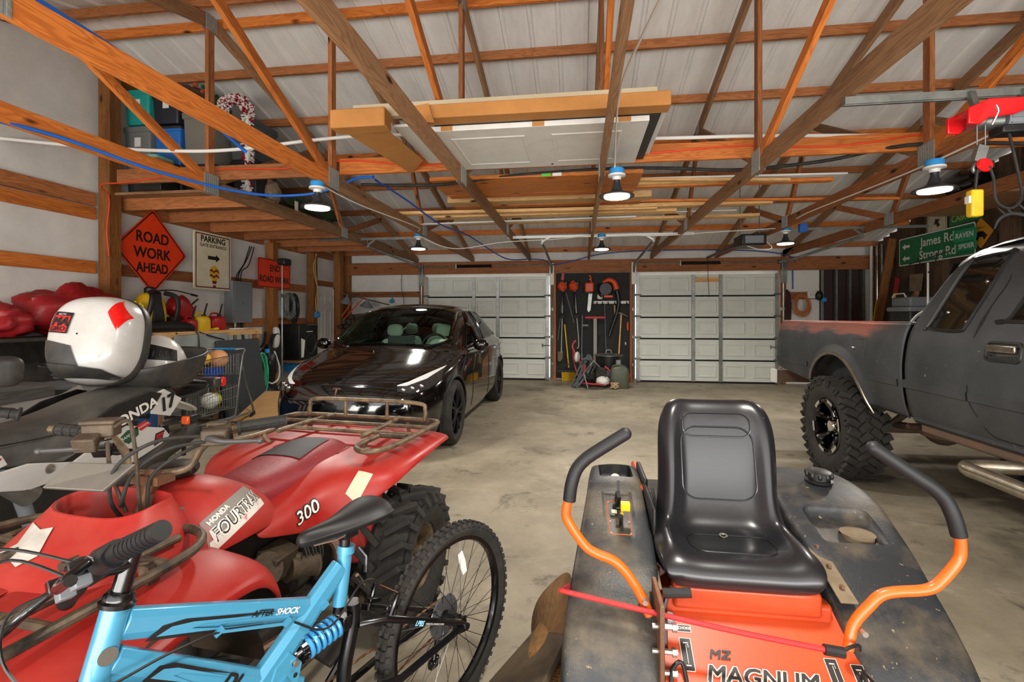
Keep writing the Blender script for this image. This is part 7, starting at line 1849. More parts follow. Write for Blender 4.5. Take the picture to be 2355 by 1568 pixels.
def gear():
 t = thing('kit_bag', 'grey cloth kit bag with an open black collar behind the motorcycle seat', 'bag', (-3.45, 2.9, .5))
 MB().tube([(-3.55, 2.15, .74), (-3.55, 2.6, .77), (-3.5, 2.9, .80), (-3.5, 3.05, .86)], [.08, .09, .085, .08], 12, sub=4).build('roll', mat('grey_canvas', '6f6c68', .8, bump=.4, bscale=20), t)
 MB().lathe([(.10, -.1), (.12, 0), (.11, .05), (.075, .055), (.07, .0)], 22, TR((-3.48, 3.12, .90), (R(15), R(10), 0))).build('collar', mat('grey_collar', '4d4b48', .7), t)
 MB().b2((-3.8, 2.3, .0), (-3.3, 3.3, .66)).build('base', M_BLACK, t, bevel=.03)
gear()
one('stool_cushion', lump(MB(), (-3.92, 2.75, .52), (.17, .28, .20), .3, 21), M_TARP, 'red fabric bundle under the plank bench', 'bundle', smooth=60)
one('floor_box', MB().b2((-4.1, 2.45, 0), (-3.74, 3.1, .335)), M_DARK, 'dark box on the floor under the red fabric bundle', 'box', bevel=.01)
one('blue_crate', MB().b2((-4.6, 3.7, 0), (-4.1, 4.3, .62)), mat('navy_crate', '1d3d66', .5), 'navy blue crate under the folding table', 'crate', bevel=.01)
# firewood in the back corner
def firewood():
 rr = random.Random(11); bark = mat('split_firewood', '5e5048', .85, col2='2f2723', scale=9, amt=.5, bump=.6, bscale=20, var=.4)
 mb = MB(); ms = []
 pr = []
 for k in range(4):
  n = rr.choice([5, 6, 7]); poly = [((.062 + rr.uniform(-.012, .014)) * math.cos(2 * PI * i / n), (.062 + rr.uniform(-.012, .014)) * math.sin(2 * PI * i / n)) for i in range(n)]
  me = MB().prism(poly, .42).build('firewood_log', bark, None, smooth=0, bevel=.006); pr.append(me)
 spots = []
 for row in range(13):
  for c in range(11):
   x = -5.35 + .125 * c + (.06 if row % 2 else 0) + rr.uniform(-.012, .012); z = .065 + .113 * row
   top = 1.62 - max(0, (x + 4.75)) * .55 - max(0, -5.0 - x) * .9
   if z < top: spots.append((x, z))
 for i, (x, z) in enumerate(spots):
  o = pr[i] if i < 4 else pr[rr.randrange(4)].copy()
  if i >= 4: COL.objects.link(o)
  o.matrix_basis = axes((x, 10.5, z), (math.cos(i), 0, math.sin(i)), (-math.sin(i), 0, math.cos(i)));
  o.location.y = 10.87 + rr.uniform(-.05, .01)
  tag(o, 'split log in the firewood stack behind the black car', 'log', 'firewood logs in the back corner')
firewood()
def rack_pole():
 t = thing('hanging_pole', 'steel pole hung with funnels above the firewood stack', 'pole', (-5.0, 10.4, 1.85))
 MB().tube([(-5.35, 10.45, 1.96), (-4.2, 10.45, 1.68)], .014, 8).build('pole', M_STEEL, t)
 for x, z in ((-5.05, 1.889), (-4.85, 1.84), (-4.55, 1.766)):
  MB().tube([(x, 10.45, z), (x, 10.45, z + .12), (x + .02, 10.45, z + .14)], .006, 6).build('hook', M_STEEL, t)
rack_pole()
for x, z, lab in ((-5.2, 1.76, 'grey metal funnel hanging at the left end of the pole'), (-4.72, 1.67, 'grey metal funnel hanging at the middle of the pole')):
 one('funnel', MB().lathe([(.015, .16), (.018, .12), (.14, -.02), (.145, -.03), (.13, -.03), (.01, .11)], 24, TR((x, 10.42, z), (R(10), R(15), 0))), M_GREYP, lab, 'funnel', 'funnels on the pole', smooth=40)
one('loppers', MB().tube([(-5.3, 10.4, 1.42), (-5.05, 10.35, 1.72)], .016, 6).tube([(-5.25, 10.4, 1.36), (-4.75, 10.35, 1.85)], .014, 6), mat('orange_handle', 'd0562a', .5), 'long orange handled loppers over the firewood', 'loppers')
one('blue_pulley', MB().ball((-4.35, 10.985, 1.79), (.05, .04, .05)).tube([(-4.35, 10.99, 1.82), (-4.36, 11.02, 1.95)], .008), M_BLUE, 'blue pulley hanging on the back wall left of the garage door', 'pulley', smooth=180)
one('hanging_wire', MB().tube([(-4.1, 10.98, 2.5), (-4.12, 10.98, 2.1), (-4.06, 10.98, 1.8), (-4.1, 10.98, 1.4)], .006, 5, sub=5), M_BLACK, 'thin black wire down the back wall left of the garage door', 'wire', smooth=180)
# ------------------------------------------------------------ lamps
M_GLOW = mat('lit_lamp_disc', 'fff6e6', .5, emit=9)
M_LBODY = mat('black_lamp_body', '2b2d30', .4)
def make_lamp():
 t = thing('hanging_lamp', 'x', 'lamp', (0, 0, 0), group='round hanging lamps under the trusses', local=True)
 MB().lathe([(.001, .24), (.06, .24), (.065, .23), (.065, .20), (.055, .19)], 24).build('junction_box', M_BLUE, t)
 MB().lathe([(.055, .19), (.075, .188), (.075, .172), (.04, .165), (.035, .14)], 24).build('socket', M_WHITE, t)
 MB().lathe([(.03, .14), (.026, .12), (.035, .09), (.05, .05), (.09, .025), (.135, .012), (.15, .004), (.15, -.004), (.11, -.002)], 32).build('reflector', M_LBODY, t)
 MB().lathe([(.112, .0), (.108, -.012), (.001, -.014)], 32).build('light_disc', M_GLOW, t)
 d = bpy.data.lights.new('lamp_light', 'SPOT'); d.energy = 145; d.color = (1, .95, .87); d.shadow_soft_size = .11; d.spot_size = R(165); d.spot_blend = .6
 o = bpy.data.objects.new('lamp_light', d); COL.objects.link(o); o.parent = t; o.location = (0, 0, -.03)
 return t
lamp = make_lamp()
LAMPS = [((-2.42, 4.28, 2.43), 'lit round lamp below the loft edge at the left'), ((.32, 4.35, 2.46), 'lit round lamp in the middle in front of the lumber stack'), ((2.80, 4.33, 2.42), 'bright round lamp at the right near the red hoist'),
   ((-2.55, 7.55, 2.50), 'lit round lamp above the black car'), ((.35, 8.0, 2.5), 'lit round lamp above the tool panel'), ((3.02, 7.75, 2.5), 'lit round lamp above the pickup bed'),
   ((.47, 1.40, 2.5), 'lamp cut off by the top edge of the picture')]
for i, (p, lab) in enumerate(LAMPS):
 o = lamp if i == 0 else copy_tree(lamp); o.location = p; o['label'] = lab
# ------------------------------------------------------------ wires, hoses, pipes under the roof
def line(name, pts, r, m, label, cat, sub=8, n=6, **k): return one(name, MB().tube(pts, r, n, sub=sub), m, label, cat, smooth=180, **k)
M_WIRE = mat('white_wire', 'd8d4c8', .5); M_HOSE = mat('blue_air_hose', '2468c8', .4); M_DHOSE = mat('dark_blue_hose', '23459a', .4); M_CORD = mat('orange_red_cord', 'd8431f', .5)
line('water_pipe', [(-5.5, 3.98, 3.12), (-4.6, 4.05, 3.02), (-3.78, 4.1, 2.96), (-3.2, 4.2, 2.98), (-2.45, 4.35, 3.09), (-1.9, 4.45, 3.14), (-1.1, 4.5, 3.12), (.2, 4.55, 3.04), (.9, 4.6, 3.03), (1.6, 4.62, 3.02), (3.0, 4.75, 3.0)], .017, M_WHITE, 'white plastic pipe strung through the trusses from the left wall', 'pipe', n=8)
line('air_hose', [(-3.78, 2.45, 2.66), (-3.7, 3.0, 2.70), (-3.5, 3.7, 2.63), (-3.2, 4.4, 2.62), (-2.85, 4.75, 2.68), (-2.5, 4.85, 2.78), (-2.3, 4.8, 2.84), (-2.05, 4.7, 2.82)], .014, M_HOSE, 'bright blue air hose drooping between the two left trusses', 'hose')
line('air_hose', [(-2.47, .9, 2.88), (-2.46, 2.0, 2.86), (-2.47, 2.7, 2.80), (-2.5, 3.4, 2.66)], .014, M_HOSE, 'blue air hose lying along the top of the orange truss chord at upper left', 'hose')
line('air_hose', [(-2.05, 4.72, 2.80), (-1.95, 5.4, 2.74), (-1.8, 6.2, 2.62), (-1.65, 7.2, 2.63), (-1.3, 8.6, 2.45), (-.95, 9.6, 2.55), (-.72, 10.3, 2.6), (-.6, 10.7, 2.55), (-.2, 10.75, 2.62), (.6, 10.7, 2.78), (2.0, 10.7, 2.82), (3.6, 10.75, 2.78), (4.35, 10.85, 2.65), (4.42, 10.98, 2.4), (4.44, 11.02, 2.0)], .011, M_DHOSE, 'dark blue hose swagging from the lumber to the back wall', 'hose')
line('extension_cord', [(-5.32, 4.92, 2.1), (-5.33, 4.90, 2.4), (-5.3, 4.9, 2.75), (-5.2, 4.72, 2.86), (-4.8, 4.655, 2.86), (-3.7, 4.655, 2.95), (-3.0, 4.655, 2.93), (-2.3, 4.652, 2.98), (-1.5, 4.652, 2.9), (-.5, 4.652, 2.96), (.5, 4.652, 2.92), (1.4, 4.652, 2.95), (2.2, 4.652, 2.91), (2.9, 4.652, 2.98)], .008, M_CORD, 'orange red extension cord pinned along the long ceiling beam', 'cord')
line('cable_bundle', [(-2.3, 4.95, 2.82), (-1.5, 5.0, 2.80), (-.7, 4.95, 2.85), (.3, 4.95, 2.88), (.9, 4.95, 2.86), (1.5, 4.95, 2.82), (2.2, 4.85, 2.84), (2.9, 4.6, 2.88), (4.2, 4.5, 2.78), (5.6, 4.4, 2.76)], .017, M_RUBBER, 'black cable bundle swagging below the long ceiling beam', 'cable')
line('lamp_wire', [(-2.42, 4.28, 2.66), (-2.35, 5.0, 2.62), (-2.2, 6.5, 2.64), (-2.55, 7.5, 2.72), (-2.0, 7.6, 2.5), (-1.2, 7.7, 2.60), (-.4, 7.9, 2.66), (.35, 8.0, 2.73), (1.2, 7.9, 2.68), (2.0, 7.8, 2.70), (3.0, 7.75, 2.73)], .007, M_WIRE, 'white wire linking the far row of lamps', 'wire')
line('lamp_wire', [(3.02, 7.75, 2.72), (2.86, 6.8, 2.73), (2.87, 5.4, 2.70), (2.82, 4.33, 2.66), (2.87, 3.2, 2.72), (2.87, 2.0, 2.75)], .008, M_WIRE, 'white wire along the underside of the truss by the red hoist', 'wire')
line('lamp_wire', [(.46, 1.4, 2.72), (.32, 2.4, 2.80), (.25, 3.2, 2.82), (.30, 4.3, 2.70)], .007, M_WIRE, 'white wire running down the middle truss to its lamp', 'wire')
one('junction_box', MB().b2((2.92, 4.30, 2.88), (3.02, 4.38, 2.98)).b2((2.95, 4.295, 2.91), (2.99, 4.30, 2.95)), mat('blue_box', '1f4f96', .4), 'small blue junction box on the truss beside the red hoist', 'junction box', bevel=.006)
one('junction_box', MB().b2((3.1, 7.45, 2.62), (3.2, 7.53, 2.74)), mat('blue_box_far', '1f5fb0', .4), 'small blue junction box above the pickup bed lamp', 'junction box', bevel=.006)
# garage door opener
def opener():
 t = thing('door_opener', 'black garage door opener hanging above the right door', 'door opener', (2.6, 8.0, 2.5))
 MB().box((2.6, 8.0, 2.58), (.36, .4, .17)).build('motor_box', M_BLACK, t, bevel=.02)
 MB().box((2.6, 7.795, 2.58), (.26, .006, .11)).build('front_label', M_GREYP, t)
 MB().beam((2.58, 8.2, 2.60), (2.66, 10.8, 2.66), .03, .04).build('rail', M_BLACK, t)
 for x in (2.46, 2.74): MB().beam((x, 8.0, 2.66), (x, 8.0, 3.45), .004, .035, (0, 1, 0)).build('strap', M_STEEL, t)
 MB().tube([(2.66, 10.75, 2.62), (2.66, 10.72, 2.2), (2.68, 10.7, 1.85)], .006).ball((2.68, 10.7, 1.85), .02).build('release_cord', M_BLACK, t)
 MB().tube([(2.76, 7.9, 2.6), (2.85, 7.8, 2.45), (2.7, 7.8, 2.42), (2.5, 7.8, 2.48)], .006, 6, sub=5).build('wire', M_WIRE, t)
opener()
# ------------------------------------------------------------ things stored on the trusses
M_CARD = mat('brown_cardboard', 'b97f42', .75, col2='a06a33', scale=4, amt=.4)
one('trim_board', MB().b2((-1.75, 3.62, 2.96), (.55, 3.68, 3.06)), mat('cream_trim', 'b9a98c', .6), 'long cream trim board on top of the stored door stack', 'board')
def box_long():
 t = thing('cardboard_box', 'long narrow cardboard box lying in front of the white door panel', 'cardboard box', (-.3, 3.5, 2.83))
 MB().b2((-1.2, 3.46, 2.86), (.62, 3.60, 2.96)).build('box', M_CARD, t, bevel=.006)
 MB().b2((-1.85, 3.44, 2.82), (-1.42, 3.58, 2.96)).build('box_end', M_CARD, t, bevel=.01)
 MB().add([(-1.2, 3.45, 2.95), (-1.2, 3.45, 2.84), (-1.03, 3.40, 2.80), (-1.08, 3.42, 2.95)], [(0, 1, 2, 3)]).build('torn_flap', M_CARD, t, solid=.006, smooth=0)
 MB().add([(-1.78, 3.6, 2.83), (-1.45, 3.6, 2.835), (-1.42, 4.35, 2.85), (-1.66, 4.7, 2.84)], [(0, 1, 2, 3)]).build('lid_flap', M_CARD, t, solid=.006, smooth=0)
box_long()
M_DOORW = mat('white_door_skin', 'd9d6cf', .5, col2='c5c1b8', scale=7, amt=.3)
def slab():
 t = thing('door_panel', 'white panelled door lying flat across the roof trusses', 'door', (-.33, 4.1, 2.83))
 z = 2.828
 MB().b2((-1.18, 3.64, z), (.50, 4.62, z + .04)).build('door_leaf', M_DOORW, t, smooth=0, bevel=.003)
 for x0, x1 in ((-1.02, -.42), (-.22, .32)):
  mb = MB(); y0, y1 = 3.80, 4.48
  rg = lambda q, h: [(x0 + q, y0 + q, z - h), (x1 - q, y0 + q, z - h), (x1 - q, y1 - q, z - h), (x0 + q, y1 - q, z - h)]
  mb.grid([rg(0, .0005), rg(.01, .006), rg(.022, .006), rg(.035, .001)], cu=True); mb.build('moulding', M_DOORW, t, smooth=0)
 MB().lathe([(.012, -.002), (.012, .002)], 14, TR((-.25, 4.55, z))).build('lock_hole', M_GAP, t)
 for x in (-1.05, -.35, .28): MB().b2((x, 3.635, z + .002), (x + .09, 3.66, z + .036)).build('cardboard_corner', M_CARD, t)
slab()
one('panel_sheet', MB().b2((-1.1, 3.60, 2.87), (.58, 4.66, 2.90)), M_BLACK, 'black edged panel stacked on the white door', 'panel', smooth=0)
one('panel_sheet', MB().b2((-1.45, 3.70, 2.905), (.63, 4.62, 2.925)), M_WHITE, 'thin white panel on top of the stored door stack', 'panel', smooth=0)
W_LAM = wood_mat('laminated_board', 'c8772f', '9d5520', '7d3f16', rough=.5)
def lumber(x0, x1, y, z, w, h, m, lab, name='lumber_board', group='boards stored on the trusses', dy=0, dz=0):
 o = timber(name, (x0, y, z), (x1, y + dy, z + dz), w, h, m); tag(o, lab, 'board', group); return o
z0 = 2.825
lumber(-1.55, .62, 5.25, z0 + .02, .62, .04, W_LAM, 'wide laminated orange board in the lumber stack behind the white door')
lumber(-1.52, .60, 5.65, z0 + .02, .16, .04, W_ORANGE, 'orange board at the rear edge of the wide laminated one')
lumber(-.72, 1.5, 5.72, z0 - .0 + .08, .12, .04, W_PALE, 'pale board crossing in front of the laminated board, green sticker under it', dy=-.1)
lumber(.4, 2.2, 5.3, z0 + .04, .06, .03, W_PALE, 'short pale stick pointing right beside the middle lamp', dy=.25)
lumber(.5, 2.75, 5.45, z0 + .075, .10, .02, M_WHITE, 'white trim strip pointing right from the lumber stack', dy=.1)
lumber(.2, 2.7, 5.72, z0 + .07, .09, .04, W_ORANGE, 'orange stick ending above the right door')
lumber(-1.65, .85, 6.1, z0 + .06, .20, .08, W_PALE, 'thick pale beam in the middle of the lumber stack')
lumber(-1.62, .75, 6.32, z0 + .04, .14, .04, W_ORANGE, 'orange plank just behind the thick pale beam')
lumber(-2.6, 1.0, 6.55, z0 + .02, .14, .04, W_PALE, 'long pale plank reaching left past the lumber stack', dy=.1)
lumber(.4, 3.9, 6.3, z0 + .05, .04, .03, W_ORANGE, 'thin orange stick reaching far right over the pickup', dy=.35)
lumber(.2, 2.4, 6.6, z0 + .04, .14, .05, W_PALE, 'pale board right of the middle lamp, lower layer')
lumber(-2.1, 1.3, 6.95, z0 + .04, .18, .04, W_PALE, 'wide grey pale plank under the lumber stack')
lumber(-.4, 2.3, 6.9, z0 + .09, .14, .03, W_ORANGE, 'orange pale plank at the right of the lower layer')
lumber(-2.55, .8, 7.35, z0 + .02, .08, .02, M_WHITE, 'white trim strip at the bottom of the lumber stack', dy=-.15)
lumber(-1.95, 2.55, 7.5, z0 + .05, .16, .04, W_PALE, 'long pale board at the rear of the lumber stack')
lumber(.5, 2.2, 7.35, z0 + .10, .1, .015, M_WHITE, 'white strip on the rear boards at the right')
for x, y, c, lab in ((-.38, 4.935, '4fc03a', 'green sticker on the front edge of the laminated board'), (-.27, 4.935, 'd8d8d0', 'white label beside the green sticker on the laminated board')):
 one('sticker', MB().b2((x, y, z0 + .002), (x + .09, y + .002, z0 + .038)), mat('sticker_' + c, c, .5), lab, 'label', smooth=0)
# ------------------------------------------------------------ storage loft
def loft():
 t = thing('storage_loft', 'timber storage loft platform in the upper left', 'loft', (-4.6, 7, 2.6))
 for k in range(1, 12):
  timber('deck_board', (-5.5, 4.88 + .24 * k, 2.84), (-3.8, 4.88 + .24 * k, 2.84), .22, .03, [W_PALE, W_GREY, W_BROWN][k % 3], t)
 for y in (5.2, 5.95, 6.7, 7.45): timber('joist', (-5.5, y, 2.755), (-3.8, y, 2.755), .045, .14, W_BROWN, t)
loft()
one('loft_plywood', MB().b2((-5.5, 7.76, 2.825), (-3.8, 9.6, 2.86)), W_GREY, 'grey plywood deck at the rear of the storage loft', 'plywood', smooth=0)
for y in (8.3, 9.0): tmb('loft_joist', (-5.5, y, 2.755), (-3.8, y, 2.755), .045, .13, W_BROWN, 'pine joist under the rear loft deck, %s from the front' % ('first' if y < 8.5 else 'second'), 'joist', 'rear loft joists')
def tote(x, y, z, w, d, h, col, lab, lidcol=None, label=True, lid=True):
 t = thing('storage_tote', lab, 'storage bin', (x, y, z), group='storage bins in the loft')
 m = mat('tote_' + col, col, .45); rows = []
 for q, zz in ((.86, 0), (.9, .02), (.98, h * .86), (1.05, h * .88), (1.05, h * .93)):
  rows.append([(x + a * q, y + b * q, z + zz) for a, b in rrect(w, d, .03, 3)])
 MB().grid(rows, cu=True, cap=True).build('bin', m, t, smooth=40)
 if lid: MB().prism(rrect(w * 1.06, d * 1.06, .035, 3), .035, TR((x, y, z + h * .93))).build('lid', mat('lid_' + (lidcol or col), lidcol or col, .45), t, bevel=.008)
 if label:
  MB().b2((x - .03, y - d * .5, z + h * .52), (x + .05, y - d * .482, z + h * .74)).build('label', M_WHITE, t, smooth=0)
 return t
tote(-5.28, 5.45, 2.855, .36, .40, .33, '2b2e30', 'black storage bin at the bottom left of the loft stack', label=False)
tote(-5.28, 5.43, 3.20, .36, .40, .50, '6a6c6a', 'grey storage bin with a white label beside the dark post')
tote(-5.28, 5.41, 3.73, .34, .38, .40, '1f8f86', 'teal storage bin on the grey bin beside the dark post')
tote(-4.93, 5.45, 2.855, .36, .28, .38, '26282b', 'dark storage bin under the blue bin in the loft', label=False)
tote(-4.93, 5.43, 3.25, .36, .28, .46, '2268b4', 'blue storage bin with a small picture label in the loft', lidcol='2a2d30')
tote(-4.93, 5.41, 3.74, .36, .30, .34, '20242c', 'black storage bin with a white label on top of the blue one')
tote(-4.50, 5.50, 2.855, .42, .44, .36, '1b1d1f', 'black storage bin under the tall brown grey bin in the loft', label=False)
tote(-4.50, 5.48, 3.235, .40, .44, .62, '77736a', 'tall brown grey storage bin in the middle of the loft', label=False)
tote(-4.10, 5.75, 2.855, .34, .44, .48, '1f2224', 'black storage bin behind the candy cane', label=False)
tote(-4.12, 5.75, 3.36, .36, .46, .48, '4a5054', 'dark grey lidded storage bin behind the hook of the candy cane', label=False)
tote(-4.86, 5.08, 3.02, .22, .26, .22, 'a8734a', 'low brown bin with a pale teal lid in front of the blue bin', lidcol='6fb5a5', label=False)
one('loft_box', MB().b2((-5.05, 4.96, 2.856), (-4.7, 5.2, 3.018)), M_BLACK, 'black box under the low brown bin in the loft', 'box', bevel=.006)
def wreath():
 rr = random.Random(5); t = thing('wreath', 'dark autumn wreath with orange flowers and blue ribbon on top of the loft bins', 'wreath', (-4.75, 5.5, 4.0))
 pts = [(-4.72 + .38 * math.cos(a), 5.42 + .05 * math.sin(3 * a), 4.03 + .15 * math.sin(a) - .08 * math.cos(a)) for a in [2 * PI * k / 24 for k in range(24)]]
 MB().tube(pts, .05, 8, closed=True).build('twig_ring', mat('dark_twigs', '3a2415', .8, bump=.6), t)
 mb = MB(); m2 = MB()
 for k in range(70):
  p = pts[rr.randrange(24)]; q = Vector(p) + Vector((rr.uniform(-.05, .08), rr.uniform(-.07, .07), rr.uniform(-.07, .07)))
  (mb if rr.random() < .55 else m2).ball(q, (.025, .03, .025), 6, 4)
 mb.build('orange_flowers', mat('orange_petals', 'a8481c', .7), t); m2.build('green_leaves', mat('dark_leaves', '1c4a2c', .7), t)
 MB().tube([(-4.85, 5.32, 4.1), (-4.7, 5.3, 3.98), (-4.5, 5.32, 3.93)], .05, 8, sub=4).build('blue_ribbon', mat('navy_ribbon', '14285a', .5), t)
wreath()
def candy():
 rr = random.Random(9); t = thing('candy_cane', 'red and white tinsel candy cane decoration at the loft edge', 'decoration', (-3.92, 5.36, 2.86))
 path = [(-3.92, 5.36, 2.86), (-3.92, 5.36, 3.3), (-3.92, 5.36, 3.82)] + [(-3.92 - .17 + .17 * math.cos(PI * k / 10), 5.36, 3.84 + .19 * math.sin(PI * k / 10)) for k in range(1, 11)] + [(-4.27, 5.36, 3.74)]
 P, _ = spline([Vector(p) for p in path], [1] * len(path), 6); MB().tube(P, .03, 8).build('core', M_WHITE, t)
 W, Rd = MB(), MB(); n = len(P)
 for i in range(n):
  for k in range(16):
   a = rr.uniform(0, 2 * PI); d = Vector((math.cos(a), math.sin(a), rr.uniform(-.5, .5))).normalized(); e = P[i] + d * rr.uniform(.055, .085)
   tgt = Rd if ((i * .22 + a / (2 * PI) * 1.6) % 1.9) < .75 else W
   tgt.tube([P[i] + d * .02, e], [.007, .010], 4)
 W.build('white_tinsel', mat('white_tinsel', 'ddd6d0', .4), t, smooth=0)['kind'] = 'stuff'; Rd.build('red_tinsel', mat('red_tinsel', '8c1020', .4), t, smooth=0)['kind'] = 'stuff'
candy()
one('brown_bag', lump(MB(), (-3.95, 5.85, 3.01), (.11, .14, .17), .2, 31), mat('brown_plastic_bag', '8a7763', .4, bump=.6, bscale=12), 'crinkled brown bag at the loft edge right of the candy cane', 'bag', smooth=60)
def xmas_tree():
 rr = random.Random(2); t = thing('artificial_tree', 'folded dark green artificial tree lying at the loft edge', 'artificial tree', (-4.0, 6.9, 2.86))
 MB().tube([(-4.05, 6.3, 2.98), (-4.0, 7.6, 3.0)], .02, 6).build('pole', M_DARK, t); mb = MB()
 for k in range(420):
  s = rr.random(); b = Vector((-4.03, lerp(6.3, 7.6, s), 3.0)); d = Vector((rr.uniform(-.5, .7), rr.uniform(-.4, 1.2), rr.uniform(-.25, .9))).normalized()
  mb.tube([b, b + d * rr.uniform(.12, .26)], [.009, .003], 3)
 mb.build('branches', mat('dark_green_needles', '25382c', .8, col2='3f4f2a', scale=6), t, smooth=0)
xmas_tree()
one('tag_card', MB().box((-3.86, 6.28, 2.93), (.01, .07, .14), (0, 0, 0)), M_WHITE, 'small white tag card at the front of the artificial tree', 'tag')
# ------------------------------------------------------------ red electric hoist at the right
def hoist():
 t = thing('electric_hoist', 'red electric hoist with a hook and yellow pendant control', 'hoist', (2.3, 2.95, 2.5))
 M = mat('bright_red_paint', 'd8141a', .3, coat=.4); y0 = 2.95
 T = axes((0, y0, 0), (1, 0, 0), (0, 0, 1)); pl = [(2.06, 2.445), (2.12, 2.44), (2.16, 2.475), (2.28, 2.485), (2.36, 2.52), (2.52, 2.55), (2.52, 2.575), (2.16, 2.575), (2.06, 2.53)]
 MB().prism(pl, .02, T).build('side_plate', M, t, bevel=.006)
 MB().prism(pl, .02, T, -.15).build('side_plate', M, t, bevel=.006)
 MB().tube([(2.14, y0 + .07, 2.48), (2.27, y0 + .07, 2.48)], .045, 20).build('cable_drum', M_STEEL, t)
 mb = MB().tube([(2.28, y0 + .07, 2.48), (2.44, y0 + .07, 2.48)], .06, 22)
 for k in range(14): mb.box((2.36, y0 + .07 + .063 * math.cos(2 * PI * k / 14), 2.48 + .063 * math.sin(2 * PI * k / 14)), (.14, .008, .005), (2 * PI * k / 14, 0, 0))
 mb.build('motor', M_GREYP, t)
 MB().tube([(2.40, y0 + .07, 2.48), (2.46, y0 + .07, 2.48)], .068, 20).box((2.32, y0 + .04, 2.415), (.18, .1, .045)).build('motor_cover', M_BLACK, t, bevel=.008)
 MB().tube([(2.19, y0 - .02, 2.535), (2.20, y0 - .02, 2.50), (2.185, y0, 2.44)], .006, 8, sub=3).build('hook_ring', M_CHROME, t)
 for x, z in ((2.135, 2.30), (2.175, 2.30)): MB().tube([(x, y0 + .03, 2.45), (x, y0 + .03, z)], .003, 5).build('wire_rope', M_STEEL, t)
 MB().box((2.14, y0 + .02, 2.29), (.05, .035, .09), (0, R(15), 0)).tube([(2.13, y0 + .02, 2.25), (2.11, y0 + .02, 2.22), (2.115, y0 + .02, 2.195), (2.14, y0 + .02, 2.20)], .009, 8, sub=4).build('pulley_hook', M_STEEL, t, bevel=.008)
 MB().lathe([(.001, -.008), (.035, -.010), (.04, 0), (.035, .010), (.001, .008)], 24, TR((2.15, y0, 2.225), (R(75), R(20), 0))).build('stop_disc', M, t)
 MB().tube([(2.115, y0, 2.20), (2.11, y0, 2.15), (2.105, y0, 2.08)], .008, 8).build('pendant_cable', M_BLACK, t)
 MB().box((2.103, y0, 2.02), (.06, .05, .145)).build('pendant_control', M_YEL, t, bevel=.01)
 MB().box((2.07, y0, 2.04), (.012, .035, .04)).build('pendant_button', M_WHITE, t, bevel=.003)
 MB().tube([(2.28, y0 + .02, 2.40), (2.295, y0, 2.25), (2.31, y0 - .02, 2.06), (2.28, y0 - .03, 2.0), (2.235, y0 - .03, 1.985), (2.19, y0 - .02, 2.03), (2.185, y0 - .01, 2.15), (2.165, y0 - .01, 2.215)], .007, 8, sub=6).build('control_cable', M_RUBBER, t)
hoist()
one('strut_rail', MB().box((2.75, 3.05, 2.645), (2.5, .042, .042)).box((2.75, 3.05, 2.622), (2.5, .012, .003)).beam((2.14, 3.03, 2.65), (2.14, 3.0, 2.56), .03, .03).beam((2.4, 3.03, 2.65), (2.4, 3.0, 2.56), .03, .03), M_STEEL, 'galvanised strut rail above the red hoist', 'rail', smooth=0)
# ------------------------------------------------------------ black tool panel between the doors
M_PEG = mat('black_tool_panel', '1f201f', .75, col2='2e2e2c', scale=3, amt=.4)
one('black_backboard', MB().b2((-.52, 11.02, .05), (1.08, 11.05, 2.39)), M_PEG, 'black painted panel between the two garage doors, hung with tools', 'panel', smooth=0)
M_ORT = mat('orange_tool_plastic', 'd14a1e', .4)
yb = 11.0
M_SHAFT = mat('pale_metal_shaft', 'b5b5b0', .4, .2)
def trimmer(x, top, bot, lean, lab, kind):
 t = thing('string_trimmer', lab, 'trimmer', (x, yb, bot), group='string trimmers on the tool panel')
 lump(MB(), (x, yb - .1, top - .08), (.10, .09, .11), .25, 40 + kind).build('engine', M_ORT, t)
 MB().box((x + .09, yb - .1, top - .02), (.06, .1, .1)).build('engine_cover', M_BLACK, t, bevel=.015)
 MB().tube([(x + .02, yb - .1, top - .18), (x + .02 + lean * .5, yb - .09, (top + bot) / 2), (x + .02 + lean, yb - .08, bot + .1)] + ([(x + lean - .02, yb - .1, bot)] if kind else []), .013, 8, sub=4).build('shaft', M_SHAFT, t)
 MB().tube([(x + .02, yb - .1, top - .2), (x + .025, yb - .1, top - .5)], .018, 8).build('foam_grip', M_BLACK, t)
 MB().lathe([(.001, 0), (.07, 0), (.07, .015), (.001, .02)], 18, TR((x + .02 + lean * .4, yb - .1, top - .72), (R(70), 0, 0))).build('loop_handle', M_BLACK, t)
 if not kind: MB().prism([(-.06, .1), (.06, .12), (.05, -.05), (.0, -.12), (-.06, -.1)], .012, axes((x + lean, yb - .07, bot + .02), (1, 0, 0), (0, 0, 1))).build('guard', M_DUST, t, bevel=.003)
trimmer(-.385, 2.17, .52, -.04, 'orange string trimmer with tan guard, leftmost on the tool panel', 0)
trimmer(-.13, 2.17, .72, .09, 'orange string trimmer with a curved shaft, second from the left on the tool panel', 1)
one('red_flag_handle', MB().box((-.37, yb - .02, 2.31), (.07, .03, .17), (0, R(8), 0)), M_BRED, 'red handle hanging at the top left corner of the tool panel', 'handle', bevel=.005)
one('walking_stick', MB().tube([(-.30, yb, 1.95), (-.12, yb - .01, 1.28)], .012, 8), M_GREYP, 'thin grey rod slanting behind the left trimmer', 'rod')
one('rod', MB().tube([(-.385, yb - .03, 1.75), (-.48, yb - .03, .9)], .012, 8), M_STEEL, 'steel rod hanging at the far left of the tool panel', 'rod')
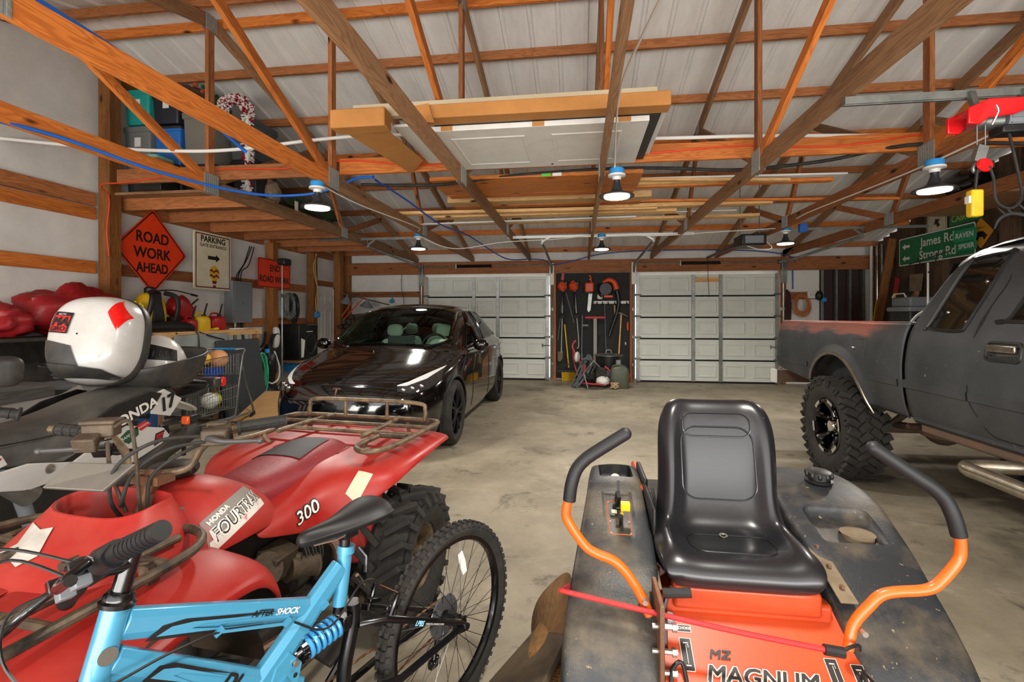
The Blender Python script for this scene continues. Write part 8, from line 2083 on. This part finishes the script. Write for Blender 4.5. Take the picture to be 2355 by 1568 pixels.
def chainsaw():
 t = thing('chainsaw', 'orange chainsaw hanging bar down on the tool panel', 'chainsaw', (.22, yb, 1.5))
 MB().box((.21, yb - .08, 2.06), (.2, .14, .22)).build('engine', M_ORT, t, bevel=.03)
 MB().tube([(.14, yb - .1, 2.12), (.10, yb - .14, 1.97), (.27, yb - .14, 1.94), (.3, yb - .1, 2.05)], .015, 8, sub=4).build('front_handle', M_BLACK, t)
 MB().tube([(.22, yb - .08, 2.24), (.22, yb + .02, 2.26)], .01).build('hook', M_STEEL, t)
 MB().tube([(.25, yb - .08, 2.14), (.24, yb - .08, 2.30), (.2, yb - .08, 2.32)], .02, 8, sub=3).build('rear_handle', M_ORT, t)
 MB().prism([(-.045, .0), (.045, .0), (.04, -.40), (.0, -.45), (-.04, -.40)], .008, axes((.24, yb - .08, 1.96), (1, 0, -.1), (.1, 0, 1))).build('guide_bar', M_STEEL, t, bevel=.003)
 mb = MB()
 for s in (-1, 1):
  for k in range(24): mb.box((.24 + s * .047 + .04 * k / 24, yb - .076, 1.94 - .016 * k), (.012, .012, .012))
 mb.build('chain', M_DARK, t, smooth=0)
chainsaw()
def blower():
 t = thing('leaf_blower', 'orange backpack leaf blower hanging at the upper right of the tool panel', 'leaf blower', (.62, yb, 1.1))
 MB().lathe([(.03, -.08), (.13, -.08), (.15, -.04), (.15, .04), (.13, .08), (.03, .08)], 28, axes((.56, yb - .1, 2.02), (1, 0, 0), (0, 0, 1))).build('fan_housing', M_BLACK, t)
 MB().tube([(.50, yb - .1, 2.16), (.62, yb - .12, 2.22), (.74, yb - .12, 2.17), (.80, yb - .1, 2.02)], [.03, .05, .06, .07], 12, sub=5).build('cover', M_ORT, t)
 MB().box((.44, yb - .1, 1.86), (.12, .12, .12)).build('fuel_tank', M_WHITE, t, bevel=.03)
 MB().box((.62, yb - .12, 1.86), (.2, .1, .06)).build('base', M_ORT, t, bevel=.015)
 MB().tube([(.80, yb - .1, 1.98), (.84, yb - .1, 1.75), (.80, yb - .1, 1.5), (.70, yb - .1, 1.2), (.64, yb - .1, 1.0)], [.05, .045, .035, .032, .035], 10, sub=5).build('blow_tube', M_BLACK, t)
 MB().tube([(.42, yb - .14, 2.14), (.40, yb - .18, 1.95), (.48, yb - .17, 1.85)], .025, 8, sub=4).build('strap', M_BLACK, t)
blower()
def rail():
 t = thing('tool_rail', 'white wall rail with black hooks under the leaf blower', 'tool rail', (.69, yb, 1.73))
 MB().b2((.30, 11.0, 1.705), (1.07, 11.02, 1.765)).build('rail', M_WHITE, t, smooth=0)
 for x in (.38, .5, .62, .76, .88, 1.02): MB().tube([(x, 11.0, 1.74), (x, 10.96, 1.72), (x, 10.94, 1.68), (x, 10.92, 1.72)], .012, 6, sub=3).build('hook', M_BLACK, t)
rail()
one('rod', MB().tube([(.545, yb - .03, 1.7), (.58, yb - .03, .5)], .009, 8), M_GREYP, 'thin straight rod hanging from the white rail', 'rod')
one('cut_off_pole', MB().tube([(.76, yb - .03, 1.7), (.77, yb - .03, 1.42)], .014, 8), W_PALE, 'short wooden handle hanging from the white rail', 'handle')
def axe():
 t = thing('pickaxe', 'long tan handled pickaxe leaning at the right of the tool panel', 'pickaxe', (.86, yb, .1))
 MB().tube([(.90, yb - .06, 1.47), (.83, yb - .16, .4)], .017, 8).build('handle', W_PALE, t)
 MB().tube([(.80, yb - .06, 1.50), (.90, yb - .06, 1.49), (1.04, yb - .06, 1.42)], [.01, .024, .012], 8, sub=4).build('head', M_STEEL, t)
axe()
one('hand_torch', MB().tube([(1.04, yb - .03, 1.30), (1.04, yb - .03, 1.12)], .022, 10), M_ORT, 'small orange torch hanging at the right edge of the tool panel', 'torch')
one('padlock', MB().ball((1.0, yb + .01, .82), (.03, .015, .05)).tube([(.985, yb + .01, .86), (1.0, yb + .012, .92), (1.015, yb + .01, .86)], .006), M_STEEL, 'small steel padlock hanging low at the right of the tool panel', 'padlock')
one('hanging_cable', MB().tube([(.40, yb + .012, 1.4), (.37, yb + .01, 1.1), (.44, yb + .01, .95), (.40, yb + .01, .8), (.46, yb + .01, 1.0)], .008, 6, sub=6), M_BLACK, 'black cable hanging in the middle of the tool panel', 'cable', smooth=180)
def pump():
 t = thing('floor_pump', 'tall grey post pump with a red T handle in front of the tool panel', 'pump', (.33, 10.75, 0))
 MB().b2((.295, 10.74, .10), (.37, 10.78, 1.38)).build('barrel', mat('pump_grey', '8d8a84', .5), t, bevel=.006)
 MB().tube([(.12, 10.76, 1.40), (.55, 10.76, 1.40)], .028, 10).build('handle', mat('pump_red', 'b53a3c', .5), t)
 MB().b2((.22, 10.66, 0), (.45, 10.86, .1)).build('base', M_DARK, t)
pump()
one('post_handle', MB().tube([(.06, 10.82, 1.45), (.04, 10.82, .55)], .012, 8).tube([(.05, 10.82, .62), (.045, 10.82, .30)], .02, 8).box((.12, 10.82, 1.23), (.13, .02, .03)), M_GREYP, 'black and grey pole tool standing left of the red T handle', 'pole')
def broom():
 t = thing('push_broom', 'push broom with yellow bristles and a yellow pole leaning on the tool panel', 'broom', (-.27, 10.85, 0))
 MB().tube([(-.345, 10.96, 1.42), (-.32, 10.94, 1.2)], .010, 8).build('pole_tip', M_BLACK, t)
 MB().tube([(-.33, 10.94, 1.25), (-.235, 10.85, .30)], .016, 10).build('pole', M_YEL, t)
 MB().box((-.26, 10.84, .23), (.46, .07, .05)).build('broom_head', M_BLACK, t, bevel=.006)
 mb = MB(); rr = random.Random(3)
 for k in range(160):
  x, y = rr.uniform(-.36, -.06) - .03, rr.uniform(10.81, 10.87); mb.tube([(x, y, .21), (x + rr.uniform(-.01, .01), y + rr.uniform(-.01, .01), .005)], .005, 3)
 mb.build('bristles', mat('yellow_bristles', 'd0a524', .6), t, smooth=0)
broom()
def hand_truck():
 t = thing('hand_truck', 'red framed hand truck leaning behind the hose pile', 'hand truck', (-.02, 10.3, 0))
 M = mat('faded_red_frame', 'b8353c', .5)
 MB().tube([(-.08, 10.35, .92), (-.15, 10.3, .78), (.02, 10.2, .45), (.08, 10.15, .15)], .018, 8, sub=3).build('handle', M, t)
 MB().tube([(-.14, 10.34, .76), (-.12, 10.3, .5), (-.04, 10.2, .2)], .014, 8, sub=3).build('rail', M, t)
 MB().lathe([(.02, -.03), (.1, -.03), (.12, 0), (.1, .03), (.02, .03)], 20, axes((-.05, 10.22, .58), (.3, 1, 0), (0, 0, 1))).build('wheel', M_WHITE, t)
hand_truck()
def pot():
 t = thing('stock_pot', 'black bucket with a grey metal lid on the grey tub', 'pot', (.6, 10.4, .33))
 MB().lathe([(.22, .33), (.25, .36), (.27, .62)], 32, TR((.60, 10.4, .0))).build('bucket', M_BLACK, t)
 MB().lathe([(.001, .67), (.1, .66), (.24, .645), (.3, .62), (.3, .61), (.001, .61)], 32, TR((.60, 10.4, .0))).tube([(.54, 10.4, .66), (.56, 10.4, .72), (.64, 10.4, .72), (.66, 10.4, .66)], .01, 6, sub=4).build('lid', M_STEEL, t)
pot()
one('grey_tub', MB().grid([[(.62 + a * q, 10.4 + b * q, z) for a, b in rrect(.62, .42, .05, 3)] for z, q in ((0, .85), (.02, .88), (.30, 1), (.325, 1.04), (.325, .98))], cu=True, cap=True), M_GREYP, 'grey plastic tub carrying the black bucket by the tool panel', 'tub', smooth=40)
def jerry():
 x, y = .78, 9.92
 t = thing('jerry_can', 'olive green jerry can on the floor by the tool panel', 'jerry can', (x, y, 0))
 rows = []
 for z, q in ((0, .92), (.03, 1), (.30, 1), (.39, .9), (.45, .55), (.47, .3)):
  rows.append([(x + .185 * q * math.copysign(abs(math.cos(a)) ** .5, math.cos(a)), y + .1 * q * math.copysign(abs(math.sin(a)) ** .5, math.sin(a)), z) for a in [2 * PI * k / 28 for k in range(28)]])
 MB().grid(rows, cu=True, cap=True).build('body', mat('olive_plastic', '4a5040', .4), t, smooth=50)
 MB().tube([(x - .15, y - .05, .36), (x - .12, y - .06, .45), (x, y - .06, .46)], .018, 8, sub=4).build('handle', mat('olive_handle', '464c3c', .4), t)
 MB().lathe([(.05, .45), (.05, .54), (.04, .56), (.001, .56)], 18, TR((x - .02, y, 0))).build('cap', M_GREYP, t)
jerry()
def pressure():
 t = thing('pressure_washer', 'red and black pressure washer on the floor in front of the tool panel', 'pressure washer', (.3, 10.0, 0))
 lump(MB(), (.18, 10.0, .22), (.16, .15, .18), .3, 61).build('motor', M_BLACK, t)
 MB().box((.42, 10.0, .30), (.22, .2, .2)).build('pump', M_DARK, t, bevel=.03)
 lump(MB(), (.46, 9.93, .14), (.14, .1, .1), .15, 62).build('tank', M_WHITE, t)
 Mr = mat('pressure_red', 'b02232', .4)
 MB().tube([(.02, 9.9, .10), (.3, 9.85, .08), (.6, 9.9, .10), (.62, 9.95, .3), (.5, 10.0, .42)], .018, 8, sub=4).tube([(.12, 9.9, .45), (.08, 9.88, .25), (.14, 9.88, .1)], .018, 8, sub=4).build('frame', Mr, t)
 for x in (.02, .58): MB().lathe([(.02, -.03), (.10, -.03), (.11, 0), (.10, .03), (.02, .03)], 20, axes((x, 10.05, .112), (0, 1, 0), (0, 0, 1))).build('wheel', M_RUBBER, t)
pressure()
rr = random.Random(77)
def hosepile():
 pts = [];
 for q in range(7):
  ox = rr.uniform(-.06, .06)
  pts += [(-.10 + ox, 9.86 + rr.uniform(-.06, .06), .03 + .01 * q), (.02 + ox, 9.88, .35), (.14 + ox, 9.9, .62 + rr.uniform(-.05, .05)), (.24 + ox * .5, 9.9, .5), (.10 + ox, 9.87, .25), (-.06 + ox, 9.82, .04)]
 one('pressure_hose', MB().tube(pts, .011, 6, sub=5), mat('grey_hose', '4c5355', .5), 'grey hose draped in a heap over the pressure washer', 'hose', smooth=180)
 pts = [(-.3, 9.95, .30), (-.32, 9.9, .42), (-.1, 9.85, .5), (.2, 9.8, .55), (.5, 9.8, .3), (.62, 9.78, .12), (.5, 9.72, .02), (.2, 9.7, .015), (.0, 9.72, .05)]
 one('pressure_hose', MB().tube(pts, .010, 6, sub=6), M_RUBBER, 'black hose looping wide around the pressure washer', 'hose', smooth=180)
 one('spray_lance', MB().tube([(.28, 9.8, .55), (.62, 9.84, .15)], .010, 8).tube([(.2, 9.8, .45), (.28, 9.8, .55)], .014, 8), M_STEEL, 'steel spray lance lying across the hose pile', 'lance')
 one('spray_lance', MB().tube([(.08, 9.78, .30), (.16, 9.66, .02)], .012, 8), M_GREYP, 'short grey lance standing on the floor before the hose pile', 'lance')
hosepile()
def rope():
 pts = [(.68 + .07 * math.cos(a * 1.7) * (1 + .2 * math.sin(a)), 9.74 + .06 * math.sin(a * 1.7), .03 + .05 * (1 + math.sin(a * 2.3))) for a in [k * .5 for k in range(40)]]
 one('rope_bundle', MB().tube(pts, .010, 6, sub=2), mat('tan_rope', 'b49a78', .8), 'small tan rope bundle on the floor by the jerry can', 'rope', smooth=180)
rope()
one('spray_can', MB().lathe([(.05, .0), (.052, .01), (.052, .16), (.04, .19), (.02, .2), (.001, .21)], 20, TR((1.02, 10.80, 0))), M_BRED, 'red can standing on the floor at the right jamb', 'can', smooth=40)
# ------------------------------------------------------------ back wall right of the doors
one('white_panel', MB().b2((4.28, 11.055, 1.95), (4.97, 11.075, 2.39)), M_WHITE, 'white sheet panel high on the back wall right of the door', 'panel', smooth=0)
def rust_mat():
 return mat('rusty_corrugated_tin', '4a2418', .6, .3, col2='2a3034', scale=2.2, amt=.5, stretch=(3, 3, .5), bump=.2)
M_TIN = rust_mat()
def tin():
 mb = MB(); x = 4.98; row = []
 while x < 5.95: row += [(x, 0), (x + .02, .035), (x + .07, .035), (x + .09, 0)]; x += .25
 mb.grid([[(a, 11.07 - h, z) for a, h in row] for z in (0, 1.2, 2.4)]); return mb
one('tin_sheet', tin(), M_TIN, 'rusty corrugated tin sheet on the back wall at the right corner', 'tin sheet', smooth=0)
for i, x in enumerate((4.99, 5.26, 5.52, 5.78)): one('batten_strip', MB().b2((x, 11.0, 0), (x + .045, 11.035, 2.4)), M_STEEL, '%s galvanised upright strip on the rusty tin sheet, from the left' % ORD[i], 'strip', 'strips on the tin sheet', smooth=0)
hose_coil('cord_coil', (4.58, 10.93, 1.68), .16, 10, mat('orange_cord', 'b8703c', .5), 'orange cord coil hanging on the back wall beside the pickup bed', 'cord', nrm=(0, -1, 0), wire=.010, seed=15, sq=1.15)
def mop():
 t = thing('rope_mop', 'dark maroon rope hung in a long bunch beside the orange cord coil', 'rope', (4.30, 10.95, 1.3)); mb = MB(); r2 = random.Random(8)
 for k in range(40):
  a, b = r2.uniform(-.06, .06), r2.uniform(-.03, .03); mb.tube([(4.31 + a * .4, 10.95 + b, 1.95), (4.31 + a, 10.95 + b, 1.7), (4.31 + a * .9, 10.95 + b, 1.3 + r2.uniform(-.06, .15))], .009, 5, sub=3)
 mb.build('strands', mat('maroon_rope', '3a1d1c', .8), t); MB().tube([(4.31, 10.98, 1.98), (4.31, 10.95, 1.9)], .02).build('hook', M_BLACK, t)
mop()
one('valve_box', MB().b2((4.72, 11.0, 1.80), (4.90, 11.03, 1.95)).ball((4.80, 10.97, 1.88), .03, 10, 8), M_WHITE, 'white box with a valve on the back wall', 'box', bevel=.004)
one('cap_hat', lump(MB(), (4.93, 10.96, 1.85), (.07, .06, .1), .2, 91), M_BLACK, 'black cap hanging beside the white valve box', 'cap', smooth=60)
one('outlet_box', MB().box((5.02, 10.97, 1.77), (.10, .06, .08)), M_BLUE, 'blue fitting on the first tin strip by the cap', 'fitting', bevel=.01)
# ------------------------------------------------------------ right wall
for i, (x, y, r, m, lab) in enumerate(((5.86, 10.85, .028, M_WHITE, 'white pipe standing in the back right corner'), (5.90, 10.72, .026, M_CHROME, 'shiny pipe standing second from the back right corner'), (5.92, 10.6, .024, M_STEEL, 'grey pipe standing third from the back right corner'))):
 one('corner_pipe', MB().tube([(x, y, 0), (x, y, 2.85)], r, 12), m, lab, 'pipe', 'pipes in the right corner')
M_GREEN = mat('green_road_sign', '12764a', .4, col2='0d5c39', scale=5, amt=.4); M_SGW = mat('sign_white', 'dfe2dc', .45)
def arrows(A, t):
 for y in (.09, -.125):
  MB().prism([(-.10, 0), (-.02, .055), (-.02, .022), (.10, .022), (.10, -.022), (-.02, -.022), (-.02, -.055)], .0012, A @ TR((-.70, y, .0))).build('arrow', M_SGW, t, smooth=0)
wall_sign('street_sign', 'big green road sign reading James Rd and Strong Rd with arrows', 'sign', (5.90, 9.15, 2.60), rrect(1.78, .50, .03, 3), M_GREEN, M_SGW,
   [('James Rd', .08, .10, .21, M_SGW, dict(bold=.002)), ('Strong Rd', .08, -.12, .21, M_SGW, dict(bold=.002))], (-1, 0, 0), th=.006, extra=arrows, bw=(.0, .018))
wall_sign('street_sign', 'small green street sign reading RAVEN over the corner of the big one', 'sign', (5.86, 8.42, 2.67), rrect(.46, .19, .04, 3), mat('bright_green_sign', '1a9468', .4), None, [('RAVEN', 0, 0, .115, M_SGW, dict(bold=.002))], (-1, 0, 0))
wall_sign('street_sign', 'small green street sign reading SPIDER just below the RAVEN sign', 'sign', (5.87, 8.40, 2.50), rrect(.40, .14, .03, 3), mat('green_sign_low', '178a60', .4), None, [('SPIDER', 0, 0, .10, M_SGW, dict(bold=.002))], (-1, 0, 0))
wall_sign('street_sign', 'green street sign reading CAIRY LN half behind the truss chord', 'sign', (5.92, 8.48, 2.97), rrect(.68, .2, .02, 3), M_GREEN, None, [('CAIRY LN', 0, 0, .15, mat('yellow_letters', 'b9c05a', .5), dict(bold=.001, width=.9))], (-1, 0, 0))
def beast(A, t):
 MB().prism([(-.12, -.03), (-.09, .03), (-.03, .06), (.05, .05), (.10, .0), (.13, -.03), (.10, -.035), (.08, -.07), (.05, -.07), (.04, -.03), (-.03, -.03), (-.05, -.075), (-.08, -.075), (-.09, -.03)], .0012, A @ TR((0, -.03, 0))).build('animal_silhouette', M_SIGNBK, t, smooth=0)
wall_sign('animal_sign', 'yellow diamond sign with a black animal silhouette', 'sign', (5.91, 8.18, 2.66), rdiamond(.23, .02), mat('yellow_orange_sign', 'c98a24', .5), None, [('ARMADILLO', 0, .08, .032, M_SIGNBK, {})], (-1, 0, 0), extra=beast)
def warrow(A, t): MB().prism([(-.06, .0), (.02, .08), (.02, .03), (.1, .03), (.1, -.03), (.02, -.03), (.02, -.08)], .0012, A @ TR((.0, .03, 0), (0, 0, R(-60)))).build('arrow', M_SIGNBK, t, smooth=0)
wall_sign('traffic_sign', 'weathered white sign with a black arrow above the big green sign', 'sign', (5.93, 9.12, 2.98), rrect(.46, .46, .03, 3), mat('weathered_white_sign', 'd5cfc0', .6, col2='8f8048', scale=5, amt=.4), M_SIGNBK, [], (-1, 0, 0), extra=warrow, bw=(.015, .025))
wall_sign('notice_sign', 'small dull orange notice near the back right corner', 'sign', (5.93, 10.36, 2.44), rrect(.2, .22, .01, 1), mat('dull_orange_sign', '8a4a1c', .6), None, [], (-1, 0, 0))
tmb('leaning_board', (5.55, 10.45, .0), (5.88, 10.2, 2.9), .14, .05, W_POST, 'long old board leaning in the right corner', 'board')
tmb('leaning_board', (5.4, 9.55, .0), (5.85, 9.5, 1.86), .14, .05, W_GREY, 'shorter grey board leaning beside the black tub', 'board')
def lt(name, label, cat, p, q, r, m, head=None, hm=None, rot=(0, 0, 0), group=None):
 t = thing(name, label, cat, p, group=group); MB().tube([p, q], r, 8).build('handle', m, t)
 if head: MB().prism(head, .012, TR(q, rot)).build('head', hm, t, bevel=.004)
 return t
blade = [(-.10, 0), (.10, 0), (.11, .18), (.06, .28), (0, .31), (-.06, .28), (-.11, .18)]
lt('shovel', 'dark round shovel standing head up by the right wall', 'shovel', (5.5, 9.7, 0), (5.78, 9.62, 1.80), .018, W_GREY, blade, M_DARK, (R(85), 0, R(-80)), 'upright tools at the right wall')
lt('shovel', 'square grey shovel standing head up beside the round one', 'shovel', (5.5, 9.45, 0), (5.78, 9.40, 1.86), .018, W_GREY, [(-.12, 0), (.12, 0), (.13, .3), (-.13, .3)], M_DUST, (R(85), 0, R(-80)), 'upright tools at the right wall')
lt('shovel', 'red headed scraper standing between the leaning boards', 'scraper', (5.5, 10.0, 0), (5.8, 9.98, 1.82), .016, W_PALE, [(-.05, 0), (.05, 0), (.08, .3), (-.02, .34)], M_BRED, (R(85), 0, R(-80)), 'upright tools at the right wall')
lt('pole', 'yellow tool handle standing next to the corner pipes', 'handle', (5.6, 10.66, 0), (5.8, 10.55, 1.72), .017, M_YEL)
def rake():
 t = thing('leaf_rake', 'upturned rake with a pale handle in front of the green sign', 'rake', (5.15, 8.1, 0)); q = Vector((5.15, 8.1, 2.22))
 MB().tube([(5.15, 8.1, 0), q], .014, 8).build('handle', M_WHITE, t)
 MB().tube([q + Vector((0, .22, .1)), q + Vector((0, .08, -.12)), q + Vector((0, -.08, -.12)), q + Vector((0, -.22, .14))], .008, 6, sub=3).tube([q + Vector((0, -.45, .12)), q + Vector((0, .42, .02))], .009, 6).tube([q + Vector((0, -.15, -.14)), q + Vector((0, .15, -.14))], .012, 6).build('head', M_DARK, t)
rake()
def tub():
 t = thing('plastic_tub', 'black lidded plastic tub behind the pickup cab', 'tub', (5.6, 9.0, 0))
 MB().b2((5.3, 8.75, 1.0), (5.85, 9.3, 1.52)).build('bin', M_BLACK, t, bevel=.03)
 MB().b2((5.27, 8.72, 1.50), (5.88, 9.33, 1.58)).b2((5.32, 8.78, 1.58), (5.83, 9.27, 1.74)).build('lid', M_GREYP, t, bevel=.025)
 MB().tube([(5.3, 8.85, 1.74), (5.3, 8.9, 1.80), (5.3, 9.15, 1.80), (5.3, 9.2, 1.74)], .012, 6).build('lid_handle', M_WHITE, t)
tub()
one('steel_cabinet', MB().b2((5.25, 8.6, 0), (5.9, 9.4, 1.0)), M_GREYP, 'grey cabinet under the black tub by the right wall', 'cabinet', bevel=.01)
def tank():
 t = thing('air_compressor', 'black air tank on a high shelf by the right wall', 'air tank', (5.6, 7.9, 3.0))
 MB().lathe([(.001, -.36), (.1, -.34), (.17, -.26), (.18, 0), (.17, .26), (.1, .34), (.001, .36)], 24, axes((5.58, 7.95, 3.38), (0, 0, 1), (1, 0, 0))).build('tank', M_GLOSSBLK, t)
 MB().b2((5.5, 7.75, 3.06), (5.66, 7.83, 3.24)).b2((5.5, 8.08, 3.06), (5.66, 8.16, 3.24)).build('feet', M_BLACK, t)
 MB().box((5.56, 8.0, 3.30), (.3, .2, .14)).build('pump', M_BLACK, t, bevel=.02)
tank()
one('high_shelf', MB().b2((5.3, 7.0, 3.0), (5.98, 8.6, 3.06)), W_GREY, 'high board shelf carrying the black air tank', 'shelf', smooth=0)
one('cable_in_bed', MB().tube([(2.45, 4.1, 1.30), (2.5, 4.05, 1.42), (2.55, 3.98, 1.46), (2.6, 3.92, 1.40), (2.55, 3.9, 1.34), (2.6, 4.0, 1.42), (2.7, 3.95, 1.38), (2.7, 3.9, 1.30)], .010, 6, sub=5), M_STEEL, 'grey cable loops at the front of the pickup bed', 'cable', smooth=180)
one('tool_case', MB().b2((2.42, 3.86, .885), (2.85, 4.15, 1.30)), M_GREYP, 'grey case in the pickup bed against the cab', 'case', bevel=.02)
def antler():
 t = thing('antler_mount', 'grey branching antler mount on the barn boards at the right', 'antler', (5.9, 7.35, 2.7))
 for s in (-1, 1):
  MB().tube([(5.9, 7.3, 2.72), (5.75, 7.3 + s * .12, 2.80), (5.68, 7.3 + s * .24, 2.75), (5.66, 7.3 + s * .3, 2.62)], [.03, .025, .02, .008], 8, sub=4).build('antler', M_GREYP, t)
  for k in (1, 2): MB().tube([(5.72, 7.3 + s * .1 * k, 2.80), (5.62, 7.3 + s * .1 * k, 2.9)], [.015, .004], 6).build('tine', M_GREYP, t)
 MB().box((5.96, 7.3, 2.68), (.04, .14, .2)).build('mount', W_POST, t)
antler()
